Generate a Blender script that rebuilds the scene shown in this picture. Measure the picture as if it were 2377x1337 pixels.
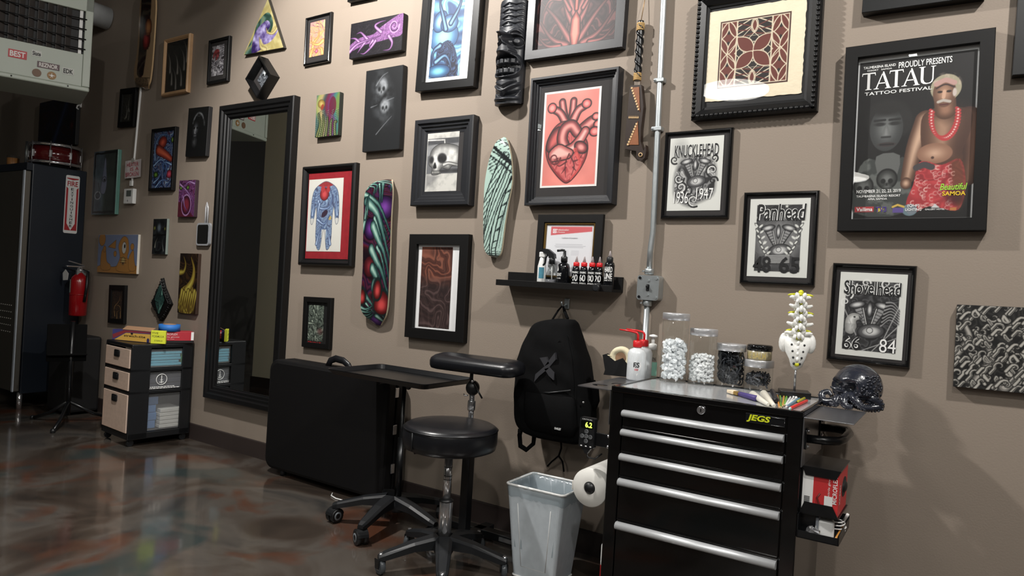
import bpy, bmesh, math, random
from mathutils import Vector, Matrix
for o in list(bpy.data.objects): bpy.data.objects.remove(o)
S = bpy.context.scene; COL = S.collection
rad = math.radians
# ---------------------------------------------------------------- camera (2377 x 1337 frame, focal length 1650 px)
F, CX, CY = 1650.0, 1188.5, 668.5
YAW, PIT, ROL = rad(-33.567), rad(-.239), rad(-3.468)
CAM = Vector((0, -2.82, 1.16))
fw_ = Vector((math.sin(YAW) * math.cos(PIT), math.cos(YAW) * math.cos(PIT), math.sin(PIT)))
r0_ = Vector((math.cos(YAW), -math.sin(YAW), 0)); d0_ = fw_.cross(r0_)
rt_ = r0_ * math.cos(ROL) + d0_ * math.sin(ROL); dn_ = -r0_ * math.sin(ROL) + d0_ * math.cos(ROL)
cam = bpy.data.objects.new('camera', bpy.data.cameras.new('camera')); COL.objects.link(cam)
cam.data.sensor_width = 36; cam.data.lens = F / 2377 * 36; cam.data.clip_start = .05; cam.data.clip_end = 60
m = Matrix((rt_, -dn_, -fw_)).transposed().to_4x4(); m.translation = CAM; cam.matrix_world = m; S.camera = cam
def ray(px, py): return rt_ * ((px - CX) / F) + dn_ * ((py - CY) / F) + fw_
def at(px, py, Y=0.0): d = ray(px, py); return CAM + d * ((Y - CAM.y) / d.y)
def fl(px, py, z=0.0): d = ray(px, py); return CAM + d * ((z - CAM.z) / d.z)
def atx(px, py, X): d = ray(px, py); return CAM + d * ((X - CAM.x) / d.x)
# ---------------------------------------------------------------- world, lamps, exposure
W = bpy.data.worlds.new('world'); S.world = W; W.use_nodes = True
W.node_tree.nodes['Background'].inputs[0].default_value = (.9, .95, 1, 1); W.node_tree.nodes['Background'].inputs[1].default_value = .01
S.view_settings.view_transform = 'Standard'; S.view_settings.look = 'None'; S.view_settings.gamma = 1; S.view_settings.use_curve_mapping = False
S.view_settings.exposure = 0.95
def area(name, loc, rot, size, watt, col=(1, 1, 1), shape='DISK', sy=None, spread=180):
    l = bpy.data.lights.new(name, 'AREA'); l.shape = shape; l.size = size; l.energy = watt; l.color = col; l.spread = rad(spread)
    if sy: l.size_y = sy
    o = bpy.data.objects.new(name, l); COL.objects.link(o); o.location = loc; o.rotation_euler = rot; return o
# the first bulb sits in a reflector that shades the far left
LAMPS = [((-2.75, -1.35, 3.25), 175), ((.8, -1.45, 3.35), 118), ((.3, -3.6, 3.9), 78)]  # ceiling bulbs: position, watts; the last is an added fill lamp
for i, (p, w_) in enumerate(LAMPS):
    l = bpy.data.lights.new('bulb_glow', 'SPOT' if i == 0 else 'POINT'); l.energy = w_; l.color = (1, .97, .93); l.shadow_soft_size = .05; o = bpy.data.objects.new('bulb_glow', l); COL.objects.link(o); o.location = p
    if i == 0: l.spot_size = rad(142); l.spot_blend = .35; o.rotation_euler = (Vector((-2.1, 0, 1.75)) - Vector(p)).to_track_quat('-Z', 'Y').to_euler()
PENDANTS = [(-2.16, -4.22, 3.22), (-1.6, -7.0, 2.78), (1.6, -5.2, 3.1)]
for p in PENDANTS: area('pendant_glow', (p[0], p[1], p[2] - .035), (0, 0, 0), .62, 6, (1, .97, .93))
TUBES = [((-5.6, -5.2, 3.3), 0), ((-.6, -3.4, 3.35), 90)]
for p, a in TUBES: area('tube_glow', (p[0], p[1], p[2] - .07), (0, 0, rad(a)), 1.2, 5, (.95, 1, .97), 'RECTANGLE', .06)
# ---------------------------------------------------------------- helpers: materials
MATS = {}
def sl(c): return tuple(float(x) for x in lin(c)) + (1,)
def pm(name, col, rough=.5, metal=0, var=.08, scale=30, bump=0, spec=.5, coat=0, emit=None, es=0, bscale=None):
    """procedural material: sRGB colour broken up by noise, optional noise relief"""
    if name in MATS: return MATS[name]
    M = bpy.data.materials.new(name); M.use_nodes = True; n = M.node_tree; b = n.nodes['Principled BSDF']
    tc = n.nodes.new('ShaderNodeTexCoord'); nz = n.nodes.new('ShaderNodeTexNoise'); nz.inputs['Scale'].default_value = scale; nz.inputs['Detail'].default_value = 3
    n.links.new(tc.outputs['Object'], nz.inputs['Vector']); mx = n.nodes.new('ShaderNodeMix'); mx.data_type = 'RGBA'
    c = sl(col); mx.inputs[6].default_value = tuple(x * (1 - var) for x in c[:3]) + (1,); mx.inputs[7].default_value = tuple(min(1, x * (1 + var)) for x in c[:3]) + (1,)
    n.links.new(nz.outputs['Fac'], mx.inputs[0]); n.links.new(mx.outputs[2], b.inputs['Base Color'])
    b.inputs['Roughness'].default_value = rough; b.inputs['Metallic'].default_value = metal; b.inputs['Specular IOR Level'].default_value = spec; b.inputs['Coat Weight'].default_value = coat; b.inputs['Coat Roughness'].default_value = .05
    if bump:
        bz = n.nodes.new('ShaderNodeTexNoise'); bz.inputs['Scale'].default_value = bscale or scale * 4; bz.inputs['Detail'].default_value = 2; n.links.new(tc.outputs['Object'], bz.inputs['Vector'])
        bp = n.nodes.new('ShaderNodeBump'); bp.inputs['Strength'].default_value = bump; bp.inputs['Distance'].default_value = .002; n.links.new(bz.outputs['Fac'], bp.inputs['Height']); n.links.new(bp.outputs['Normal'], b.inputs['Normal'])
    if emit: b.inputs['Emission Color'].default_value = sl(emit); b.inputs['Emission Strength'].default_value = es
    MATS[name] = M; return M
def glassm(name, tint=(1, 1, 1), ior=1.45, rough=0.0, extra=0.0):
    if name in MATS: return MATS[name]
    M = bpy.data.materials.new(name); M.use_nodes = True; n = M.node_tree; n.nodes.remove(n.nodes['Principled BSDF']); out = n.nodes['Material Output']
    t = n.nodes.new('ShaderNodeBsdfTransparent'); t.inputs[0].default_value = tuple(tint) + (1,); g = n.nodes.new('ShaderNodeBsdfGlossy'); g.inputs['Roughness'].default_value = rough; f = n.nodes.new('ShaderNodeLayerWeight'); f.inputs[0].default_value = .5; m_ = n.nodes.new('ShaderNodeMixShader')
    pw = n.nodes.new('ShaderNodeMath'); pw.operation = 'POWER'; pw.inputs[1].default_value = 5; n.links.new(f.outputs['Facing'], pw.inputs[0]); f0 = ((ior - 1) / (ior + 1)) ** 2 + extra   # Schlick
    ma = n.nodes.new('ShaderNodeMath'); ma.operation = 'MULTIPLY_ADD'; ma.inputs[1].default_value = 1 - f0; ma.inputs[2].default_value = f0; n.links.new(pw.outputs[0], ma.inputs[0]); n.links.new(ma.outputs[0], m_.inputs[0])
    n.links.new(t.outputs[0], m_.inputs[1]); n.links.new(g.outputs[0], m_.inputs[2]); n.links.new(m_.outputs[0], out.inputs[0]); MATS[name] = M; return M
def filmm(name, col, alpha, rough=.4):
    """milky translucent plastic"""
    if name in MATS: return MATS[name]
    M = bpy.data.materials.new(name); M.use_nodes = True; n = M.node_tree; b = n.nodes['Principled BSDF']; b.inputs['Base Color'].default_value = sl(col); b.inputs['Roughness'].default_value = rough
    t = n.nodes.new('ShaderNodeBsdfTransparent'); t.inputs[0].default_value = sl(col); m_ = n.nodes.new('ShaderNodeMixShader'); nz = n.nodes.new('ShaderNodeTexNoise'); nz.inputs['Scale'].default_value = 9
    mr = n.nodes.new('ShaderNodeMapRange'); mr.inputs['To Min'].default_value = alpha * .85; mr.inputs['To Max'].default_value = min(1, alpha * 1.15); n.links.new(nz.outputs['Fac'], mr.inputs['Value']); n.links.new(mr.outputs['Result'], m_.inputs[0])
    n.links.new(t.outputs[0], m_.inputs[1]); n.links.new(b.outputs[0], m_.inputs[2]); n.links.new(m_.outputs[0], n.nodes['Material Output'].inputs[0]); MATS[name] = M; return M
def paintm(name, rough, coat=0, bump=0):
    if name in MATS: return MATS[name]
    M = bpy.data.materials.new(name); M.use_nodes = True; n = M.node_tree; b = n.nodes['Principled BSDF']; a = n.nodes.new('ShaderNodeVertexColor'); a.layer_name = 'Col'; n.links.new(a.outputs[0], b.inputs['Base Color']); b.inputs['Roughness'].default_value = rough; b.inputs['Coat Weight'].default_value = coat; b.inputs['Coat Roughness'].default_value = .08
    if bump:
        z = n.nodes.new('ShaderNodeTexNoise'); z.inputs['Scale'].default_value = 500; p = n.nodes.new('ShaderNodeBump'); p.inputs['Strength'].default_value = bump; p.inputs['Distance'].default_value = .001; tc = n.nodes.new('ShaderNodeTexCoord'); n.links.new(tc.outputs['Object'], z.inputs['Vector']); n.links.new(z.outputs['Fac'], p.inputs['Height']); n.links.new(p.outputs['Normal'], b.inputs['Normal'])
    MATS[name] = M; return M
# ---------------------------------------------------------------- painter: every print is painted in code on a fine grid
import numpy as np
def lin(c):
    c = np.asarray(c, float) / 255.0
    return np.where(c <= .04045, c / 12.92, ((c + .055) / 1.055) ** 2.4)
class Art:
    """canvas with x in 0..asp, y in 0..1 downwards; points are given as (u, v) fractions"""
    def __init__(s, asp, H, bg, seed=0):
        s.a = asp; s.H = H; s.W = max(8, int(round(H * asp))); s.px = 1.0 / H
        s.X, s.Y = np.meshgrid(np.linspace(0, asp, s.W), np.linspace(0, 1, H))
        s.c = np.empty((H, s.W, 3)); s.c[:] = bg; s.r = np.random.default_rng(seed)
    def P(s, p): return np.array([(q[0] * s.a, q[1]) for q in p], float)
    def noise(s, f, seed=0, octs=4, sx=1.0, X=None, Y=None):
        X = s.X if X is None else X; Y = s.Y if Y is None else Y
        out = 0; amp = .5; tot = 0
        for o in range(octs):
            x = X * f * sx; y = Y * f; xi = np.floor(x).astype(int); yi = np.floor(y).astype(int)
            fx = x - xi; fy = y - yi; fx = fx * fx * (3 - 2 * fx); fy = fy * fy * (3 - 2 * fy)
            def h(i, j):
                n = (i * 374761393 + j * 668265263 + (seed + o * 17) * 144664 + 12345) & 0x7fffffff
                n = ((n ^ (n >> 13)) * 1274126177) & 0x7fffffff
                return ((n ^ (n >> 16)) & 0xffff) / 65535.0
            v = (h(xi, yi) * (1 - fx) + h(xi + 1, yi) * fx) * (1 - fy) + (h(xi, yi + 1) * (1 - fx) + h(xi + 1, yi + 1) * fx) * fy
            out = out + v * amp; tot += amp; amp *= .5; f *= 2
        return out / tot
    # ---- signed distances (negative inside), in units of the canvas height
    def ell(s, u, v, rx, ry, rot=0):
        x = s.X - u * s.a; y = s.Y - v; c, n = np.cos(rot), np.sin(rot)
        p, q = x * c + y * n, -x * n + y * c
        k = np.sqrt((p / rx) ** 2 + (q / ry) ** 2)
        return (k - 1) * min(rx, ry)
    def seg(s, pts, r0, r1=None, smooth=0):
        p = s.P(pts)
        if smooth: p = spl(p, smooth)
        r1 = r0 if r1 is None else r1; n = len(p) - 1; best = None
        for i in range(n):
            a, b = p[i], p[i + 1]; d = b - a; L = max(1e-9, d @ d)
            t = np.clip(((s.X - a[0]) * d[0] + (s.Y - a[1]) * d[1]) / L, 0, 1)
            dist = np.hypot(s.X - a[0] - t * d[0], s.Y - a[1] - t * d[1])
            sd = dist - (r0 + (r1 - r0) * (i + t) / n)
            best = sd if best is None else np.minimum(best, sd)
        return best
    def pol(s, pts, smooth=0):
        p = s.P(pts)
        if smooth: p = spl(np.vstack([p, p[:1]]), smooth, True)[:-1]
        ins = np.zeros(s.X.shape, bool); d2 = np.full(s.X.shape, 9.); n = len(p)
        for i in range(n):
            a, b = p[i], p[(i + 1) % n]; e = b - a
            c = ((a[1] <= s.Y) != (b[1] <= s.Y)) & (s.X < e[0] * (s.Y - a[1]) / (e[1] if e[1] else 1e-9) + a[0])
            ins ^= c
            t = np.clip(((s.X - a[0]) * e[0] + (s.Y - a[1]) * e[1]) / max(1e-12, e @ e), 0, 1)
            d2 = np.minimum(d2, (s.X - a[0] - t * e[0]) ** 2 + (s.Y - a[1] - t * e[1]) ** 2)
        d = np.sqrt(d2); return np.where(ins, -d, d)
    def box(s, u0, v0, u1, v1):
        return np.maximum(np.maximum(u0 * s.a - s.X, s.X - u1 * s.a), np.maximum(v0 - s.Y, s.Y - v1))
    # ---- laying colour
    def put(s, m, c, a=1.0):
        m = np.clip(m * a, 0, 1)[..., None]; s.c = s.c * (1 - m) + np.asarray(c, float) * m
    def fill(s, sd, c, a=1.0, soft=None): s.put(np.clip(.5 - sd / (soft or 1.3 * s.px), 0, 1), c, a)
    def line(s, sd, w, c, a=1.0): s.fill(np.abs(sd) - w / 2, c, a)
    def vol(s, sd, r, dark, light, edge=None, ew=.006):
        """fill with a rounded shade: dark at the rim, light inside"""
        if edge is not None: s.fill(sd - ew, edge)
        t = np.clip(-sd / r, 0, 1)[..., None]; t = t * t * (3 - 2 * t)
        col = np.asarray(dark, float) * (1 - t) + np.asarray(light, float) * t
        m = np.clip(.5 - sd / (1.3 * s.px), 0, 1)[..., None]; s.c = s.c * (1 - m) + col * m
    def horn(s, pts, r, dark, light, edge=None, smooth=6):
        s.vol(s.seg(pts, r, r * .08, smooth), r * .9, dark, light, edge, .005)
    def flow(s, f, k, seed, cols, mask=None, warp=.35, sx=1.0):
        """swirling ribbed bands"""
        wx = s.noise(f, seed, 3, sx) - .5; wy = s.noise(f, seed + 50, 3, sx) - .5
        n = s.noise(f, seed + 90, 2, sx, s.X + warp * wx, s.Y + warp * wy)
        t = (np.sin(n * k) * .5 + .5); idx = t * (len(cols) - 1); i0 = np.clip(np.floor(idx).astype(int), 0, len(cols) - 2)
        C = np.asarray(cols, float); fr = (idx - i0)[..., None]; col = C[i0] * (1 - fr) + C[i0 + 1] * fr
        if mask is None: s.c = col
        else:
            m = np.clip(.5 - mask / (1.3 * s.px), 0, 1)[..., None]; s.c = s.c * (1 - m) + col * m
    def spiral(s, u, v, r, turns, w, c, sgn=1, a0=0, a=1.0):
        t = np.linspace(0, 1, 9 + int(turns * 9)); an = a0 + sgn * t * turns * 6.283
        pts = [(u + np.cos(q) * r * (1 - .85 * k) / s.a, v + np.sin(q) * r * (1 - .85 * k)) for q, k in zip(an, t)]
        s.fill(s.seg(pts, w, w * .35), c, a)
def spl(p, n, closed=False):
    p = np.asarray(p, float); out = []
    m = len(p)
    for i in range(m - 1):
        p0 = p[i - 1] if i > 0 else (p[-2] if closed else 2 * p[0] - p[1]); p1, p2 = p[i], p[i + 1]
        p3 = p[i + 2] if i + 2 < m else (p[1] if closed else 2 * p[-1] - p[-2])
        for k in range(n):
            t = k / n
            out.append(.5 * (2 * p1 + (p2 - p0) * t + (2 * p0 - 5 * p1 + 4 * p2 - p3) * t * t + (3 * p1 - p0 - 3 * p2 + p3) * t ** 3))
    out.append(p[-1]); return np.array(out)
def arc(u, v, ru, rv, a0, a1, n=9):
    return [(u + ru * np.cos(t), v + rv * np.sin(t)) for t in np.radians(np.linspace(a0, a1, n))]
def horns(A, n, seed, dark, light, edge, r=.03, L=.4, dirn=None, box=(0, 0, 1, 1)):
    R = np.random.default_rng(seed)
    for i in range(n):
        u, v = R.uniform(box[0], box[2]), R.uniform(box[1], box[3])
        th = (R.uniform(0, 6.28) if dirn is None else dirn + R.normal() * .35); l = L * R.uniform(.5, 1.1); b = R.normal() * .7
        pts = [(u, v)]
        for k in range(4):
            u += np.cos(th) * l / 4 / A.a; v += np.sin(th) * l / 4; th += b / 3; pts.append((u, v))
        A.horn(pts, r * R.uniform(.6, 1.2), dark, light, edge, 4)
def skull(A, u, v, s, dark, mid, light, bg):
    A.vol(A.ell(u, v, .95 * s, 1.05 * s), .8 * s, dark, light, bg, .01)
    A.vol(A.ell(u + .05 * s / A.a, v + .95 * s, .55 * s, .5 * s), .4 * s, dark, mid)
    for k in (-1, 1): A.fill(A.ell(u + k * .4 * s / A.a, v + .25 * s, .27 * s, .3 * s), bg, 1, .1 * s)
    A.fill(A.pol([(u, v + .5 * s), (u - .13 * s / A.a, v + .8 * s), (u + .13 * s / A.a, v + .8 * s)]), bg)
    for k in range(-3, 4): A.fill(A.seg([(u + (k * .12) * s / A.a, v + 1.05 * s), (u + (k * .12) * s / A.a, v + 1.3 * s)], .018 * s), bg)
# ---- the pictures -------------------------------------------------------------------------------------------------
K = (14, 14, 16)
def a_claws(a, H):
    A = Art(a, H, (30, 28, 26), 1); A.flow(3, 26, 3, [(28, 26, 25), (44, 42, 40), (30, 28, 27)])
    for i, (x, y, w) in enumerate([(.5, .95, .3), (.75, .9, .24), (.3, .85, .3), (.85, .6, .2), (.2, .6, .2), (.55, .65, .25), (.95, .45, .15)]):
        A.horn([(x, y), (x - .02, y - .2), (x - .12, y - .36), (x - .32, y - .5)], .05, (44, 42, 40), (156, 151, 144), (24, 23, 22))
    return A
def a_redgrey(a, H):
    A = Art(a, H, K, 2); A.flow(4, 34, 5, [(40, 36, 40), (190, 188, 196), (90, 84, 92), (215, 212, 216)])
    A.flow(4, 30, 9, [(120, 20, 24), (205, 60, 66), (90, 12, 18)], A.ell(.35, .3, .16, .2, .6))
    horns(A, 9, 4, (70, 66, 72), (225, 222, 228), (30, 26, 30), .035, .4, -.9); return A
def a_triangle(a, H):
    Yl = (214, 196, 116); A = Art(a, H, Yl, 3); A.flow(5, 9, 2, [(196, 178, 98), (226, 212, 140)])
    A.flow(3, 16, 8, [(40, 74, 62), (96, 140, 124), (150, 150, 92)], A.seg([(.12, 1.0), (.3, .72), (.36, .5), (.55, .33), (.66, .5), (.62, .66)], .12, .04, 6))
    n = A.noise(7, 4); sd = A.pol([(.2, .98), (.22, .72), (.3, .55), (.46, .44), (.58, .42), (.64, .52), (.56, .66), (.7, .66), (.86, .58), (.8, .72), (.66, .84), (.5, .86), (.42, .74), (.4, .84), (.46, .93), (.3, .99)], 5)
    t = np.clip((n - .3) * 2.2, 0, 1)[..., None]; m = np.clip(.5 - sd / (1.3 * A.px), 0, 1)[..., None]
    A.c = A.c * (1 - m) + m * (np.array((44, 16, 96.)) * (1 - t) + np.array((206, 196, 250.)) * t)
    A.horn([(.86, .55), (.72, .68), (.58, .64), (.55, .56)], .035, (190, 170, 96), (236, 222, 150), (120, 104, 50))
    A.horn([(.55, .97), (.44, .9), (.4, .8), (.38, .7)], .04, (190, 170, 96), (236, 222, 150), (120, 104, 50)); return A
def a_skullbox(a, H):
    A = Art(a, H, (70, 74, 80), 4); A.flow(5, 30, 6, [(30, 32, 36), (150, 154, 160), (70, 74, 80)]); skull(A, .5, .3, .17, (70, 74, 80), (150, 154, 160), (214, 218, 222), (24, 26, 30)); return A
def a_portrait(a, H):
    A = Art(a, H, (17, 18, 20), 5); n = A.noise(14, 3)
    for p, r in [(arc(.55, .42, .3, .3, 200, 350), .02), (arc(.55, .35, .25, .24, 210, 330), .015)]: A.put(np.clip(.5 - A.seg(p, r) / .03, 0, 1) * n, (150, 154, 158), .8)
    A.vol(A.ell(.42, .45, .12, .19, .15), .14, (20, 21, 24), (136, 140, 146)); A.fill(A.ell(.36, .42, .035, .02), (20, 20, 22)); A.fill(A.ell(.5, .42, .03, .02), (20, 20, 22))
    A.put(np.clip(.5 - A.seg([(.42, .42), (.38, .52), (.42, .53)], .012) / .02, 0, 1), (170, 172, 176), .8); A.put(np.clip(.5 - A.seg([(.36, .58), (.46, .58)], .012) / .02, 0, 1), (120, 122, 126), .7)
    A.put(np.clip(.5 - A.ell(.4, .7, .07, .09) / .08, 0, 1) * n, (150, 152, 156), .7); A.put(np.clip(.5 - np.abs(A.ell(.55, .15, .07, .035)) / .02, 0, 1), (190, 192, 196), .6); return A
def a_swirl(a, H):
    A = Art(a, H, (30, 44, 84), 6); A.flow(4, 40, 4, [(24, 26, 60), (64, 116, 178), (36, 40, 96), (150, 190, 220), (60, 30, 60)])
    A.vol(A.ell(.42, .2, .13, .1, -.3), .1, (120, 22, 10), (232, 86, 40), (20, 14, 30)); A.vol(A.seg([(.25, .33), (.6, .42), (.85, .5)], .09, .05, 5), .07, (120, 26, 12), (226, 92, 40), (20, 14, 30))
    A.vol(A.ell(.18, .76, .07, .05), .05, (30, 60, 10), (130, 190, 40), K); A.vol(A.ell(.82, .76, .08, .07), .06, (120, 10, 40), (230, 60, 96), K); A.vol(A.ell(.9, .17, .05, .05), .04, (40, 70, 10), (140, 180, 60), K)
    for q in ([(.1, .5), (.08, .25), (.3, .07), (.7, .1), (.85, .25)], [(.05, .6), (.4, .5), (.7, .66), (.6, .9)], [(.2, .98), (.5, .86), (.95, .9)], [(.9, .6), (.6, .55), (.35, .6)], [(.1, .9), (.35, .8), (.4, .62)]):
        A.horn(q, .02, (60, 110, 180), (170, 205, 236), (16, 18, 40))
    return A
def a_purpleeye(a, H):
    A = Art(a, H, (60, 20, 60), 7); A.flow(4, 30, 7, [(70, 18, 62), (170, 96, 180), (96, 20, 50), (126, 60, 140)])
    A.fill(A.pol([(0, .6), (.45, .7), (.9, .95), (.9, 1), (0, 1)], 4), (96, 14, 34), .85)
    A.vol(A.ell(.5, .68, .2, .26), .12, (60, 10, 40), (150, 30, 60), (196, 140, 206), .03)
    for u in (.12, .55): A.vol(A.ell(u, .2, .07, .06), .05, (40, 60, 20), (130, 170, 60), (50, 20, 60))
    for q in ([(.05, .1), (.5, .3), (.9, .6), (.7, .95)], [(.95, .1), (.6, .05), (.3, .2), (.1, .5)], [(.3, .45), (.4, .7), (.65, .88)]): A.horn(q, .035, (120, 60, 140), (220, 170, 230), (40, 10, 40))
    return A
def a_darkroom(a, H):
    A = Art(a, H, (22, 24, 26), 8); A.flow(3, 10, 5, [(16, 18, 20), (40, 44, 46), (20, 20, 24)])
    A.vol(A.ell(.45, .25, .13, .16), .1, (30, 34, 38), (92, 104, 116)); A.fill(A.seg([(0, .47), (1, .45)], .02), (8, 8, 10)); A.vol(A.ell(.12, .26, .06, .07), .05, (40, 40, 16), (130, 130, 50)); A.vol(A.ell(.88, .28, .05, .06), .05, (40, 40, 16), (120, 120, 50))
    A.horn([(.2, .8), (.25, .65), (.4, .52)], .04, (50, 50, 46), (150, 150, 136)); A.horn([(.85, .9), (.75, .7), (.7, .5)], .04, (40, 44, 46), (110, 116, 116)); return A
def a_cyclops(a, H):
    O = (206, 140, 40); A = Art(a, H, (134, 150, 190), 9); L = (84, 52, 12)
    for sd in (A.ell(.1, .12, .16, .17), A.pol([(0, .86), (.2, .8), (.4, .85), (.6, .8), (.8, .86), (1, .8), (1, 1), (0, 1)], 4), A.pol([(.1, .9), (.1, .45), (.2, .4), (.24, .7), (.34, .8), (.32, .92)], 4), A.ell(.17, .38, .07, .08), A.pol([(.27, .32), (.46, .14), (.45, .36)]),
               A.pol([(.5, .92), (.58, .6), (.53, .3), (.6, .1), (.68, .05), (.76, .14), (.79, .4), (.76, .6), (.88, .72), (.84, .95)], 5), A.ell(.87, .31, .08, .08), A.ell(.45, .5, .07, .07), A.pol([(.8, .6), (.9, .4), (.93, .65), (.97, .9), (.82, .9)], 4)):
        A.fill(sd - .008, L); A.fill(sd, O)
    A.fill(A.ell(.67, .34, .1, .15) - .008, L); A.fill(A.ell(.67, .34, .1, .15), (222, 222, 218)); A.fill(A.ell(.685, .3, .035, .05), (20, 16, 14))
    A.fill(A.ell(.66, .68, .08, .1) - .008, L); A.fill(A.ell(.66, .68, .08, .1), (226, 196, 110)); A.fill(A.ell(.66, .74, .04, .03), (90, 40, 20))
    for v in (.6, .66, .72): A.fill(A.seg([(.58, v), (.74, v + .01)], .006), L)
    return A
def a_goldfig(a, H):
    A = Art(a, H, (34, 27, 22), 10); A.flow(4, 24, 8, [(30, 24, 20), (92, 66, 44), (40, 30, 24)])
    for q in ([(.3, .9), (.25, .6), (.6, .4), (.7, .15), (.4, .1)], [(.8, .95), (.75, .6), (.4, .55), (.2, .75)], [(.5, .98), (.5, .75), (.8, .7)]): A.horn(q, .03, (96, 62, 32), (196, 156, 88), (20, 16, 14))
    return A
def a_teeth(a, H):
    A = Art(a, H, (20, 34, 32), 11); A.flow(5, 40, 6, [(18, 28, 28), (70, 120, 110), (24, 40, 40)], sx=1.6); horns(A, 7, 5, (40, 80, 74), (150, 196, 180), (12, 20, 20), .05, .5, -1.2); return A
def a_yellow(a, H):
    A = Art(a, H, (38, 22, 12), 12); A.flow(3, 30, 6, [(26, 14, 10), (80, 50, 16), (30, 18, 12)])
    A.flow(3, 40, 9, [(140, 110, 10), (236, 214, 40), (120, 90, 10)], A.pol([(.08, .98), (.1, .66), (.3, .55), (.7, .5), (.86, .7), (.8, .98)], 4))
    A.horn([(.45, .62), (.74, .45), (.8, .25), (.62, .06)], .08, (150, 120, 10), (240, 222, 60), (40, 24, 6)); A.horn([(.05, .32), (.25, .3), (.33, .18), (.2, .05)], .05, (120, 96, 10), (220, 200, 50), (40, 24, 6))
    for i in range(8): u = .08 + i * .115; A.horn([(u + .12, .62 + .03 * (i % 3)), (u + .04, .8), (u, .98)], .04, (150, 120, 10), (238, 220, 60), (40, 24, 6))
    return A
def a_tealdemon(a, H):
    A = Art(a, H, (70, 92, 92), 13); t = np.clip((A.X / A.a - .42) / .1, 0, 1)[..., None]; A.c = np.array((92, 112, 124.)) * (1 - t) + np.array((62, 78, 70.)) * t
    n = A.noise(6, 2)[..., None]; A.c = A.c * (.75 + .5 * n)
    f = A.pol([(.5, .1), (.57, .35), (.6, .5), (.56, .64), (.48, .68), (.36, .64), (.4, .45)], 4); A.fill(f - .006, (26, 28, 40)); A.fill(f, (136, 146, 176)); A.line(A.ell(.49, .45, .06, .04), .008, (26, 28, 40)); A.fill(A.ell(.5, .46, .03, .02), (20, 20, 30))
    A.line(A.ell(.24, .7, .09, .06), .012, (200, 206, 216)); A.line(A.ell(.24, .7, .05, .035), .01, (40, 46, 60)); A.fill(A.seg([(.24, .5), (.3, .6), (.2, .75)], .006), (26, 28, 40)); A.fill(A.seg([(.62, .05), (.66, .5), (.58, .8), (.7, .98)], .004, None, 4), (36, 46, 46))
    A.line(A.box(.04, .02, .96, .98) + A.noise(9, 4) * .03, .03, (24, 30, 30)); return A
def a_faint(a, H):
    A = Art(a, H, (44, 42, 38), 14); A.flow(3, 26, 6, [(40, 38, 34), (70, 68, 62), (42, 40, 36)]); horns(A, 4, 9, (62, 60, 54), (168, 166, 154), None, .04, .7, -1.3, (.3, .5, .7, .95)); return A
def a_nebula(a, H):
    A = Art(a, H, (30, 22, 22), 15); A.flow(3, 14, 4, [(28, 22, 22), (60, 22, 20), (26, 36, 66), (24, 20, 22)]); A.vol(A.seg([(.4, 1), (.55, .6), (.75, .1)], .12, .1, 4), .15, (26, 34, 60), (46, 76, 130)); A.vol(A.ell(.9, .6, .1, .12), .1, (50, 18, 18), (120, 26, 22)); return A
def a_yellowpink(a, H):
    A = Art(a, H, (196, 150, 110), 16); A.flow(4, 26, 6, [(224, 176, 92), (150, 100, 110), (236, 196, 120), (196, 130, 130)])
    for q in ([(.2, .85), (.3, .6), (.6, .45), (.6, .25)], [(.9, .6), (.6, .68), (.2, .6), (.1, .4)], [(.1, .98), (.2, .8), (.5, .78)], [(.9, .95), (.8, .8), (.5, .78)]): A.horn(q, .06, (196, 140, 60), (246, 210, 120), (110, 60, 70))
    A.vol(A.ell(.5, .86, .06, .05), .05, (190, 60, 100), (236, 140, 160), (90, 40, 60)); horns(A, 6, 3, (90, 60, 80), (150, 90, 110), None, .012, .2, .5, (.1, .02, .9, .25)); return A
def a_purple(a, H):
    A = Art(a, H, (30, 26, 32), 17); A.flow(8, 20, 5, [(26, 23, 28), (46, 40, 50), (28, 25, 30)])
    for i in range(26): x = A.r.uniform(.3, 1); y = A.r.uniform(.05, .95); A.fill(A.seg([(x, y), (x + .05, y - .08)], .004), (110, 104, 112), .5)
    A.flow(6, 44, 8, [(112, 62, 124), (200, 140, 206), (96, 46, 110), (178, 110, 188)], A.pol([(0, .62), (.2, .45), (.45, .42), (.6, .25), (.9, .02), (1, .02), (1, .55), (.8, .62), (.55, .66), (.3, .68), (0, .8)], 4))
    A.spiral(.84, .3, .2, 1.6, .03, (210, 150, 214)); A.spiral(.84, .3, .16, 1.3, .02, (80, 40, 92), 1, .6)
    for q in ([(.35, .55), (.28, .42), (.2, .3), (.12, .32)], [(.2, .6), (.1, .45), (0, .42)], [(.5, .62), (.42, .78), (.3, .92), (.22, .9)], [(.75, .55), (.82, .75), (.78, .92), (.66, .93)], [(.3, .6), (.22, .75), (.16, .88)], [(.6, .4), (.48, .2), (.56, .12), (.68, .1)], [(.0, .8), (.15, .62), (.4, .55), (.6, .5)], [(.45, .6), (.4, .7), (.4, .8)]):
        A.horn(q, .055, (120, 66, 132), (222, 168, 226), (30, 18, 34))
    return A
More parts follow.
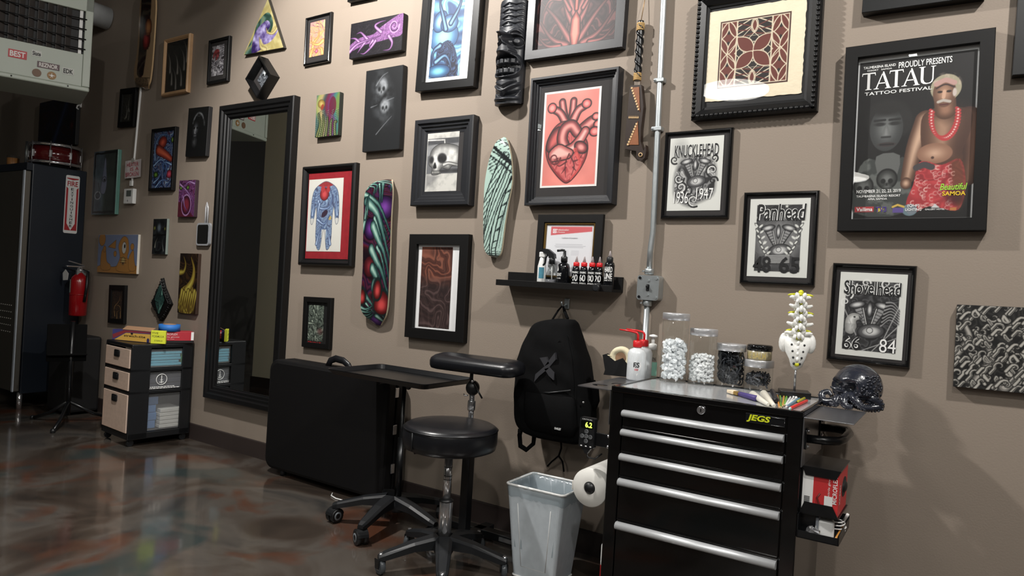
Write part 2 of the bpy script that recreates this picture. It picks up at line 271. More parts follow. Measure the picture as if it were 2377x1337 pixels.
def a_color(a, H):
    A = Art(a, H, (90, 110, 90), 18); t = A.X / A.a + .12 * np.sin(A.Y * 6); C = np.array([(60, 110, 110), (170, 180, 90), (196, 170, 110), (70, 90, 90), (130, 30, 70), (110, 60, 120), (60, 140, 130), (120, 150, 70)], float)
    i = np.clip(t * 7, 0, 6.99); i0 = i.astype(int); f = (i - i0)[..., None]; A.c = C[i0] * (1 - f) + C[i0 + 1] * f
    A.vol(A.ell(.22, .22, .12, .1, .4), .09, (150, 120, 40), (222, 190, 90), (70, 90, 60)); A.fill(A.ell(.27, .3, .05, .07, .3), (170, 60, 30), .9); A.fill(A.ell(.72, .3, .12, .22), (120, 16, 50), .8)
    for k in range(5):
        p = [(.08 + k * .2, .98), (.2 + k * .16, .7), (.12 + k * .2, .45 + .06 * k)]; A.vol(A.seg(p, .045, .03, 5), .04, (40, 50, 30), (150, 160, 90), (26, 34, 30))
        for j in range(13): v = .97 - j * .045; u = .1 + k * .2 + .06 * np.sin(v * 5); A.fill(A.seg([(u - .06, v), (u + .06, v - .03)], .006), (30, 40, 34), .8); A.fill(A.seg([(u - .05, v - .015), (u + .03, v - .035)], .004), (206, 214, 170), .7)
    return A
def a_skulls(a, H):
    A = Art(a, H, (33, 35, 38), 19); n = A.noise(9, 4); m = np.clip(.5 - A.ell(.5, .36, .14, .28, -.2) / .16, 0, 1) * np.clip((n - .35) * 3, 0, 1); A.put(m, (150, 156, 162), .55)
    for u, v, s_ in ((.45, .22, .09), (.56, .46, .07)):
        A.put(np.clip(.5 - A.ell(u, v, s_, s_ * 1.1) / .05, 0, 1) * np.clip(n * 1.6, 0, 1), (200, 206, 212), .7)
        for k in (-1, 1): A.fill(A.ell(u + k * .4 * s_ / A.a, v + .35 * s_, .25 * s_, .3 * s_), (26, 28, 30), .9, .02)
        A.fill(A.ell(u, v + .75 * s_, .1 * s_, .15 * s_), (26, 28, 30), .9, .02)
    for q in ([(.36, .8), (.55, .7), (.76, .6)], [(.18, .46), (.35, .44)], [(.3, .2), (.45, .1), (.6, .06)], [(.62, .4), (.8, .38)]): A.put(np.clip(.5 - A.seg(q, .006, .002, 4) / .012, 0, 1), (176, 180, 186), .7)
    return A
def a_blue(a, H):
    A = Art(a, H, (70, 160, 200), 20); A.flow(3, 22, 6, [(40, 70, 120), (110, 200, 230), (70, 120, 170), (150, 220, 240)])
    A.vol(A.ell(.4, .62, .17, .14), .12, (40, 90, 140), (140, 215, 240), (20, 30, 60)); A.vol(A.ell(.25, .47, .08, .1, .4), .07, (40, 80, 130), (160, 225, 245), (20, 30, 60)); A.vol(A.ell(.55, .5, .1, .08), .07, (40, 80, 130), (160, 225, 245), (20, 30, 60))
    A.flow(7, 40, 3, [(16, 20, 44), (60, 90, 140), (18, 24, 50)], A.pol([(.3, .7), (.6, .66), (.85, .78), (.95, 1), (.6, 1), (.5, .86), (.2, .82)], 5))
    for q in ([(.45, .55), (.3, .4), (.2, .3), (.25, .2)], [(.6, .5), (.85, .35), (.9, .2)], [(.3, .7), (.1, .75), (.05, .9)], [(.55, .98), (.7, .85), (.65, .72)], [(.2, .85), (.5, .8), (.7, .9), (.65, .99)]): A.horn(q, .025, (20, 40, 80), (120, 180, 220), (16, 24, 50))
    A.vol(A.ell(.3, .94, .14, .06), .06, (20, 70, 120), (120, 220, 240), (16, 30, 60)); return A
def a_photoskull(a, H):
    A = Art(a, H, (214, 212, 204), 21); n = A.noise(9, 3); k = (22, 22, 24)
    A.fill(A.box(.02, .1, 1, .2), (70, 72, 76)); A.fill(A.box(.02, .2, 1, .7), (108, 110, 114)); A.fill(A.pol([(.02, .22), (.4, .2), (.3, .34), (.02, .4)]), (150, 152, 154)); A.put(np.clip(.5 - A.box(.5, .2, 1, .5) / .05, 0, 1) * n, (190, 190, 188), .8); A.fill(A.seg([(.02, .12), (.55, .13), (.56, .19)], .012), (236, 235, 230))
    A.vol(A.pol([(.1, .42), (.18, .28), (.42, .2), (.8, .22), (1.03, .3), (1.03, .56), (.82, .58), (.72, .64), (.5, .6), (.44, .7), (.2, .71), (.2, .6), (.1, .54)], 4), .11, (104, 104, 102), (236, 236, 231), k, .008)
    A.fill(A.ell(.5, .44, .1, .085, .2), k, 1, .03); A.fill(A.ell(.17, .46, .045, .06), k, 1, .03); A.fill(A.pol([(.28, .5), (.23, .6), (.34, .6)], 3), k, 1, .015); A.vol(A.seg([(.56, .55), (.72, .53), (1, .57)], .03, .018, 3), .025, (110, 110, 108), (226, 226, 222), (60, 60, 60), .006)
    for q in range(6): A.vol(A.ell(.22 + q * .05, .675, .014, .026), .012, (120, 120, 116), (228, 228, 220), k, .004)
    A.fill(A.seg([(.48, .66), (1, .66)], .03), (44, 44, 46), .9, .04); A.fill(A.pol([(.02, .71), (.45, .74), (.3, .82), (.1, .9), (.02, .96)]), (130, 130, 130), .75, .06); A.put(np.clip((n - .45) * 3, 0, 1), (96, 96, 96), .35); return A
def a_body(a, H):
    A = Art(a, H, (226, 224, 214), 22); out = (60, 70, 96)
    body = [(.5, .04), (.62, .06), (.78, .12), (.86, .2), (.9, .36), (.9, .58), (.84, .62), (.8, .5), (.76, .38), (.73, .46), (.72, .6), (.72, .8), (.68, .94), (.6, .97), (.56, .84), (.52, .7), (.48, .7), (.44, .84), (.4, .97), (.32, .95), (.27, .8), (.27, .6), (.27, .46), (.24, .38), (.2, .5), (.15, .62), (.1, .58), (.1, .36), (.14, .2), (.22, .12), (.38, .06)]
    sd = A.pol(body, 3); A.fill(sd - .006, out); A.flow(5, 44, 7, [(80, 104, 150), (160, 190, 220), (90, 118, 160), (140, 166, 200), (76, 88, 124)], sd)
    hand = np.minimum(A.ell(.14, .6, .05, .06), A.ell(.86, .6, .05, .06)); A.fill(np.maximum(sd, hand), (226, 224, 214), .9); A.fill(np.maximum(sd, A.box(.44, .7, .56, 1)), (226, 224, 214))
    A.fill(np.maximum(sd, A.ell(.5, .06, .2, .05)), (170, 30, 34), .9); A.vol(A.ell(.47, .21, .085, .085), .07, (140, 20, 28), (224, 66, 70), (50, 20, 30)); A.fill(A.ell(.42, .14, .04, .05), (190, 40, 44)); A.fill(A.ell(.58, .14, .035, .05), (190, 40, 44))
    A.fill(A.ell(.5, .48, .07, .04, -.6), (60, 40, 60)); A.fill(A.ell(.66, .54, .03, .03), (196, 170, 90))
    for q in ([(.3, .3), (.36, .4), (.6, .4), (.7, .28), (.62, .12)], [(.3, .56), (.5, .62), (.66, .5)], [(.3, .9), (.36, .76), (.44, .66)], [(.7, .9), (.64, .76), (.56, .66)], [(.34, .34), (.3, .5), (.4, .58)], [(.14, .5), (.17, .35), (.2, .2)], [(.86, .5), (.83, .35), (.8, .2)]): A.horn(q, .02, (90, 120, 176), (190, 214, 240), (40, 50, 80))
    return A
def a_deck_green(a, H):
    A = Art(a, H, (34, 20, 40), 23); A.flow(5, 30, 6, [(30, 14, 26), (110, 20, 40), (60, 20, 80), (26, 14, 30), (90, 24, 60)])
    for u, v, r, c in ((.8, .1, .2, 0), (.75, .33, .28, 1), (.3, .44, .22, 1), (.3, .62, .2, 0), (.5, .95, .3, 1), (.9, .16, .16, 1)): A.vol(A.ell(u, v, r * A.a, r * A.a * .8), r * A.a * .8, (40, 10, 60) if c else (70, 8, 20), (126, 50, 170) if c else (150, 30, 46), (20, 8, 24))
    g = ((44, 96, 92), (180, 226, 206), (14, 34, 36))
    for q, r in ([[(.2, .07), (.5, .1), (.62, .2), (.66, .3)], .03], [[(.1, .14), (.4, .06), (.85, .1), (.95, .2)], .035], [[(.05, .2), (.2, .14), (.4, .16), (.42, .24)], .03], [[(0, .25), (.3, .28), (.6, .33), (.95, .46)], .03], [[(.15, .3), (.5, .36), (.7, .45), (.95, .6)], .04], [[(.4, .43), (.6, .5), (.75, .55), (.95, .68)], .035], [[(.35, .54), (.55, .6), (.7, .64), (.95, .74)], .035], [[(.4, .63), (.6, .68), (.9, .8)], .03], [[(.5, .7), (.7, .76), (.9, .9)], .04], [[(0, .72), (.3, .76), (.6, .84)], .03], [[(0, .82), (.25, .84), (.5, .8)], .025], [[(.0, .86), (.25, .87), (.45, .86)], .02], [[(.02, .9), (.25, .9), (.45, .87)], .02], [[(.08, .94), (.3, .92), (.5, .88)], .02], [[(0, .45), (.15, .36), (.2, .25)], .025], [[(.6, .9), (.8, .95), (.95, .88)], .03]):
        A.horn(q, r * .72, *g); A.horn([(p[0] - .06, p[1] + .03) for p in q[1:]], r * .32, *g)
    for u, v, r in ((.75, .8, .23), (.6, .72, .12), (.08, .755, .12), (.72, .02, .12), (.86, .03, .1)): A.vol(A.ell(u, v, r * A.a, r * A.a * 1.2), r * A.a * .9, (90, 8, 12), (232, 60, 58), (24, 40, 40), .012)
    return A
def a_brown(a, H):
    A = Art(a, H, (50, 30, 26), 24); A.flow(3.2, 34, 6, [(44, 27, 24), (64, 42, 36), (46, 28, 25), (92, 68, 60)], sx=1.3); t = np.clip((A.Y - .35) / .15, 0, 1)[..., None]
    A.c = A.c * ((1 - t) * np.array((1.55, 1.15, .9)) + t * np.array((.95, .95, 1.05))); k = (118, 96, 88)
    for q in ([(.35, .0), (.45, .12), (.7, .2), (.8, .35), (.75, .5)], [(.6, .0), (.9, .1), (.95, .25)], [(.2, .4), (.25, .6), (.5, .75), (.45, 1)], [(.1, .6), (.3, .78), (.35, 1)], [(0, .75), (.15, .9), (.2, 1)], [(.6, .6), (.75, .8), (.65, 1)], [(.3, .3), (.1, .45), (.05, .6)]): A.put(np.clip(.5 - np.abs(A.seg(q, .012, .006, 5)) / .012, 0, 1), k, .75)
    return A
def a_greenbio(a, H):
    A = Art(a, H, (40, 48, 42), 25); A.flow(4, 36, 9, [(30, 36, 32), (110, 126, 112), (44, 52, 46), (140, 154, 138)], sx=1.2); A.fill(A.ell(.8, .72, .1, .08), (90, 30, 34), .6, .1); horns(A, 10, 7, (50, 60, 52), (176, 190, 170), (20, 24, 22), .05, .4, .9); return A
def a_redsym(a, H):
    A = Art(a, H, (48, 30, 34), 26); Z = A.X.copy(); A.X = np.abs(A.X - A.a / 2) + A.a / 2; A.flow(4, 40, 6, [(40, 27, 31), (66, 42, 46), (44, 28, 32), (112, 62, 62)])
    for q, r in ([[(.52, .75), (.6, .6), (.75, .45), (1, .35)], .03], [[(.55, .95), (.75, .75), (.95, .6)], .03], [[(.55, .8), (.62, .7), (.68, .5), (.6, .3)], .025], [[(.6, .5), (.66, .4), (.7, .2)], .03], [[(.6, .98), (.8, .9), (1, .7)], .03], [[(.68, .98), (.85, .96), (1, .85)], .02], [[(.58, .7), (.72, .55), (.9, .5)], .018], [[(.7, .6), (.85, .6), (.95, .75)], .018]): A.horn(q, r, (70, 38, 40), (178, 96, 92), (26, 16, 18))
    A.vol(A.seg([(.5, .1), (.5, .7)], .02, .012), .016, (140, 30, 26), (244, 130, 110), (40, 16, 18), .01); A.vol(A.pol([(.5, .72), (.55, .78), (.56, .9), (.53, 1), (.47, 1), (.44, .9), (.45, .78)]), .03, (130, 40, 36), (240, 130, 108), (40, 18, 20), .008); A.X = Z; return A
def a_heart(a, H):
    A = Art(a, H, (232, 128, 116), 27); n = A.noise(3, 5)[..., None]; d = np.clip(1 - np.hypot((A.X / A.a - .5) / .62, (A.Y - .5) / .56), 0, 1)[..., None]
    A.c = np.array((236, 122, 108.)) * (1 - d) + np.array((244, 170, 152.)) * d; A.c = A.c * (.86 + .28 * n); A.put(np.clip(.5 - (A.ell(.5, .5, .3, .36)) / .2, 0, 1), (228, 92, 84), .55)
    O = (58, 12, 16); D, M, L = (112, 14, 22), (206, 58, 60), (246, 150, 140)
    def part(sd, r, d_, l_): A.vol(sd, r, d_, l_, (40, 8, 12), .013)
    part(A.seg([(.45, .38), (.38, .27), (.33, .12)], .038, .03, 4), .03, D, L); part(A.seg([(.5, .36), (.52, .24), (.53, .12)], .032, .03, 4), .03, D, L); part(A.seg([(.4, .33), (.3, .23), (.17, .18)], .036, .03, 4), .03, D, L); part(A.ell(.15, .17, .045, .045), .03, M, L); part(A.seg([(.53, .33), (.62, .22), (.73, .18)], .04, .03, 4), .03, D, L); part(A.ell(.76, .16, .045, .04), .03, M, L)
    part(A.seg([(.58, .5), (.72, .42), (.84, .36), (.93, .33)], .06, .05, 4), .05, D, L); part(A.ell(.93, .3, .035, .03), .02, M, L); part(A.ell(.97, .38, .04, .035), .02, M, L); part(A.ell(.92, .45, .05, .04), .03, M, L)
    body = A.pol([(.08, .6), (.12, .48), (.22, .38), (.34, .33), (.46, .33), (.6, .38), (.7, .46), (.8, .56), (.8, .68), (.72, .8), (.6, .9), (.5, .95), (.42, .94), (.28, .86), (.14, .74)], 4)
    A.vol(body, .16, (150, 26, 34), (226, 96, 92), O, .011); A.flow(5, 22, 6, [(176, 40, 46), (230, 104, 98), (206, 74, 74)], body + .02)
    part(A.pol([(.1, .52), (.2, .41), (.32, .38), (.36, .46), (.3, .56), (.12, .62)], 3), .06, (96, 20, 26), (220, 84, 78)); part(A.seg([(.42, .6), (.36, .5), (.4, .4), (.52, .37), (.62, .44)], .055, .05, 5), .05, D, L); part(A.seg([(.4, .64), (.56, .6), (.68, .52), (.76, .44)], .05, .04, 5), .045, (176, 60, 60), (250, 190, 178)); part(A.ell(.7, .6, .07, .05, .5), .04, (120, 20, 28), L)
    part(A.pol([(.14, .64), (.3, .56), (.46, .6), (.56, .64), (.5, .7), (.3, .72), (.18, .72)], 3), .05, (190, 80, 76), (246, 180, 168))
    for q in ([(.5, .66), (.44, .76), (.46, .9)], [(.52, .68), (.6, .78), (.56, .88)], [(.46, .74), (.34, .78), (.28, .76)], [(.58, .74), (.68, .72), (.74, .66)], [(.45, .8), (.38, .86)], [(.58, .8), (.64, .84)], [(.3, .7), (.24, .78)], [(.66, .66), (.7, .76)]): A.fill(A.seg(q, .009, .003, 4), (86, 14, 22), .9)
    A.spiral(.24, .7, .07, 1.3, .012, (110, 24, 30)); A.fill(A.seg([(.6, .62), (.7, .78), (.55, .92)], .02, .01, 4), (236, 60, 50), .7)
    bd = np.maximum(-A.box(.04, .025, .96, .975), 0); A.fill(-A.box(.035, .02, .965, .98), (238, 236, 232)); return A
def a_deck_mint(a, H):
    Mi = (188, 222, 208); D = (18, 26, 28); A = Art(a, H, Mi, 28)
    def hatch(band, k, th, w=.45, c=D):
        k = k * 1.35; w = w * .55; t = (A.X * np.cos(th) + A.Y * np.sin(th)) * k; A.fill(np.maximum(band, (np.abs((t % 1) - .5) - w / 2) / k), c)
    b1 = A.seg([(.98, .26), (.6, .4), (.3, .6), (.25, .85)], .036, None, 5); hatch(b1, 26, .5); A.line(b1, .009, D)
    b2 = A.seg([(.7, .2), (.3, .36), (.08, .5), (.02, .6)], .03, None, 5); hatch(b2, 30, .9); A.line(b2, .009, D)
    b3 = A.seg([(.1, .18), (.5, .22), (1, .28)], .016, None, 4); A.line(b3, .009, D)
    b4 = A.seg([(.98, .33), (.75, .5), (.55, .7), (.52, .85)], .02, None, 5); A.line(b4, .009, D); hatch(b4, 14, 1.2, .25)
    t = A.box(.1, .04, .95, .16); hatch(t, 20, 1.0, .4); A.fill(A.seg([(.1, .1), (.9, .18)], .01), Mi); A.fill(A.seg([(.2, .14), (.98, .25)], .012), D); A.fill(A.seg([(.15, .02), (.9, .14)], .008), D)
    hatch(A.pol([(.1, .2), (.5, .24), (.3, .31), (.08, .27)]), 40, 1.3, .5); hatch(A.pol([(.7, .5), (.95, .45), (.9, .7), (.8, .74), (.66, .68)]), 30, .2, .18)
    for v in (.8, .86, .9, .925): A.fill(A.seg([(0, v), (1, v + .03)], .007), D)
    for i in range(5): u = .1 + i * .2; A.line(A.pol([(u, .89), (u + .1, .85), (u + .18, .9)]), .006, D)
    hatch(A.box(.62, .755, 1, .8), 40, .8, .5); return A
def a_tapa(a, H):
    B = (110, 44, 30); Kk = (34, 26, 24); Cr = (222, 206, 176); A = Art(a, H, Cr, 29)
    n = A.noise(9, 3)[..., None]; A.c = A.c * (.95 + .1 * n); fr = A.box(0, 0, 1, 1)
    def leaf(u0, v0, u1, v1, w, c):
        p0 = np.array((u0 * A.a, v0)); p1 = np.array((u1 * A.a, v1)); d = p1 - p0; L = np.hypot(*d); d = d / L
        x = (A.X - p0[0]) * d[0] + (A.Y - p0[1]) * d[1]; y = -(A.X - p0[0]) * d[1] + (A.Y - p0[1]) * d[0]; sd = np.maximum(np.abs(y) - w * np.clip(4 * (x / L) * (1 - x / L), 0, 1), np.maximum(-x, x - L)); A.fill(sd - .016, Cr); A.fill(sd, c)
    A.fill(A.box(.02, .02, .24, .98), B); A.fill(A.box(.76, .02, .98, .98), B); A.fill(A.box(.26, .02, .74, .98), Kk)
    for c0 in (.02, .76):
        for i in range(4):
            v = .02 + i * .24; uc = c0 + .11
            A.fill(A.pol([(uc, v + .12 - .075), (uc + .07, v + .12), (uc, v + .12 + .075), (uc - .07, v + .12)]), Kk)
            for (x0, x1) in ((c0, uc), (uc, c0 + .22)):
                if i % 2 == (x0 == c0): leaf(x0, v, x1, v + .24, .035, B)
                else: leaf(x0, v + .24, x1, v, .035, B)
    for k in range(4):
        r = .03 + k * .055
        for sgn in (-1, 1):
            vc = .5 + sgn * .25; A.line(A.pol([(.26, vc), (.5, vc - sgn * .02), (.74, vc), (.74, vc + sgn * .3), (.26, vc + sgn * .3)]), .001, Cr)
    for k in range(5):
        for v0, sg in ((.28, -1), (.72, 1)): A.fill(A.seg([(.26, v0 + sg * k * .055), (.5, v0 + sg * (k * .055 + .12) * (1 if k % 2 else .4)), (.74, v0 + sg * k * .055)], .008), Cr if k % 2 else B)
    A.fill(A.box(.27, .28, .73, .72), Kk)
    for k in range(3):
        r = .07 + k * .06; A.line(np.abs(A.X / A.a - .5) * A.a * 1.0 + np.abs(A.Y - .5) - r * 2.1, .014, Cr)
    for du in (-1, 1):
        for dv in (-1, 1): leaf(.5, .5, .5 + du * .235, .5 + dv * .225, .085, B)
    for v in (.12, .88): leaf(.5, v - .08, .5, v + .08, .028, B); A.line(A.ell(.5, v, .05, .1), .01, Cr)
    for u in (.25, .75): A.fill(A.seg([(u, 0), (u, 1)], .008), Cr)
    A.fill(-A.box(.02, .02, .98, .98), (70, 34, 26)); A.line(A.box(.025, .025, .975, .975), .012, Cr); return A
def scrolls(A, spots, c, w=.012):
    for (u, v, r, sg, a0) in spots: A.spiral(u, v, r, 1.25, w, c, sg, a0)
def engine(A, u, v, s, lo=(40, 40, 42), hi=(214, 214, 212)):
    k = 1 / A.a
    for sg in (-1, 1):
        A.vol(A.pol([(u, v + .5 * s), (u + sg * .14 * s * k, v + .5 * s), (u + sg * .62 * s * k, v - .3 * s), (u + sg * .32 * s * k, v - .42 * s)]), .05 * s, lo, (150, 150, 150), K, .006)
        for j in range(7):
            t = j / 6; A.fill(A.seg([(u + sg * (.06 + .26 * t) * s * k, v + (.42 - .8 * t) * s), (u + sg * (.2 + .4 * t) * s * k, v + (.46 - .72 * t) * s)], .012 * s), (22, 22, 24))
        A.vol(A.ell(u + sg * .5 * s * k, v - .48 * s, .3 * s, .13 * s, sg * .25), .1 * s, (80, 80, 82), hi, K, .006)
        A.vol(A.seg([(u + sg * .05 * s * k, v + .5 * s), (u + sg * .26 * s * k, v - .35 * s)], .026 * s), .024 * s, lo, (236, 236, 234), K, .004)
    A.vol(A.ell(u, v - .3 * s, .1 * s, .3 * s), .08 * s, (70, 70, 72), hi, K, .004); A.vol(A.ell(u + .1 * s * k, v + .62 * s, .5 * s, .3 * s, -.15), .22 * s, (60, 60, 62), hi, K, .006)
    A.line(A.ell(u + .05 * s * k, v + .58 * s, .12 * s, .12 * s), .02 * s, K); A.line(A.ell(u + .12 * s * k, v + .62 * s, .38 * s, .2 * s, -.15), .015 * s, (70, 70, 72))
def a_knuckle(a, H):
    W = (226, 227, 220); A = Art(a, H, W, 30); blob = A.pol([(.14, .42), (.3, .26), (.7, .26), (.88, .38), (.9, .6), (.86, .8), (.6, .9), (.4, .95), (.14, .82), (.1, .6)], 3); A.fill(blob, (96, 96, 96), .75, .05); A.flow(5, 30, 4, [(30, 30, 32), (150, 150, 150), (70, 70, 70), (200, 200, 198)], blob + .02)
    A.fill(A.ell(.2, .2, .1, .16), (130, 130, 128), .5, .12); engine(A, .5, .45, .25)
    scrolls(A, [(.2, .56, .08, 1, 0), (.25, .68, .09, -1, 1), (.82, .46, .09, 1, 2), (.85, .6, .06, -1, 0), (.5, .86, .1, 1, 1), (.4, .72, .07, -1, 3), (.1, .3, .06, 1, 1), (.85, .3, .05, -1, 1)], (18, 18, 20)); scrolls(A, [(.2, .56, .06, 1, .6), (.25, .68, .065, -1, 1.6), (.82, .46, .065, 1, 2.6), (.5, .86, .075, 1, 1.6)], (230, 230, 226), .009); return A
def a_pan(a, H):
    W = (226, 227, 220); A = Art(a, H, W, 31); b = A.box(.12, .08, .87, .93); A.flow(6, 20, 5, [(30, 30, 32), (70, 70, 72), (40, 40, 42)], b); A.put(np.clip(.5 - A.ell(.5, .55, .3, .3) / .2, 0, 1) * np.clip(.5 - b / .01, 0, 1), (150, 150, 150), .75); engine(A, .5, .5, .26)
    for i in range(10):
        t = i / 9; an = np.radians(200 - 115 * t)
        for sg in (-1, 1):
            u = .5 - sg * .36 * np.cos(np.radians(20 + 70 * t)); v = .42 + .4 * np.sin(np.radians(-10 + 95 * t)); A.fill(A.ell(u - sg * .035, v - .01, .034, .014, sg * .9), W); A.fill(A.ell(u + sg * .04, v, .03, .013, -sg * .7), W); A.line(A.ell(u - sg * .035, v - .01, .034, .014, sg * .9), .004, K)
    A.fill(A.ell(.5, .78, .24, .07), (60, 60, 62), .9)
    for j in range(6): A.fill(A.seg([(.3, .73 + j * .018), (.7, .72 + j * .018)], .005), (190, 190, 188))
    for u, v in ((.2, .17), (.62, .1), (.12, .36), (.8, .5), (.28, .56), (.14, .24)):
        A.fill(A.pol([(u + (.028 if i % 2 == 0 else .011) * np.sin(i * .6283) / A.a, v - (.028 if i % 2 == 0 else .011) * np.cos(i * .6283)) for i in range(10)]), W)
    return A
def a_shovel(a, H):
    W = (226, 227, 220); A = Art(a, H, W, 32); b = A.box(.1, .1, .9, .93); A.flow(6, 20, 7, [(26, 26, 28), (84, 84, 86), (36, 36, 38)], b); engine(A, .48, .52, .28)
    for i in range(13): t = i / 12; A.fill(A.seg([(.66 + .06 * t, .62 - .28 * t), (.78 + .04 * t, .54 - .2 * t), (.92, .5 - .18 * t + .1)], .009, .004, 3), (20, 20, 22) if i % 2 else (150, 150, 150))
    A.vol(A.pol([(.12, .62), (.14, .54), (.22, .49), (.33, .5), (.37, .55), (.29, .58), (.3, .66), (.24, .74), (.14, .72)], 3), .07, (150, 150, 146), (240, 240, 236), K, .006); A.fill(A.ell(.26, .535, .012, .01), K); A.fill(A.pol([(.32, .51), (.39, .56), (.34, .57)]), (70, 70, 72))
    for i in range(8): A.fill(A.seg([(.14 + i * .02, .62), (.13 + i * .022, .73)], .003), (120, 120, 118))
    scrolls(A, [(.18, .14, .06, 1, 0), (.14, .26, .06, -1, 1), (.1, .36, .05, 1, 2), (.4, .12, .05, -1, 0), (.7, .12, .06, 1, 1), (.85, .15, .05, -1, 2)], (236, 236, 232), .01); scrolls(A, [(.18, .14, .045, 1, .5), (.14, .26, .045, -1, 1.5)], K, .006)
    for q in ([(.1, .45), (.3, .75)], [(.9, .4), (.7, .8)], [(.4, .93), (.9, .75)], [(.55, .93), (.9, .62)]): A.fill(A.seg(q, .005), (176, 176, 174))
    A.fill(A.box(.0, .8, .45, .95), W, .0); return A
def a_waves(a, H):
    A = Art(a, H, (24, 24, 24), 33); A.flow(4, 26, 8, [(20, 20, 20), (60, 59, 56), (24, 24, 24)]); R = np.random.default_rng(8)
    for q, r in ([[(.0, .62), (.15, .4), (.1, .2), (.3, .06)], .05], [[(.25, .9), (.4, .62), (.35, .4), (.6, .2)], .055], [[(.55, .95), (.75, .75), (.8, .55), (1, .45)], .07], [[(.7, .3), (.85, .2), (1, .22)], .05], [[(.8, .98), (.92, .9), (1, .8)], .05]):
        for k, g in ((1, 90), (.7, 150), (.4, 205)): A.fill(A.seg([(p[0] + .01 * (1 - k), p[1]) for p in q], r * k, r * k * .2, 6), (g, g * .97, g * .92), 1, .012)
    for i in range(11):
        for j in range(10):
            u, v = (i + .5 + R.uniform(-.4, .4)) / 11, (j + .5 + R.uniform(-.4, .4)) / 10; sg = 1 if R.random() < .65 else -1; r = .042 * R.uniform(.7, 1.35); a0 = R.uniform(2.2, 4.6); t = np.linspace(0, 1, 9); an = a0 + sg * t * 4.9
            pts = [(u + np.cos(q) * r * (1.15 - .9 * k) / A.a, v + np.sin(q) * r * (1.15 - .9 * k)) for q, k in zip(an, t)]; tail = [(pts[0][0] - sg * .045, pts[0][1] + .06)]
            A.vol(A.seg(tail + pts, .019, .004), .014, (110, 107, 101), (218, 213, 201), (16, 16, 16), .006)
            if R.random() < .5: A.fill(A.seg([(p[0] + .004, p[1] + .006) for p in tail + pts[:5]], .004, .001), (60, 58, 55))
    return A
def a_poster(a, H):
    A = Art(a, H, (224, 226, 226), 34); A.fill(A.box(.022, .035, .978, 1), (19, 17, 17)); n = A.noise(7, 3); A.put((n - .5) * np.clip(.5 - A.box(.022, .1, .6, 1) / .01, 0, 1), (60, 60, 58), .5); k = 1 / A.a
    # grey man, head and patterned collar
    g = A.noise(16, 5); cl = A.pol([(.02, .96), (.04, .72), (.14, .63), (.3, .68), (.42, .63), (.48, .7), (.48, .96)], 3); A.fill(cl, (58, 62, 60)); A.put(np.clip(.5 - cl / .005, 0, 1) * np.clip((g - .48) * 8, 0, 1), (112, 116, 112), .7); A.fill(A.pol([(.2, .62), (.4, .62), (.35, .8), (.24, .76)], 3), (98, 100, 98)); A.fill(A.ell(.285, .4, .12, .125), (30, 29, 28), 1, .03); A.fill(A.ell(.4, .42, .06, .08), (34, 33, 32), 1, .02)
    A.vol(A.ell(.275, .455, .09, .135), .1, (56, 58, 58), (122, 125, 124)); A.fill(A.ell(.28, .335, .09, .04), (30, 29, 28), 1, .03)
    for u in (.22, .345): A.fill(A.ell(u, .425, .03, .011), (38, 38, 38), 1, .008); A.fill(A.seg([(u - .045, .402), (u + .04, .4)], .007), (34, 34, 34))
    A.vol(A.pol([(.275, .42), (.31, .5), (.24, .5)], 2), .03, (104, 106, 105), (146, 148, 147)); A.fill(A.seg([(.24, .505), (.31, .505)], .006), (50, 50, 50)); A.fill(A.ell(.285, .55, .05, .013), (60, 52, 52)); A.fill(A.seg([(.23, .55), (.34, .55)], .004), (28, 26, 26))
    for u, v in ((.3, .76), (.1, .8)): skull(A, u, v, .05, (50, 52, 50), (90, 92, 90), (112, 114, 112), (22, 22, 22))
    # standing man in a red wrap with a red necklace
    sk, sd_, sl = (150, 104, 76), (86, 54, 38), (214, 172, 140)
    A.vol(A.seg([(.93, .42), (.97, .58), (.95, .78)], .06, .035, 4), .05, (70, 42, 30), (126, 84, 60)); A.vol(A.seg([(.6, .42), (.52, .58), (.47, .76)], .058, .035, 4), .05, sd_, sl); A.vol(A.ell(.46, .79, .03, .035), .03, sd_, sl)
    A.vol(A.pol([(.57, .4), (.66, .355), (.82, .355), (.95, .39), (.95, .5), (.9, .6), (.88, .68), (.62, .68), (.58, .6), (.56, .5)], 4), .16, sd_, (206, 160, 126)); A.fill(A.pol([(.8, .36), (.97, .4), (.93, .66), (.8, .67)], 3), (70, 42, 32), .55, .08); A.vol(A.ell(.68, .62, .09, .06), .07, (150, 104, 78), (216, 172, 140))
    A.fill(A.ell(.665, .645, .008, .008), (80, 50, 40)); A.vol(A.seg([(.74, .3), (.75, .37)], .055), .05, (90, 58, 40), (160, 112, 84)); A.fill(A.ell(.745, .24, .078, .08), (168, 160, 130)); A.put(np.clip(.5 - A.ell(.745, .235, .078, .082) / .02, 0, 1) * np.clip((A.noise(40, 3) - .45) * 5, 0, 1), (206, 180, 164), .7)
    A.vol(A.ell(.735, .268, .058, .085), .06, (110, 74, 54), (196, 148, 116)); A.fill(A.seg([(.67, .215), (.74, .195), (.81, .215)], .014, None, 4), (196, 150, 140)); A.fill(A.seg([(.67, .24), (.74, .22), (.81, .24)], .004, None, 4), (60, 40, 40))
    for u in (.7, .77): A.fill(A.ell(u, .262, .013, .007), (50, 32, 26))
    A.fill(A.seg([(.735, .26), (.73, .295)], .009), (216, 168, 136)); A.fill(A.seg([(.69, .32), (.73, .312), (.78, .322)], .008), (190, 180, 168)); A.fill(A.seg([(.705, .337), (.765, .337)], .004), (90, 40, 36)); A.fill(A.ell(.815, .27, .01, .025), (206, 190, 180))
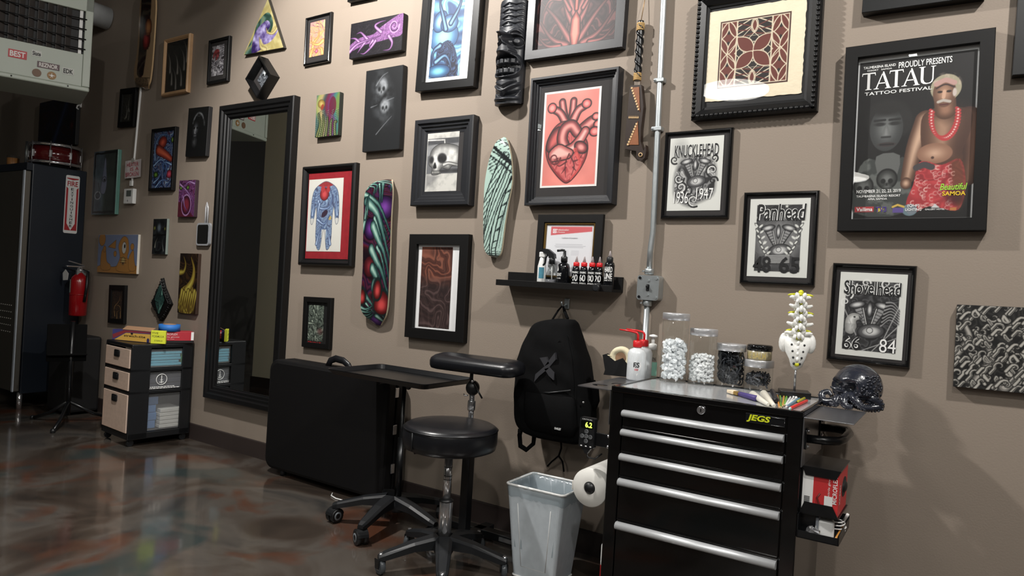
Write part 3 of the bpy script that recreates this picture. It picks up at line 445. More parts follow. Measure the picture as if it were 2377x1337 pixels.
    for t in np.linspace(0, 1, 30):
        an = np.radians(200 - 220 * t); u = .745 - .105 * np.cos(an) * 1.0; v = .40 + .135 * np.sin(an)
        if v > .36: A.fill(A.seg([(u - .012, v - .008), (u + .012, v + .008)], .008), (196, 40, 44)); A.fill(A.ell(u, v, .005, .005), (240, 200, 190))
    w = A.pol([(.5, .98), (.47, .9), (.52, .8), (.55, .68), (.62, .665), (.74, .69), (.88, .66), (.93, .78), (.92, .9), (.86, .96), (.66, .93)], 4); A.flow(6, 20, 4, [(150, 20, 30), (206, 44, 52), (170, 26, 36)], w); A.fill(np.maximum(w, A.pol([(.8, .66), (.98, .66), (.98, .95), (.88, .96)], 2)), (96, 62, 30), .75, .03)
    for i in range(70):
        u, v = A.r.uniform(.52, .84), A.r.uniform(.7, .94); m = np.maximum(w, np.abs(A.ell(u, v, .011, .011)) - .0025); A.fill(np.maximum(m, A.X - u * A.a - .006), (236, 190, 176), .6)
    A.fill(A.seg([(.54, .7), (.6, .685), (.66, .7)], .018, None, 4), (70, 64, 66)); A.fill(A.ell(.85, .88, .05, .04), (60, 20, 24), .7, .04); A.fill(A.ell(.5, .95, .04, .035), (110, 140, 150), .9)
    A.fill(A.box(.035, .925, .2, .958), (190, 40, 46)); A.fill(A.pol([(.23, .925), (.29, .942), (.23, .962)]), (214, 190, 40)); A.fill(A.box(.36, .935, .45, .965), (92, 70, 150)); A.fill(A.seg([(.36, .93), (.4, .918), (.45, .93)], .006), (220, 180, 50)); A.fill(A.pol([(.67, .94), (.7, .915), (.74, .94)]), (210, 210, 210)); A.fill(A.box(.82, .94, .87, .957), (196, 120, 40)); return A
def a_cert(a, H):
    A = Art(a, H, (232, 233, 238), 35); A.fill(A.pol([(.1, .04), (.96, .04), (.96, .13), (.1, .21)]), (222, 84, 92)); A.fill(A.box(.14, .085, .21, .165), (240, 240, 242)); A.line(A.ell(.175, .125, .02, .02), .008, (222, 84, 92))
    for v, u0, u1 in ((.26, .36, .66), (.38, .22, .78), (.41, .2, .85), (.435, .22, .8)): A.fill(A.box(u0, v, u1, v + .008), (150, 150, 158), .7)
    for i in range(5): A.fill(A.box(.32, .5 + i * .02, .5, .507 + i * .02), (176, 176, 182), .6); A.fill(A.box(.56, .5 + i * .02, .72, .507 + i * .02), (176, 176, 182), .6)
    return A
def a_firstdeck(a, H):
    A = Art(a, H, (176, 142, 100), 36); A.flow(3, 26, 4, [(30, 22, 20), (60, 20, 18), (24, 24, 28), (80, 66, 50)], A.seg([(.45, 0), (.4, .4), (.4, .68)], .1, .06, 4)); A.vol(A.ell(.55, .42, .06, .06), .05, (90, 10, 10), (190, 30, 26), (30, 10, 10)); A.vol(A.ell(.62, .34, .05, .05), .04, (120, 60, 20), (200, 130, 60), (30, 10, 10))
    for i in range(9): A.fill(A.seg([(.16 + i * .075, .76), (.14 + i * .08, .88)], .006), (30, 22, 18))
    A.fill(A.seg([(.05, .9), (.9, .9)], .008), (26, 20, 18)); A.fill(A.seg([(.1, .74), (.9, .75)], .004), (40, 28, 20)); return A
def a_bluelabel(a, H):
    A = Art(a, H, (60, 60, 130), 1); A.fill(A.pol([(.05, 1), (.35, .25), (.98, .2), (.98, 1)]), (232, 178, 40)); A.fill(A.pol([(0, .5), (.3, 0), (1, 0), (1, .12), (.35, .2), (.02, .9)]), (150, 40, 50)); A.fill(A.ell(.92, .85, .15, .25), (40, 40, 100)); A.fill(A.ell(.5, .3, .14, .1), (30, 26, 30)); return A
# ---------------------------------------------------------------- end of painter
# ---------------------------------------------------------------- helpers: meshes
class MB:
    def __init__(s): s.v = []; s.f = []; s.sm = []
    def add(s, vs, fs, smooth=False):
        b = len(s.v); s.v += [tuple(p) for p in vs]; s.f += [tuple(b + i for i in f) for f in fs]; s.sm += [smooth] * len(fs); return s
    def box(s, x0, x1, y0, y1, z0, z1, bev=0):
        if bev:
            bm = bmesh.new(); bmesh.ops.create_cube(bm, size=1)
            for v in bm.verts: v.co = ((x0 + x1) / 2 + v.co.x * (x1 - x0), (y0 + y1) / 2 + v.co.y * (y1 - y0), (z0 + z1) / 2 + v.co.z * (z1 - z0))
            bmesh.ops.bevel(bm, geom=list(bm.edges), offset=bev, segments=2, affect='EDGES', profile=.5); bm.verts.index_update()
            s.add([v.co for v in bm.verts], [[v.index for v in f.verts] for f in bm.faces]); bm.free(); return s
        return s.add([(x, y, z) for z in (z0, z1) for y in (y0, y1) for x in (x0, x1)], [(0, 2, 3, 1), (4, 5, 7, 6), (0, 1, 5, 4), (2, 6, 7, 3), (0, 4, 6, 2), (1, 3, 7, 5)])
    def prism(s, pts, a, b, axis='y', smooth=False):
        """closed outline extruded along an axis; outline in the other two axes"""
        n = len(pts)
        def P(p, t): return {'y': (p[0], t, p[1]), 'z': (p[0], p[1], t), 'x': (t, p[0], p[1])}[axis]
        return s.add([P(p, a) for p in pts] + [P(p, b) for p in pts], [tuple(range(n)), tuple(range(2 * n - 1, n - 1, -1))] + [(i, (i + 1) % n, n + (i + 1) % n, n + i) for i in range(n)], smooth)
    def lathe(s, prof, n=24, c=(0, 0, 0), axis='z', caps=True, smooth=True):
        """profile of (radius, height) turned round an axis through c"""
        vs = []; m_ = len(prof)
        for r, h in prof:
            for i in range(n):
                a = 2 * math.pi * i / n; p, q = r * math.cos(a), r * math.sin(a)
                vs.append({'z': (c[0] + p, c[1] + q, c[2] + h), 'y': (c[0] + p, c[1] + h, c[2] + q), 'x': (c[0] + h, c[1] + p, c[2] + q)}[axis])
        fs = [(k * n + i, k * n + (i + 1) % n, (k + 1) * n + (i + 1) % n, (k + 1) * n + i) for k in range(m_ - 1) for i in range(n)]
        s.add(vs, fs, smooth)
        if caps: s.add(vs[:n], [tuple(range(n - 1, -1, -1))]); s.add(vs[-n:], [tuple(range(n))])
        return s
    def cyl(s, a, b, r, r1=None, n=16): return s.tube([a, b], [r, r if r1 is None else r1], n)
    def tube(s, pts, r, n=10, smooth=True, closed=False, flat=1.0):
        pts = [Vector(p) for p in pts]; m_ = len(pts); rs = r if isinstance(r, (list, tuple)) else [r] * m_; up = None; vs = []
        for i, p in enumerate(pts):
            t = (pts[(i + 1) % m_] - pts[i - 1]) if closed or 0 < i < m_ - 1 else (pts[1] - pts[0] if i == 0 else pts[-1] - pts[-2])
            t = t.normalized()
            if up is None: up = Vector((0, 0, 1)) if abs(t.z) < .9 else Vector((1, 0, 0))
            x = t.cross(up).normalized(); y = x.cross(t).normalized(); up = y
            for k in range(n): a = 2 * math.pi * k / n; vs.append(p + x * (rs[i] * math.cos(a)) + y * (rs[i] * math.sin(a) * flat))
        rg = range(m_ if closed else m_ - 1)
        fs = [(i * n + k, i * n + (k + 1) % n, ((i + 1) % m_) * n + (k + 1) % n, ((i + 1) % m_) * n + k) for i in rg for k in range(n)]
        s.add(vs, fs, smooth)
        if not closed: s.add(vs[:n], [tuple(range(n - 1, -1, -1))]); s.add(vs[-n:], [tuple(range(n))])
        return s
    def ball(s, c, rx, ry=None, rz=None, n=14, m_=9, rot=None):
        ry = rx if ry is None else ry; rz = rx if rz is None else rz; vs = []
        for j in range(m_ + 1):
            t = math.pi * j / m_
            for i in range(n):
                a = 2 * math.pi * i / n; p = Vector((rx * math.sin(t) * math.cos(a), ry * math.sin(t) * math.sin(a), rz * math.cos(t)))
                if rot: p = rot @ p
                vs.append(p + Vector(c))
        return s.add(vs, [(j * n + i, (j + 1) * n + i, (j + 1) * n + (i + 1) % n, j * n + (i + 1) % n) for j in range(m_) for i in range(n)], True)
    def loft(s, rings, smooth=True, caps=True):
        n = len(rings[0]); vs = [p for r in rings for p in r]
        s.add(vs, [(k * n + i, k * n + (i + 1) % n, (k + 1) * n + (i + 1) % n, (k + 1) * n + i) for k in range(len(rings) - 1) for i in range(n)], smooth)
        if caps: s.add(rings[0], [tuple(range(n - 1, -1, -1))]); s.add(rings[-1], [tuple(range(n))])
        return s
    def build(s, name, mat, parent=None, fix=True):
        me = bpy.data.meshes.new(name); me.from_pydata(s.v, [], s.f); me.polygons.foreach_set('use_smooth', s.sm)
        if fix:
            bm = bmesh.new(); bm.from_mesh(me); bmesh.ops.remove_doubles(bm, verts=bm.verts, dist=1e-6); bmesh.ops.recalc_face_normals(bm, faces=bm.faces); bm.to_mesh(me); bm.free()
        me.materials.append(mat); return link(name, me, parent)
def link(name, me, parent=None):
    o = bpy.data.objects.new(name, me); COL.objects.link(o); o.parent = parent; return o
def tag(o, label=None, cat=None, group=None, kind=None):
    if label: o['label'] = label
    if cat: o['category'] = cat
    if group: o['group'] = group
    if kind: o['kind'] = kind
    return o
def thing(name, label, cat, loc=(0, 0, 0), rz=0, ry=0, rx=0, group=None):
    o = link(name, None); o.location = loc; o.rotation_euler = (rx, ry, rz); return tag(o, label, cat, group)
def circ(r, n=24, c=(0, 0), a0=0): return [(c[0] + r * math.cos(a0 + 2 * math.pi * i / n), c[1] + r * math.sin(a0 + 2 * math.pi * i / n)) for i in range(n)]
def rrect(x0, x1, y0, y1, r, k=4):
    out = []
    for cx, cy, a in ((x1 - r, y1 - r, 0), (x0 + r, y1 - r, 90), (x0 + r, y0 + r, 180), (x1 - r, y0 + r, 270)):
        out += [(cx + r * math.cos(rad(a + 90 * i / k)), cy + r * math.sin(rad(a + 90 * i / k))) for i in range(k + 1)]
    return out
# ---- painted meshes
def color_attr(me, cols):
    a = me.color_attributes.new('Col', 'FLOAT_COLOR', 'POINT'); c = np.ones((len(me.vertices), 4), np.float32); c[:, :3] = cols; a.data.foreach_set('color', c.ravel())
def grid_mesh(name, P, cols, mat, parent, smooth=False):
    """P: (H, W, 3) positions, cols: (H, W, 3) linear colours"""
    H, Wd = P.shape[:2]; me = bpy.data.meshes.new(name); i = np.arange(H * Wd).reshape(H, Wd)
    q = np.stack([i[1:, :-1], i[1:, 1:], i[:-1, 1:], i[:-1, :-1]], -1).reshape(-1, 4)
    me.vertices.add(H * Wd); me.vertices.foreach_set('co', P.astype(np.float32).ravel()); me.loops.add(q.size); me.loops.foreach_set('vertex_index', q.ravel().astype(np.int32))
    me.polygons.add(len(q)); me.polygons.foreach_set('loop_start', np.arange(0, q.size, 4, dtype=np.int32)); me.polygons.foreach_set('loop_total', np.full(len(q), 4, np.int32)); me.update(calc_edges=True)
    me.polygons.foreach_set('use_smooth', [smooth] * len(q)); color_attr(me, cols.reshape(-1, 3)); me.materials.append(mat); return link(name, me, parent)
GAIN = .84
def pig(c, g):
    c = lin(np.clip(c, 0, 255)); m = c.mean(-1, keepdims=True); return (c * .84 + m * .16) * g      # printed and painted pigments are a little dull
def picture(name, fn, x0, x1, z0, z1, y, parent, mat, H, gain=None):
    A = fn((x1 - x0) / (z1 - z0), H); P = np.empty(A.c.shape); P[..., 0] = x0 + A.X / A.a * (x1 - x0); P[..., 1] = y; P[..., 2] = z1 - A.Y * (z1 - z0)
    return grid_mesh(name, P, pig(A.c, gain or (.6 if mat is OIL else GAIN)), mat, parent)
# ---- lettering: text meshes fitted into boxes
def text_mesh(body, bold=0.0, shear=0.0, res=3, ext=0):
    c = bpy.data.curves.new('t', 'FONT'); c.body = body; c.offset = bold; c.shear = shear; c.resolution_u = res; c.extrude = ext; o = bpy.data.objects.new('t', c); COL.objects.link(o)
    bpy.context.view_layer.update(); me = bpy.data.meshes.new_from_object(o.evaluated_get(bpy.context.evaluated_depsgraph_get())); bpy.data.objects.remove(o); bpy.data.curves.remove(c)
    v = np.array([tuple(p.co) for p in me.vertices]); f = [tuple(p.vertices) for p in me.polygons]; bpy.data.meshes.remove(me); return v, f
def letters(mb, body, place, bold=0.0, shear=0.0, ext=0):
    """place maps (s, t) in the unit box (t up) to a 3D point"""
    v, f = text_mesh(body, bold, shear); lo, hi = v.min(0), v.max(0); d = np.maximum(hi - lo, 1e-6)
    mb.add([place((p[0] - lo[0]) / d[0], (p[1] - lo[1]) / d[1]) for p in v], f); return mb
def glyphs(mb, polys, place):
    for p in polys: mb.add([place(*q) for q in p], [tuple(range(len(p)))])
def lettering(name, items, rect, y, mat, parent, bold=0.0, shear=0.0):
    """items: (text, u0, v0, u1, v1) in fractions of the picture rect (v down)"""
    x0, x1, z0, z1 = rect; mb = MB()
    for it in items:
        t, u0, v0, u1, v1 = it[:5]
        def pl(s_, t_, u0=u0, v0=v0, u1=u1, v1=v1, sk=(it[5] if len(it) > 5 else 0)): return (x0 + (u0 + (u1 - u0) * s_) * (x1 - x0), y, z1 - (v1 + (v0 - v1) * t_ + sk * 4 * (s_ - .5) ** 2) * (z1 - z0))
        letters(mb, t, pl, bold, shear)
    return mb.build(name, mat, parent, fix=False)
# ---- pictures on the wall: an outline in photo pixels is carried on to the wall plane and squared up there
def squared(quad, Y):
    P = [at(*q, Y) for q in quad]; c = sum(P, Vector()) / 4; r = ((P[1] - P[0]) + (P[2] - P[3])) / 2; u = ((P[0] - P[3]) + (P[1] - P[2])) / 2
    ang = (math.atan2(r.z, r.x) + math.atan2(-u.x, u.z)) / 2; return c, r.length, u.length, ang
def local(quad, Y, c, ang):
    ca, sa = math.cos(ang), math.sin(ang); L = []
    for q in quad: p = at(*q, Y) - c; L.append((p.x * ca + p.z * sa, -p.x * sa + p.z * ca))
    return ((L[0][0] + L[3][0]) / 2, (L[1][0] + L[2][0]) / 2, (L[3][1] + L[2][1]) / 2, (L[0][1] + L[1][1]) / 2)
def moulding(mb, w, h, prof):
    rings = [[(-w / 2 + t, y, -h / 2 + t), (w / 2 - t, y, -h / 2 + t), (w / 2 - t, y, h / 2 - t), (-w / 2 + t, y, h / 2 - t)] for t, y in prof]; vs = [p for r in rings for p in r]
    return mb.add(vs, [(k * 4 + i, k * 4 + (i + 1) % 4, (k + 1) * 4 + (i + 1) % 4, (k + 1) * 4 + i) for k in range(len(rings) - 1) for i in range(4)])
def profile(kind, f, d):
    return {'flat': [(0, 0), (0, -d + .002), (.002, -d), (f - .001, -d), (f, -d + .001), (f, -.006)],
            'bevel': [(0, 0), (0, -d * .7), (f * .15, -d * .95), (f * .4, -d), (f * .75, -d * .7), (f * .8, -d * .55), (f, -d * .5), (f, -.006)],
            'step': [(0, 0), (0, -d * .9), (f * .06, -d), (f * .28, -d), (f * .34, -d * .8), (f * .5, -d * .78), (f * .55, -d * .62), (f * .72, -d * .6), (f * .78, -d * .45), (f, -d * .42), (f, -.006)],
            'round': [(0, 0), (0, -d * .5), (f * .1, -d * .8), (f * .35, -d), (f * .65, -d), (f * .9, -d * .8), (f, -d * .5), (f, -.006)]}[kind]
def framed(name, label, quad, d, f, kind, fmat, fn=None, aq=None, H=120, mat_col=None, glass=True, pmat=None, matq=None, group=None, gain=None, cat='picture'):
    c, w, h, ang = squared(quad, -d); root = thing(name, label, cat, (c.x, 0, c.z), ry=-ang, group=group)
    moulding(MB(), w, h, profile(kind, f, d)).build('frame', fmat, root); MB().box(-w / 2 + .004, w / 2 - .004, -.005, -.001, -h / 2 + .004, h / 2 - .004).build('backing', BLACK, root)
    ya = -d * .32 - .004; root['ya'] = ya; root['rect'] = [0, 0, 0, 0]; cc = Vector((c.x, 0, c.z))
    def loc(q): p = local(q, ya, Vector((c.x, ya, c.z)), ang); return p
    if mat_col is not None:
        r_ = loc(matq) if matq else (-w / 2 + f * .9, w / 2 - f * .9, -h / 2 + f * .9, h / 2 - f * .9); MB().box(r_[0], r_[1], ya, ya + .003, r_[2], r_[3]).build('mat_board', mat_col, root)
    if fn:
        r_ = loc(aq) if aq else (-w / 2 + f * .95, w / 2 - f * .95, -h / 2 + f * .95, h / 2 - f * .95); picture('print', fn, *r_, ya - .0015, root, pmat or PAPER, H, gain); root['rect'] = list(r_)
    if glass: MB().add([(-w / 2 + f * .9, ya - .006, -h / 2 + f * .9), (w / 2 - f * .9, ya - .006, -h / 2 + f * .9), (w / 2 - f * .9, ya - .006, h / 2 - f * .9), (-w / 2 + f * .9, ya - .006, h / 2 - f * .9)], [(0, 1, 2, 3)]).build('glass', PANE, root, fix=False)
    return root, w, h
def canvas(name, label, quad, d, side, fn, H=110, pmat=None, group=None):
    c, w, h, ang = squared(quad, -d); root = thing(name, label, 'painting', (c.x, 0, c.z), ry=-ang, group=group)
    MB().box(-w / 2, w / 2, -d, -.001, -h / 2, h / 2, .003).build('stretched_canvas', side, root); picture('painted_face', fn, -w / 2 + .001, w / 2 - .001, -h / 2 + .001, h / 2 - .001, -d - .0006, root, pmat or OIL, H); return root
# shared materials
BLACK = pm('black_board', (20, 20, 21), .6); PAPER = paintm('printed_paper', .55); OIL = paintm('painted_canvas', .45, .15, .25); GLOSSP = paintm('lacquered_print', .3, .6)
PANE = glassm('picture_glass', ior=1.45); JAR = glassm('jar_glass', (.97, .985, .98), 1.5, .01, .03); MIR = pm('mirror_silver', (225, 228, 228), .005, 1, 0)
FBLK = pm('black_satin_wood', (14, 14, 15), .4, 0, .1, 12, .05, spec=.35); FGLOSS = pm('black_gloss_frame', (14, 14, 15), .15, 0, .1); FMATTE = pm('black_matte_wood', (12, 11, 11), .55, 0, .15, 20, .1, spec=.25); FGREY = pm('graphite_wood', (30, 31, 35), .4, 0, .1, 12, .05)
MATBLK = pm('dark_mat_board', (40, 37, 37), .8, 0, .06, 60); MATWHT = pm('white_mat_board', (226, 226, 226), .8, 0, .03); VELVET = pm('red_velvet_mat', (140, 18, 30), .8, 0, .25, 40)
CHROME = pm('chrome', (222, 222, 225), .14, .9, .04); STEEL = pm('brushed_steel', (200, 200, 202), .32, .6, .06, 60); ALU = pm('satin_aluminium', (206, 208, 210), .4, .45, .05, 80); GALV = pm('galvanised_steel', (186, 192, 194), .38, .85, .12, 40)
BPLAST = pm('black_plastic', (20, 21, 23), .4, 0, .1); DPLAST = pm('dark_grey_plastic', (21, 23, 26), .45, 0, .1); WPLAST = pm('white_plastic', (226, 226, 224), .4, 0, .04); VINYL = pm('black_vinyl', (17, 18, 22), .33, 0, .15, 25, .12, bscale=220); BMETAL = pm('black_painted_metal', (16, 17, 19), .28, 0, .1); RED = pm('red_plastic', (206, 36, 40), .35, 0, .06); WHITE = pm('white_print', (236, 236, 234), .6, 0, .02)
INK = pm('black_print', (18, 18, 20), .6, 0, .02); BODY = pm('black_gloss_enamel', (9, 9, 10), .12, 0, .1, spec=.5, coat=.4)
# ---------------------------------------------------------------- the room
def wallmat():
    M = pm('taupe_wall_paint', (140, 128, 116), .62, 0, .05, 1.3, .22, spec=.3, bscale=160); return M
def floormat():
    M = bpy.data.materials.new('stained_epoxy_floor'); M.use_nodes = True; n = M.node_tree; b = n.nodes['Principled BSDF']; tc = n.nodes.new('ShaderNodeTexCoord')
    def nz(s, d=4, dist=.6, off=0):
        z = n.nodes.new('ShaderNodeTexNoise'); z.inputs['Scale'].default_value = s; z.inputs['Detail'].default_value = d; z.inputs['Distortion'].default_value = dist; mp = n.nodes.new('ShaderNodeMapping'); mp.inputs['Location'].default_value = (off, off * 1.7, 0); n.links.new(tc.outputs['Object'], mp.inputs[0]); n.links.new(mp.outputs[0], z.inputs['Vector']); return z
    def ramp(src, stops):
        r = n.nodes.new('ShaderNodeValToRGB'); n.links.new(src.outputs['Fac'], r.inputs[0]); e = r.color_ramp.elements
        while len(e) < len(stops): e.new(.5)
        for el, (p, c) in zip(e, stops): el.position = p; el.color = sl(c) if len(c) == 3 else c
        return r
    base = ramp(nz(1.6, 5, 1.2), [(.3, (38, 34, 31)), (.45, (66, 57, 50)), (.55, (86, 80, 74)), (.7, (52, 52, 51))])
    rust = ramp(nz(2.3, 4, .8, 7.3), [(.57, (0, 0, 0, 1)), (.7, (1, 1, 1, 1))]); teal = ramp(nz(2.0, 3, .7, 21.0), [(.6, (0, 0, 0, 1)), (.7, (1, 1, 1, 1))])
    def mix(f, a, c):
        m_ = n.nodes.new('ShaderNodeMix'); m_.data_type = 'RGBA'; n.links.new(f.outputs[0], m_.inputs[0]); n.links.new(a, m_.inputs[6]); m_.inputs[7].default_value = sl(c); return m_.outputs[2]
    c = mix(rust, base.outputs[0], (88, 54, 38)); c = mix(teal, c, (52, 61, 60)); n.links.new(c, b.inputs['Base Color']); b.inputs['Roughness'].default_value = .16; b.inputs['Specular IOR Level'].default_value = .55; b.inputs['Coat Weight'].default_value = .7; b.inputs['Coat Roughness'].default_value = .09
    bz = nz(5, 2, 0); bp = n.nodes.new('ShaderNodeBump'); bp.inputs['Strength'].default_value = .08; bp.inputs['Distance'].default_value = .01; n.links.new(bz.outputs['Fac'], bp.inputs['Height']); n.links.new(bp.outputs['Normal'], b.inputs['Normal']); n.links.new(bp.outputs['Normal'], b.inputs['Coat Normal']); return M
WALL = wallmat(); DARKW = pm('dark_room_paint', (46, 43, 40), .7, 0, .08, 2); DARKC = pm('black_ceiling_paint', (24, 24, 26), .8, 0, .1, 3)
tag(MB().box(-9.2, 3.2, -9.2, .2, -.1, 0).build('floor', floormat()), kind='structure')
tag(MB().box(-9.2, 3.2, 0, .15, 0, 4.2).build('wall_back', WALL), kind='structure'); tag(MB().box(-9.2, -9, -9.2, 0, 0, 4.2).build('wall_left', DARKW), kind='structure'); tag(MB().box(3, 3.2, -9.2, 0, 0, 4.2).build('wall_right', DARKW), kind='structure')
tag(MB().box(-9, 3, -9.2, -9, 0, 4.2).build('wall_front', DARKW), kind='structure'); tag(MB().box(-9.2, 3.2, -9.2, .15, 4.2, 4.3).build('ceiling', DARKC), kind='structure')
BASEB = pm('brown_vinyl_base', (52, 44, 42), .4, 0, .08, 5); tag(MB().prism([(0, 0), (-.009, 0), (-.007, .1), (-.003, .105), (0, .105)], -9, 3, 'x').build('baseboard_back', BASEB), kind='structure')
OLIVE = pm('olive_partition_paint', (205, 200, 176), .6, 0, .05, 1.5, .15); part_ = MB().box(0, 1.4, -.12, 0, 0, 3.5, .004).build('wall_partition', OLIVE); tag(part_, kind='structure'); part_.location = (-6.02, -1.7, 0); part_.rotation_euler.z = rad(-9); o = tag(MB().box(-.01, 1.41, .0, .01, 0, .1).build('baseboard_partition', BASEB), kind='structure'); o.location = part_.location; o.rotation_euler = part_.rotation_euler
# lamps of the room, and the added fill bulb
LAMPM = pm('lamp_diffuser', (250, 248, 240), .5, 0, 0, emit=(255, 250, 240), es=9); TUBEM = pm('tube_diffuser', (250, 250, 248), .5, 0, 0, emit=(245, 255, 250), es=5)
for i, (p, w_) in enumerate(LAMPS):
    t = thing('ceiling_bulb', ['bare ceiling bulb above the tall mirror', 'bare ceiling bulb above the large festival poster', 'added fill bulb behind the camera'][i], 'lamp', p, group='bare ceiling bulbs')
    MB().lathe([(.02, .06), (.03, .07), (.035, .12), (.02, .14)], 20).build('socket', BMETAL, t); o = MB().lathe([(.05, .055), (.085, .03), (.09, .03), (.055, .06), (.03, .1)], 24, caps=False).build('reflector', BMETAL, t) if i == 0 else None; MB().cyl((0, 0, .13), (0, 0, 4.19 - p[2]), .006).build('cord', BMETAL, t)
for i, p in enumerate(PENDANTS):
    t = thing('disc_pendant', ['round white disc pendant light reflected in the bark cloth glass', 'round white disc pendant light far back in the room', 'round white disc pendant light on the right of the room'][i], 'lamp', p, group='disc pendants')
    MB().lathe([(.001, .05), (.2, .045), (.33, .0), (.33, -.02), (.001, -.02)], 36, caps=False).build('shade', LAMPM, t); MB().cyl((0, 0, .04), (0, 0, 4.18 - p[2]), .006).build('cord', BPLAST, t)
for i, (p, a) in enumerate(TUBES):
    t = thing('strip_light', ['long white strip light over the dark back area', 'long white strip light above the camera'][i], 'lamp', p, rz=rad(a)); MB().box(-.62, .62, -.05, .05, 0, .05, .005).build('housing', WPLAST, t); MB().box(-.6, .6, -.035, .035, -.045, 0).build('diffuser', TUBEM, t)
    for x in (-.5, .5): MB().cyl((x, 0, .05), (x, 0, 4.19 - p[2]), .004).build('hanger', CHROME, t)
# what the tall mirror shows of the room behind: another framed mirror, a ladder, boards
t = thing('partition_mirror', 'tall black framed mirror on the olive partition seen in reflection', 'mirror', (-6.02 + .85 * math.cos(rad(9)), -1.7 - .85 * math.sin(rad(9)) + .004, 1.45), rz=math.pi - rad(9)); moulding(MB(), .5, 1.5, profile('flat', .06, .03)).build('frame', FBLK, t); MB().box(-.2, .2, -.012, -.008, -.7, .7).build('mirror_glass', MIR, t)
t = thing('step_ladder', 'dark folding step ladder standing in the dark back area', 'ladder', (-7.3, -3.6, 0), rz=.5)
for x in (-.25, .25):
    MB().tube([(x, -.35, .02), (x * .7, 0, 1.25)], .022, 8).build('front_rail', ALU, t); MB().tube([(x, .4, .02), (x * .7, .03, 1.25)], .018, 8).build('rear_rail', ALU, t)
for k in range(4): MB().box(-.23 + k * .012, .23 - k * .012, -.34 + k * .07, -.26 + k * .07, .25 + k * .25, .28 + k * .25).build('step', BPLAST, t)
MB().box(-.2, .2, -.08, .1, 1.22, 1.27, .01).build('top_cap', pm('orange_plastic', (200, 90, 40), .5), t)
PLY = pm('pine_plywood', (186, 150, 108), .6, 0, .2, 8)
for k in range(3):
    o = MB().box(-.3, .3, -.01, .01, 0, .75 - .1 * k).build('plywood_sheet', PLY); o.location = (-7.9 + .05 * k, -4.3 - .1 * k, .002); o.rotation_euler = (0, 0, .6); tag(o, ['tallest', 'middle', 'shortest'][k] + ' plywood sheet standing by the step ladder', 'board', 'plywood sheets')
# ---------------------------------------------------------------- pictures, left to right
WOODF = pm('natural_pine_frame', (178, 142, 104), .5, 0, .2, 18)
framed('claw_drawing', 'grey claw drawing in a natural pine frame', [(380, 92), (439, 75), (433, 214), (372, 222.5)], .03, .028, 'bevel', WOODF, a_claws, None, 110)
framed('red_grey_print', 'small red and grey organic print in a black frame with black mat', [(484.5, 95), (532.5, 81), (527, 187), (478.5, 196)], .022, .018, 'flat', FBLK, a_redgrey, [(493.5, 110), (521.5, 101), (518, 171.5), (490.5, 179)], 90, MATBLK)
# triangle canvas
c = at(612, 80, -.025); tri = [at(622, -3, -.025) - c, at(658, 110, -.025) - c, at(566, 127, -.025) - c]; tri = [(p.x, p.z) for p in tri]
t = thing('triangle_canvas', 'triangular canvas painting of a purple starry swirl on yellow', 'painting', (c.x, 0, c.z)); MB().prism(tri[::-1], -.025, -.001, 'y').build('stretched_canvas', pm('dark_canvas_edge', (44, 40, 34), .7), t)
xs = [p[0] for p in tri]; zs = [p[1] for p in tri]; A = a_triangle((max(xs) - min(xs)) / (max(zs) - min(zs)), 130); P = np.empty(A.c.shape); V = A.Y; L0 = np.interp(V, [0, 1], [tri[0][0], tri[2][0]]); R0 = np.interp(V, [0, 1], [tri[0][0], tri[1][0]]); U = A.X / A.a
P[..., 0] = L0 + (R0 - L0) * U; zt = tri[0][1]; P[..., 2] = zt + ((tri[2][1] - zt) * (1 - U) + (tri[1][1] - zt) * U) * V; P[..., 1] = -.0258
# sample the picture where each point really lies, so nothing is squeezed
iu = np.clip((P[..., 0] - min(xs)) / (max(xs) - min(xs)) * (A.W - 1), 0, A.W - 1).astype(int); iv = np.clip((max(zs) - P[..., 2]) / (max(zs) - min(zs)) * (A.H - 1), 0, A.H - 1).astype(int); grid_mesh('painted_face', P, pig(A.c[iv, iu], .6), OIL, t)
# diamond shadow box
D_ = .07; c = at(598, 178, -D_); hw = abs(at(568.6, 178, -D_).x - at(627, 178, -D_).x) / 2; hh = abs(at(600, 130, -D_).z - at(600, 228, -D_).z) / 2
t = thing('diamond_shadow_box', 'deep black diamond shadow box with a small skull drawing', 'picture', (c.x, 0, c.z)); mb = MB(); rg = []
for k_, y in ((1, -.001), (1, -D_), (.9, -D_), (.86, -.02)): rg.append([(-hw * k_, y, 0), (0, y, -hh * k_), (hw * k_, y, 0), (0, y, hh * k_)])
mb.loft(rg, False, False).build('box_frame', FBLK, t); MB().prism([(-hw * .9, 0), (0, -hh * .9), (hw * .9, 0), (0, hh * .9)], -.019, -.012).build('backing', MATBLK, t); A = a_skullbox(.8, 70); s_ = np.linspace(-1, 1, 70); P = np.empty((70, 70, 3)); U, V = np.meshgrid(s_, s_); P[..., 0] = (U + V) / 2 * hw * .62 + .008; P[..., 2] = (U - V) / 2 * hh * .62; P[..., 1] = -.021
iu = ((P[..., 0] / hw / .64 + 1) / 2 * (A.W - 1)).clip(0, A.W - 1).astype(int); iv = ((1 - P[..., 2] / hh / .64) / 2 * (A.H - 1)).clip(0, A.H - 1).astype(int); grid_mesh('drawing', P, lin(np.clip(A.c[iv, iu], 0, 255)) * GAIN, PAPER, t)
CEDGE = pm('black_canvas_edge', (22, 22, 24), .6); canvas('portrait_canvas', 'black canvas with a faint white bearded face in profile', [(438.7, 252.3), (484.2, 245.4), (478, 363.6), (429.8, 362)], .03, CEDGE, a_portrait, 110)
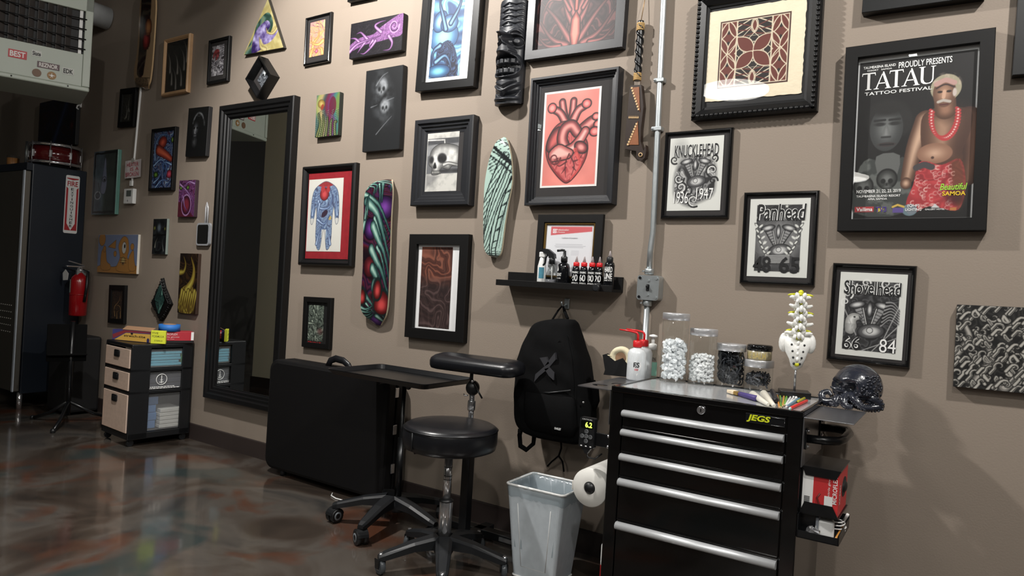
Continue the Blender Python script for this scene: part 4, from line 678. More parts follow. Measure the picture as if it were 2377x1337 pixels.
framed('blue_red_swirl_print', 'blue and orange organic swirl print in a narrow black frame', [(352, 300), (407, 292.7), (399, 441.4), (343, 443)], .028, .02, 'flat', FBLK, a_swirl, None, 140)
canvas('purple_eye_canvas', 'small purple canvas with a pink ring and green eyes', [(417, 419), (454.3, 416.9), (449.8, 503.6), (411.8, 503.6)], .028, pm('dark_plum_edge', (44, 24, 34), .6), a_purpleeye, 90)
canvas('dark_room_canvas', 'tiny dark canvas with a glossy pale edge beside the tall mirror', [(356.5, 507.8), (388, 507.8), (384, 591), (352.6, 589.5)], .02, pm('pale_glossy_edge', (120, 130, 124), .25), a_darkroom, 80, GLOSSP)
canvas('cyclops_painting', 'blue and ochre painting of one-eyed blobs above the fire extinguisher', [(229.8, 544.5), (321, 544.5), (317, 637), (225, 631)], .02, pm('raw_canvas_edge', (196, 190, 178), .8), a_cyclops, 100)
framed('gold_figure_frame', 'small black frame with a gold twisted figure low on the wall', [(252.8, 661), (290.2, 662.6), (286.5, 752), (249.8, 749)], .022, .034, 'flat', FMATTE, a_goldfig, None, 70)
# lumpy diamond relief
c = at(374, 695, -.02); pts = [(375.5, 645), (381, 668), (390, 690), (396.4, 706), (388, 722), (380, 737), (372.5, 746), (366, 732), (358, 716), (352.4, 703), (360, 686), (367, 668)]
t = thing('diamond_relief', 'black bumpy diamond plaque with a teal ribbed centre above the drawer unit', 'plaque', (c.x, 0, c.z)); Q = [at(*p, -.02) - c for p in pts]; MB().loft([[(p.x * k_, y, p.z * k_) for p in Q] for k_, y in ((1, -.001), (1, -.012), (.82, -.03), (.6, -.026))], False).build('plaque', FMATTE, t)
mb = MB(); R_ = random.Random(3)
for i in range(40): k_ = i / 40 * len(Q); a_, b_ = Q[int(k_)], Q[(int(k_) + 1) % len(Q)]; f_ = k_ - int(k_); p = a_.lerp(b_, f_) * .93; mb.ball((p.x, -.02, p.z), .007 + .005 * R_.random(), n=8, m_=5)
mb.build('rim_beads', FMATTE, t); A = a_teeth(.5, 70); P = np.empty(A.c.shape); P[..., 0] = (A.X / A.a - .5) * .125 * (1 - np.abs(A.Y - .5) * 1.7); P[..., 2] = (.5 - A.Y) * .2; P[..., 1] = -.032; grid_mesh('relief_face', P, lin(np.clip(A.c, 0, 255)) * GAIN, OIL, t)
canvas('yellow_horn_canvas', 'tall yellow horn and claw canvas on a dark brown ground', [(419, 587.5), (461, 589), (453.5, 729.5), (411.4, 726)], .024, pm('umber_canvas_edge', (52, 34, 22), .6), a_yellow, 130)
canvas('teal_demon_canvas', 'teal and grey canvas of an elongated face with a glossy teal edge', [(218.5, 353), (274, 346), (266.5, 498.8), (212.6, 496.7)], .03, pm('teal_glossy_edge', (96, 140, 130), .3), a_tealdemon, 130)
framed('faint_drawing', 'dim grey drawing in a thin black frame left of the white wall cord', [(278.2, 206.5), (315.6, 202), (308, 293), (272, 296)], .024, .04, 'flat', FMATTE, a_faint, None, 70)
canvas('dark_nebula_canvas', 'dark red and blue canvas high behind the drum', [(92, 235), (178, 225), (175, 338), (88, 345)], .03, CEDGE, a_nebula, 90)
# ---- skateboards hung on the wall
def deck(name, label, fn, pts_l, pts_r, H, off=.05, mat=None, edge=(196, 186, 160), kick=.03, gain=None):
    """pts_l / pts_r: matching outline points (pixels), top to bottom"""
    L = [at(*p, -off) for p in pts_l]; R = [at(*p, -off) for p in pts_r]; c = (L[0] + R[-1]) / 2; c.y = 0
    zt = (L[0].z + R[0].z) / 2; zb = (L[-1].z + R[-1].z) / 2; n = H; v = np.linspace(0, 1, n); lp = spl(np.array([(p.x, p.z) for p in L]), 8); rp = spl(np.array([(p.x, p.z) for p in R]), 8)
    ls = np.linspace(0, 1, len(lp)); lx = np.interp(v, ls, lp[:, 0]); lz = np.interp(v, ls, lp[:, 1]); rx = np.interp(v, ls, rp[:, 0]); rz_ = np.interp(v, ls, rp[:, 1])
    wm = max(rx.max() - lx.min(), .05); A = fn(wm / abs(zt - zb), H); m_ = max(A.W, 12); u = np.linspace(0, 1, m_); P = np.empty((n, m_, 3)); P[..., 0] = lx[:, None] * (1 - u) + rx[:, None] * u - c.x; P[..., 2] = lz[:, None] * (1 - u) + rz_[:, None] * u - c.z
    bend = kick * np.clip((np.abs(v - .5) - .34) / .16, 0, 1) ** 1.6; P[..., 1] = (-off + bend)[:, None] + .006 * (1 - np.cos((u - .5) * 3.1))[None, :]
    t = thing(name, label, 'skateboard', (c.x, 0, c.z)); xc = ((lx + rx) / 2)[:, None] - c.x; x01 = np.clip((P[..., 0] - xc) / wm + .5, 0, 1); iu = (x01 * (A.W - 1)).astype(int); iv = np.clip(v * (A.H - 1), 0, A.H - 1).astype(int)[:, None].repeat(m_, 1)
    grid_mesh('deck_graphic', P, pig(A.c[iv, iu], gain or .72), mat or GLOSSP, t, True); k_ = max(1, n // 40); B = P[::k_, ::max(1, m_ // 8)]; B2 = np.concatenate([P[::k_, :1], P[::k_, m_ // 2:m_ // 2 + 1], P[::k_, -1:]], 1); q = B2.shape[0]; mb = MB(); rim = [tuple(p + np.array((0, .0006, 0))) for p in B2[:, 0]] + [tuple(p + np.array((0, .0006, 0))) for p in B2[::-1, 2]]; bk = [(p[0], p[1] + .011, p[2]) for p in rim]
    nn = len(rim); mb.add(rim + bk, [(i, (i + 1) % nn, nn + (i + 1) % nn, nn + i) for i in range(nn)]); mb.add(bk, [(i, i + 1, nn - 2 - i, nn - 1 - i) for i in range(nn // 2 - 1)]); mb.build('maple_plies', pm('maple_' + name, edge, .5, 0, .1), t)
    for zf in (.22, .78): i_ = int(zf * n); p = P[i_, m_ // 2]; MB().cyl((p[0], p[1] + .01, p[2]), (p[0], 0, p[2]), .012).build('wall_peg', BPLAST, t)
    return t
deck('flame_skateboard', 'worn wooden skateboard deck with dark and red graphic at the top left', a_firstdeck, [(332, -40), (324, 0), (320, 60), (316, 120), (309, 165), (313, 192), (326, 204)], [(350, -40), (359, 0), (357, 60), (353, 120), (349, 165), (344, 192), (333, 204)], 120, .05, None, (190, 160, 120))
deck('biomech_skateboard', 'glossy skateboard deck with teal horns, purple orbs and red eyes', a_deck_green, [(883, 414), (862, 425), (845, 450), (842, 500), (841, 560), (840, 620), (836, 690), (838, 725), (858, 752)], [(898, 414), (907, 426), (909, 450), (906, 500), (904, 560), (902, 620), (899, 690), (893, 730), (872, 756)], 260, .055)
deck('mint_skateboard', 'small pale mint skateboard deck with black tribal lines', a_deck_mint, [(1162, 316), (1148, 331), (1134, 369), (1124, 420), (1121, 470), (1120, 520), (1121, 565), (1125, 584), (1133, 593), (1143, 597)], [(1168, 317), (1178, 335), (1185, 369), (1187, 420), (1178, 470), (1170, 520), (1164, 568), (1161, 585), (1156, 594), (1147, 598)], 230, .045, kick=.018)
# ---- cord, note, thermostat, hand mirror
a_, b_ = at(330, 203), at(314, 372); t = thing('cord_cover', 'white cord cover running down to the handwritten note', 'cord', (0, 0, 0)); MB().tube([(a_.x, -.008, a_.z), (b_.x, -.008, b_.z), (at(309, 426).x, -.008, at(309, 426).z)], .008, 8).build('channel', WPLAST, t); p = at(308, 426); MB().box(p.x - .018, p.x + .018, -.016, -.002, p.z - .02, p.z + .02, .004).build('end_plug', WPLAST, t)
q = [(291, 373), (329, 370), (328, 411), (290, 414)]; c, w, h, ang = squared(q, -.018); t = thing('handwritten_note', 'small white paper note with red handwriting about the heater', 'note', (c.x, 0, c.z), ry=-ang); V = [(-w / 2 + w * i / 6, -.019 - .004 * math.sin(i * 1.2), z) for z in (-h / 2, h / 2) for i in range(7)]; MB().add(V, [(i, i + 1, i + 8, i + 7) for i in range(6)]).build('paper', pm('note_paper', (214, 206, 206), .8), t, False); MB().box(-.02, .02, -.0245, -.024, h / 2 - .025, h / 2 + .012).build('tape', filmm('clear_tape', (220, 220, 214), .5), t)
lettering('handwriting', [('HEATER', .16, .14, .86, .36), ('IS A', .38, .42, .88, .62), ('BROKEN', .1, .68, .88, .92)], (-w / 2, w / 2, -h / 2, h / 2), -.0255, pm('red_marker', (186, 50, 70), .6), t, .0)
c, w, h, ang = squared([(287.2, 438), (309, 437.5), (308, 472.6), (286.3, 472.6)], -.028); t = thing('thermostat', 'white thermostat with grey display under the note', 'thermostat', (c.x, 0, c.z)); MB().box(-w / 2, w / 2, -.028, -.001, -h / 2, h / 2, .005).build('casing', WPLAST, t); MB().box(-w * .2, w * .3, -.0295, -.027, -h * .02, h * .38).build('display', pm('lcd_grey', (84, 92, 88), .3), t); MB().lathe([(.006, -.031), (.006, -.027)], 12, (.0, 0, -h * .3), 'y').build('button', pm('grey_button', (150, 150, 150), .5), t)
c, w, h, ang = squared([(459, 519), (489, 516), (486, 571), (456, 569)], -.015); t = thing('hand_mirror', 'silver rimmed hand mirror hanging by its handle beside the tall mirror', 'mirror', (c.x, 0, c.z), ry=-ang); MB().prism(rrect(-w / 2, w / 2, -h / 2, h / 2, .02), -.02, -.003).build('rim', pm('grey_plastic_rim', (150, 152, 156), .3), t); MB().prism(rrect(-w / 2 + .012, w / 2 - .012, -h / 2 + .012, h / 2 - .012, .015), -.0215, -.019).build('mirror_glass', MIR, t); hx = at(480, 490, -.012).x - c.x
MB().tube([(hx - .012, -.01, h / 2 - .005), (hx - .012, -.01, h / 2 + .1), (hx, -.01, h / 2 + .135), (hx + .012, -.01, h / 2 + .1), (hx + .012, -.01, h / 2 - .005)], .006, 8).build('handle', pm('clear_handle', (176, 176, 178), .2), t)
# ---- tall mirror
q = [(508, 247.5), (680, 219), (641, 964), (470, 919)]; d_ = .05; c, w, h, ang = squared(q, -d_); t = thing('tall_mirror', 'tall mirror nearly as high as the room in a wide black frame', 'mirror', (c.x, 0, c.z), ry=-ang); f_ = .085
moulding(MB(), w, h, [(0, 0), (0, -d_ * .9), (.006, -d_), (.03, -d_), (.04, -d_ * .82), (.055, -d_ * .8), (.06, -d_ * .62), (.075, -d_ * .6), (.08, -d_ * .4), (f_, -d_ * .38), (f_, -.008)]).build('frame', FBLK, t); MB().box(-w / 2 + f_ * .9, w / 2 - f_ * .9, -.014, -.008, -h / 2 + f_ * .9, h / 2 - f_ * .9).build('mirror_glass', MIR, t)
# ---- centre of the wall
framed('yellow_pink_print', 'small yellow and pink organic print in a rounded black frame', [(708.8, 41.7), (768, 25), (762.5, 141.8), (702, 153.5)], .022, .016, 'round', FGLOSS, a_yellowpink, [(721.8, 53.9), (755.4, 44.4), (752, 126.6), (717, 133.8)], 100, MATBLK)
canvas('purple_tendril_canvas', 'wide canvas of violet thorny tendrils on black', [(815, 56.5), (937, 29), (932.5, 118.7), (810.6, 134.6)], .035, CEDGE, a_purple, 110)
canvas('rainbow_scale_canvas', 'small multicoloured scaly canvas in green, purple and gold', [(736, 222), (789, 212), (784.5, 314), (730.4, 319)], .03, pm('dark_green_edge', (34, 40, 34), .6), a_color, 130)
canvas('ghost_skull_canvas', 'tall charcoal canvas with faint white skulls', [(851.6, 164.8), (934.5, 150), (928, 346), (839.7, 352.8)], .035, CEDGE, a_skulls, 190)
framed('blue_biomech_print', 'tall blue organic print with white mat in a wide black frame', [(986, -95), (1121, -118), (1101, 199.3), (964.7, 212.7)], .045, .042, 'flat', FBLK, a_blue, [(1012, -62), (1082, -76), (1070, 173.7), (998, 183.4)], 260, MATWHT, matq=[(996, -80), (1104, -100), (1088, 180.5), (981, 192.5)])
framed('skull_photograph', 'black and white skull photograph in a stepped black frame', [(963.3, 278.7), (1097, 265.5), (1088.5, 476.5), (950, 477)], .05, .075, 'step', FGREY, a_photoskull, [(993.7, 309.7), (1067, 304.3), (1059.6, 443), (986.5, 445)], 150, MATBLK, gain=.8)
framed('cropped_black_picture', 'black frame cut off by the top edge above the violet canvas', [(812, -85), (872, -97), (868, -9), (806, 4)], .035, .03, 'flat', FBLK, a_faint, None, 30)
framed('tattoo_body_print', 'blue tattooed body suit print on red velvet in a black frame', [(700.4, 387), (824, 375.5), (811.5, 619), (689.8, 614.3)], .04, .04, 'bevel', FBLK, a_body, [(719.4, 416.8), (798.8, 413.3), (789.7, 584.8), (709.9, 582.7)], 210, VELVET)
framed('brown_biomech_print', 'brown organic print with white mat in a flat black frame', [(950, 542.6), (1086.5, 544.2), (1075, 797), (938.3, 781.6)], .035, .052, 'flat', FMATTE, a_brown, [(980.5, 572.5), (1051.9, 574.3), (1042, 764), (971.7, 757)], 200, MATWHT, matq=[(963, 561.6), (1068.4, 565.1), (1057.9, 775.3), (954.2, 765.5)])
rt, w, h = framed('green_biomech_print', 'small grey green organic print with red lettering behind the folded table', [(704.6, 687.4), (769, 692.5), (763, 810), (699, 806)], .025, .03, 'flat', FMATTE, a_greenbio, [(718, 708.5), (753.8, 707.8), (748.5, 792), (714.4, 791)], 100, BLACK)
lettering('lettering', [('FINALLY', .05, 1.02, .9, 1.08)], rt['rect'], rt['ya'] - .003, RED, rt, .01)
framed('red_symmetry_print', 'large symmetrical dark red print in a graphite frame at the top', [(1233, -190), (1462, -230), (1449, 107.7), (1223, 139.4)], .04, .042, 'flat', FGREY, a_redsym, None, 300)
framed('heart_print', 'red anatomical heart print with grey mat in a black frame', [(1231, 179), (1435, 156), (1422.5, 472.8), (1217, 476.6)], .05, .042, 'step', FGREY, a_heart, [(1265, 215), (1396, 201), (1386, 432.6), (1254, 435.7)], 230, MATBLK)
# ---- tiki mask: carved half round
zt, zb = at(1187, 3, -.05).z, at(1172, 240, -.05).z; xl = at(1150, 120, -.05).x; xr = at(1213, 118, -.05).x; c = at(1180, 120, -.05)
n, m_ = 230, 90; v, u = np.meshgrid(np.linspace(0, 1, n), np.linspace(-1, 1, m_), indexing='ij'); T = Art(.3, n, 0); T.X, T.Y = (u + 1) / 2 * .3, v; sh = np.zeros_like(u)
def gr(sd, w_, d__): return d__ * np.clip(1 - np.abs(sd) / w_, 0, 1)
def rs(sd, w_, d__): return d__ * np.clip(.5 - sd / w_, 0, 1)
recess_shade = np.zeros_like(u)  # shade painted into the wood colour: eye creases and mouth gap
for k_ in range(4):
    vv = .045 + k_ * .06; sh -= gr(T.seg([(0, vv + .02), (.17, vv), (.34, vv + .02), (.5, vv), (.66, vv + .02), (.83, vv), (1, vv + .02)], .001), .008, .006) + gr(T.ell(.5, vv + .025, .05, .014), .006, .005) + gr(T.ell(.12, vv + .025, .04, .014), .006, .004) + gr(T.ell(.88, vv + .025, .04, .014), .006, .004)
for sx in (-1, 1):
    cu = .5 + sx * .25; sh += rs(T.seg([(.5, .365), (cu, .31), (.5 + sx * .46, .35)], .013, None, 4), .014, .02) + rs(T.seg([(.5, .34), (cu, .285), (.5 + sx * .46, .315)], .006, None, 4), .01, .01)   # brow ridges
    e = T.ell(cu, .41, .062, .052, sx * .15); sh += rs(T.ell(cu, .41, .078, .068, sx * .15), .014, .014) - rs(e, .016, .034) + rs(T.ell(cu, .41, .042, .034), .03, .026); recess_shade += .5 * np.clip(1 - np.abs(e + .008) / .012, 0, 1)
sh += rs(T.pol([(.43, .35), (.57, .35), (.63, .46), (.74, .52), (.5, .545), (.26, .52), (.37, .46)]), .026, .034)
mo = T.ell(.5, .645, .118, .1); sh += rs(T.ell(.5, .645, .142, .125), .018, .022) - rs(mo, .014, .034)
for v0, v1, w_ in ((.575, .627, .36), (.668, .718, .33)):
    sh += np.minimum(rs(T.box(.5 - w_, v0, .5 + w_, v1), .01, .026), rs(mo, .014, .026))
    for k_ in range(-2, 3): sh -= gr(T.seg([(.5 + k_ * .14, v0), (.5 + k_ * .14, v1)], .001), .007, .016)
recess_shade += .8 * np.clip(.5 - T.box(.2, .632, .8, .664) / .01, 0, 1)
sh += rs(T.pol([(.2, .79), (.5, .845), (.8, .79), (.5, .775)]), .014, .016) + rs(T.seg([(.02, .8), (.25, .835), (.5, .885), (.75, .835), (.98, .8)], .012, None, 3), .012, .018) - rs(T.pol([(.1, .875), (.5, .915), (.9, .875), (.75, .93), (.25, .93)]), .02, .02) + rs(T.seg([(.02, .95), (.5, .962), (.98, .95)], .012), .014, .014)
hwv = (xr - xl) / 2 * (1 - .06 * v) * np.where(v < .01, .97, 1); P = np.empty((n, m_, 3)); an = u * 1.45; rr = .052 + sh * .95; P[..., 0] = hwv * np.sin(an) / math.sin(1.45); P[..., 1] = -.012 - rr * np.cos(an) * 1.15; P[..., 2] = (zt - c.z) * (1 - v) + (zb - c.z) * v - .01 * np.cos(an) * (v - .5)
t = thing('tiki_mask', 'long black carved wooden tiki mask with bared teeth', 'mask', (c.x, 0, c.z), ry=rad(.5)); cs = np.ones((n, m_, 3)) * np.array(sl((40, 42, 47))[:3]) * (1 - .85 * np.clip(recess_shade, 0, 1))[..., None]; grid_mesh('carved_face', P, cs, paintm('black_carved_wood', .38), t, True)
ringt = [tuple(p) for p in P[0]]; ringb = [tuple(p) for p in P[-1]]; MB().add(ringt + [(ringt[0][0], -.001, ringt[0][2]), (ringt[-1][0], -.001, ringt[-1][2])][::-1], [tuple(range(m_ + 2))]).add(ringb + [(ringb[-1][0], -.001, ringb[-1][2]), (ringb[0][0], -.001, ringb[0][2])], [tuple(range(m_ + 2))]).box(-hwv[0, 0] * .97, hwv[0, 0] * .97, -.02, -.001, zb - c.z + .004, zt - c.z - .004).build('back_block', FGREY, t)
# ---- carved club on a wire
PB = lambda px, py, y=-.025: at(px, py, y)
top, mid = PB(1488, 49), PB(1479, 188); t = thing('carved_club', 'carved wooden war club with black twisted grip hanging from a wire', 'club', (mid.x, 0, mid.z)); o_ = Vector((mid.x, 0, mid.z)); n = 60
axis = [top.lerp(mid, i / n) - o_ for i in range(n + 1)]; MB().tube(axis, .013, 14).build('grip', BMETAL, t); mb = MB()
for s_ in (0, math.pi): mb.tube([axis[i] + Vector((math.cos(i * .33 + s_) * .011, math.sin(i * .33 + s_) * .011, 0)) for i in range(4, n - 2)], .007, 6)
mb.build('twisted_cord', BMETAL, t); RAT = pm('rattan_binding', (176, 142, 88), .6, 0, .2, 60)
for f_, wd in ((.1, 12), (.94, 16)):
    mb = MB(); p = axis[int(f_ * n)]
    for k_ in range(4): mb.lathe([(.0165, -.004), (.0175, 0), (.0165, .004)], 14, (p.x, p.y, p.z + (k_ - 1.5) * .008))
    mb.build('rattan_binding', RAT, t)
bl = [(1466, 200), (1492, 199), (1497, 250), (1491, 300), (1490, 330), (1497, 352), (1502, 338), (1503, 352), (1500, 368), (1490, 376), (1481, 368), (1480, 352), (1453.5, 347), (1456, 300), (1461, 250)]; Q = [(lambda p: (p.x - o_.x, p.z - o_.z))(PB(*p)) for p in bl]; CLUB = pm('dark_carved_wood', (42, 30, 24), .35, 0, .25, 30)
MB().prism(Q[::-1], -.04, -.012).build('blade', CLUB, t); INL = pm('reddish_inlay_wood', (128, 74, 36), .45, 0, .3, 60)
for tri_ in ([(1470, 206), (1487, 204), (1489, 262)], [(1461, 338), (1484, 283), (1486, 338)]): MB().prism([(lambda p: (p.x - o_.x, p.z - o_.z))(PB(*p)) for p in tri_], -.0425, -.0395).build('inlay', INL, t)
PAL = pm('pale_carved_line', (196, 164, 120), .6); mb = MB()
for i in range(9):
    for (x0, y0, x1, y1) in ((1470.5, 207, 1488, 262), (1461.5, 337, 1484, 284)): p = PB(x0 + (x1 - x0) * i / 9, y0 + (y1 - y0) * i / 9); mb.box(p.x - o_.x - .004, p.x - o_.x + .004, -.044, -.042, p.z - o_.z - .004, p.z - o_.z + .004)
for i in range(8): p = PB(1464 + i * 3, 274); mb.prism([(p.x - o_.x - .0025, p.z - o_.z - .005), (p.x - o_.x + .0025, p.z - o_.z - .005), (p.x - o_.x, p.z - o_.z + .006)], -.0425, -.0395)
tag(mb.build('carved_teeth', PAL, t), kind='stuff'); p = PB(1490.6, 361) - o_; MB().lathe([(.006, -.0435), (.009, -.044), (.009, -.039), (.006, -.039)], 16, (p.x, 0, p.z), 'y', False).build('eye_ring', PAL, t)
wt = at(1502, -30, -.005) - o_; MB().tube([axis[0], (wt.x, -.005, wt.z)], .0015, 6).build('hanging_wire', pm('brass_wire', (150, 120, 80), .4, .6), t)
# ---- conduit and switch box
xq = at(1528, 300).x; zbx = at(1507, 667).z; t = thing('conduit', 'galvanised conduit pipe running down the wall to the switch box', 'pipe', (at(1528, 300).x, 0, 0)); zt_ = 3.6; xb = at(1512, 636).x - xq; xt = at(1545, 0).x - xq
MB().tube([(xt * 1.8, -.02, zt_), (xt, -.02, at(1545, 0).z), (xb + .004, -.02, 1.42), (xb - .002, -.022, 1.34), (xb, -.025, at(1511, 638).z)], .0125, 14).build('upper_pipe', GALV, t)
MB().tube([(xb, -.025, at(1507, 697).z), (xb, -.025, .3)], .0125, 14).build('lower_pipe', GALV, t)
for py in (190, 302): p = at(1538 - (py - 190) * .05, py); MB().box(p.x - xq - .026, p.x - xq + .018, -.0355, -.001, p.z - .009, p.z + .009, .003).build('pipe_strap', GALV, t); MB().ball((p.x - xq - .021, -.037, p.z), .005, n=8, m_=5).build('strap_screw', GALV, t)
for z_ in (at(1511, 631).z, at(1507, 704).z): MB().lathe([(.018, -.012), (.02, -.008), (.02, .008), (.018, .012)], 16, (xb, -.025, z_)).build('connector', GALV, t); MB().cyl((xb - .018, -.04, z_), (xb - .018, -.05, z_), .004).build('set_screw', GALV, t)
q = [(1481, 638), (1531, 640), (1527, 698), (1476, 695)]; d_ = .05; c, w, h, ang = squared(q, -d_); t = thing('switch_box', 'square galvanised steel switch box with a black toggle', 'switch', (c.x, 0, c.z)); MB().prism(rrect(-w / 2, w / 2, -h / 2, h / 2, .012), -d_ + .008, -.001).build('box', GALV, t); MB().prism(rrect(-w / 2, w / 2, -h / 2, h / 2, .012), -d_, -d_ + .007).build('cover', GALV, t)
MB().prism(rrect(-.007, .007, -.014, .014, .003), -d_ - .0015, -d_ + .001).build('toggle_slot', BPLAST, t); MB().box(-.0045, .0045, -d_ - .014, -d_, .0, .011, .002).build('toggle', BPLAST, t)
for sx in (-1, 1):
    for sz in (-1, 1): MB().lathe([(.006, -d_ - .003), (.006, -d_)], 10, (sx * (w / 2 - .012), 0, sz * (h / 2 - .012)), 'y').build('corner_screw', BMETAL if sx < 0 else GALV, t)
for sz in (-1, 1): MB().lathe([(.0055, -d_ - .003), (.0055, -d_)], 10, (0, 0, sz * .03), 'y').build('cover_screw', GALV, t)
# ---- right of the conduit
CLOTH = pm('bark_cloth', (222, 210, 184), .85, 0, .06, 25, .6, bscale=60); q = [(1613, -14), (1907, -50), (1899, 254.7), (1607, 276)]; rt, w, h = framed('bark_cloth_picture', 'brown patterned bark cloth in a beaded black frame', q, .045, .05, 'bevel', FBLK, None, None, 10, BLACK)
ya = rt['ya']; c, w2, h2, ang = squared(q, -.045); cq = local([(1640, 26.4), (1869, -1), (1865.5, 215.8), (1635, 238)], ya, Vector((c.x, ya, c.z)), ang); R_ = random.Random(5); ol = []
for i in range(120):
    k_ = i / 30; s_ = int(k_); f_ = k_ - s_; x0, x1, z0, z1 = cq; p = [(x0 + (x1 - x0) * f_, z0), (x1, z0 + (z1 - z0) * f_), (x1 - (x1 - x0) * f_, z1), (x0, z1 - (z1 - z0) * f_)][s_]; ol.append((p[0] + R_.uniform(-.0018, .0018), p[1] + R_.uniform(-.0018, .0018)))
MB().prism(ol, ya - .003, ya - .0005).build('bark_cloth', CLOTH, rt); pq = local([(1671, 51.3), (1834.4, 28), (1832.4, 190.5), (1668, 206)], ya, Vector((c.x, ya, c.z)), ang); picture('painted_pattern', a_tapa, *pq, ya - .0035, rt, PAPER, 220)
bd = bpy.data.meshes.new('bead'); b_ = MB().ball((0, 0, 0), .0085, n=8, m_=5).build('bead', FBLK, rt); nb = 0
for side in range(4):
    Lg = w if side % 2 == 0 else h; n_ = int(Lg / .0185)
    for i in range(n_):
        s_ = -Lg / 2 + .012 + (Lg - .024) * i / (n_ - 1); pos = {0: (s_, -.043, -h / 2 + .012), 1: (w / 2 - .012, -.043, s_), 2: (s_, -.043, h / 2 - .012), 3: (-w / 2 + .012, -.043, s_)}[side]
        if nb == 0: o = b_
        else: o = b_.copy(); COL.objects.link(o); o.parent = rt
        o.location = pos; nb += 1
def engine_print(name, label, q, aq, fn, title, years, H=190):
    rt, w, h = framed(name, label, q, .022, .014, 'round', FGLOSS, fn, aq, H, MATBLK); r_ = list(rt['rect']); y = rt['ya'] - .003
    for i, (bold, mt) in enumerate(((.05, WHITE), (.016, INK))): lettering('title_lettering' if i else 'title_outline', [title], r_, y - .0006 * i, mt, rt, bold, .1 if 'cursive' in label else 0)
    return rt, r_, y
OUT = WHITE
rt, r_, y = engine_print('scroll_engine_print', 'black and white motorcycle engine print dated 1936 and 1947', [(1542, 305), (1698, 296), (1691.5, 508), (1533, 505.4)], [(1555.6, 322), (1680, 314), (1673, 488.7), (1549.4, 489)], a_knuckle, ('KNUCKLEHEAD', .1, .1, .92, .27), None)
for i, (b_, mt) in enumerate(((.03, INK), (.0, WHITE))): lettering('year_lettering' if i else 'year_outline', [('1936', .13, .74, .4, .9), ('1947', .55, .7, .86, .85)], r_, y - .0006 * i, mt, rt, b_)
rt, r_, y = engine_print('wreath_engine_print', 'black and white motorcycle engine print with laurel wreath, cursive title and 48 65', [(1726, 445.3), (1901, 441.5), (1889.5, 665), (1715.3, 658)], [(1742.5, 462), (1881.8, 460), (1873.6, 645.6), (1734, 640.6)], a_pan, ('Panhead', .13, .07, .94, .28), None)
lettering('year_lettering', [('48', .1, .74, .4, .95), ('65', .54, .74, .88, .95)], r_, y, INK, rt, .02)
rt, r_, y = engine_print('eagle_engine_print', 'black and white motorcycle engine print with an eagle and 66 84, hung crooked', [(1933, 608.7), (2128.5, 617.8), (2111, 855.5), (1916.8, 835.5)], [(1952.6, 630), (2108, 638.6), (2093.4, 837), (1938, 820.7)], a_shovel, ('Shovelhead', .07, .1, .92, .26), None)
for i, (b_, mt) in enumerate(((.04, WHITE), (.005, INK))): lettering('year_lettering' if i else 'year_outline', [('66', .1, .77, .38, .93)], r_, y - .0006 * i, mt, rt, b_)
for i, (b_, mt) in enumerate(((.03, INK), (.0, WHITE))): lettering('closing_year' if i else 'closing_year_outline', [('84', .66, .77, .9, .93)], r_, y - .0006 * i, mt, rt, b_)
canvas('wave_canvas', 'black and cream canvas of curling waves cut off at the right edge', [(2222, 706), (2440, 717), (2436, 920), (2211, 896.5)], .03, CEDGE, a_waves, 200)
rt, w, h = framed('festival_poster', 'large tattoo festival poster with two men in a wide black frame', [(1959, 107), (2307.5, 67), (2294.5, 537), (1947.5, 535)], .045, .042, 'flat', FMATTE, a_poster, [(1988.7, 132), (2274, 102.6), (2262.6, 506), (1977, 507.8)], 360)
r_ = list(rt['rect']); y = rt['ya'] - .003
lettering('white_lettering', [('PROUDLY PRESENTS', .355, .058, .785, .095), ('TAUMEASINA ISLAND', .055, .062, .33, .078), ('RESORT   SAMOA', .09, .085, .3, .094), ('TATTOO FESTIVAL', .075, .222, .635, .242), ('NOVEMBER 21, 22, 23. 2019', .045, .822, .42, .845), ('TAUMEASINA ISLAND RESORT', .045, .855, .42, .868), ('APIA, SAMOA', .145, .874, .31, .887), ('Vailima', .05, .93, .19, .953), ('{QHF}', .48, .916, .58, .936), ('LIGHTING', .465, .94, .595, .956), ('GALLERY HOTEL', .625, .944, .78, .953)], r_, y, WHITE, rt, .012)
TT = [[(0, .82), (.03, 1), (.97, 1), (1, .82), (.96, .82), (.92, .93), (.6, .93), (.6, .06), (.72, .03), (.72, 0), (.28, 0), (.28, .03), (.4, .06), (.4, .93), (.08, .93), (.04, .82)]]
AA = [[(.5, 1), (.56, 1), (.93, .05), (1, .03), (1, 0), (.65, 0), (.65, .03), (.75, .06), (.52, .72), (.46, .9)], [(.5, 1), (.12, .06), (.0, .03), (0, 0), (.3, 0), (.3, .03), (.2, .06), (.49, .84)], [(.28, .3), (.7, .3), (.68, .36), (.3, .36)]]
UU = [[(0, 1), (.38, 1), (.38, .97), (.28, .94), (.28, .28), (.34, .14), (.46, .07), (.46, 0), (.28, .03), (.15, .12), (.11, .28), (.11, .94), (0, .97)], [(.46, .07), (.62, .07), (.74, .13), (.8, .28), (.8, .94), (.7, .97), (.7, 1), (1, 1), (1, .97), (.88, .94), (.88, .26), (.82, .11), (.7, .03), (.46, 0)]]
mb = MB()
for g_, u0, u1 in ((TT, .045, .165), (AA, .15, .3), (TT, .28, .4), (AA, .385, .535), (UU, .525, .66)): glyphs(mb, g_, lambda s_, t_, u0=u0, u1=u1: (r_[0] + (u0 + (u1 - u0) * s_) * (r_[1] - r_[0]), y, r_[3] - (.208 - .105 * t_) * (r_[3] - r_[2])))
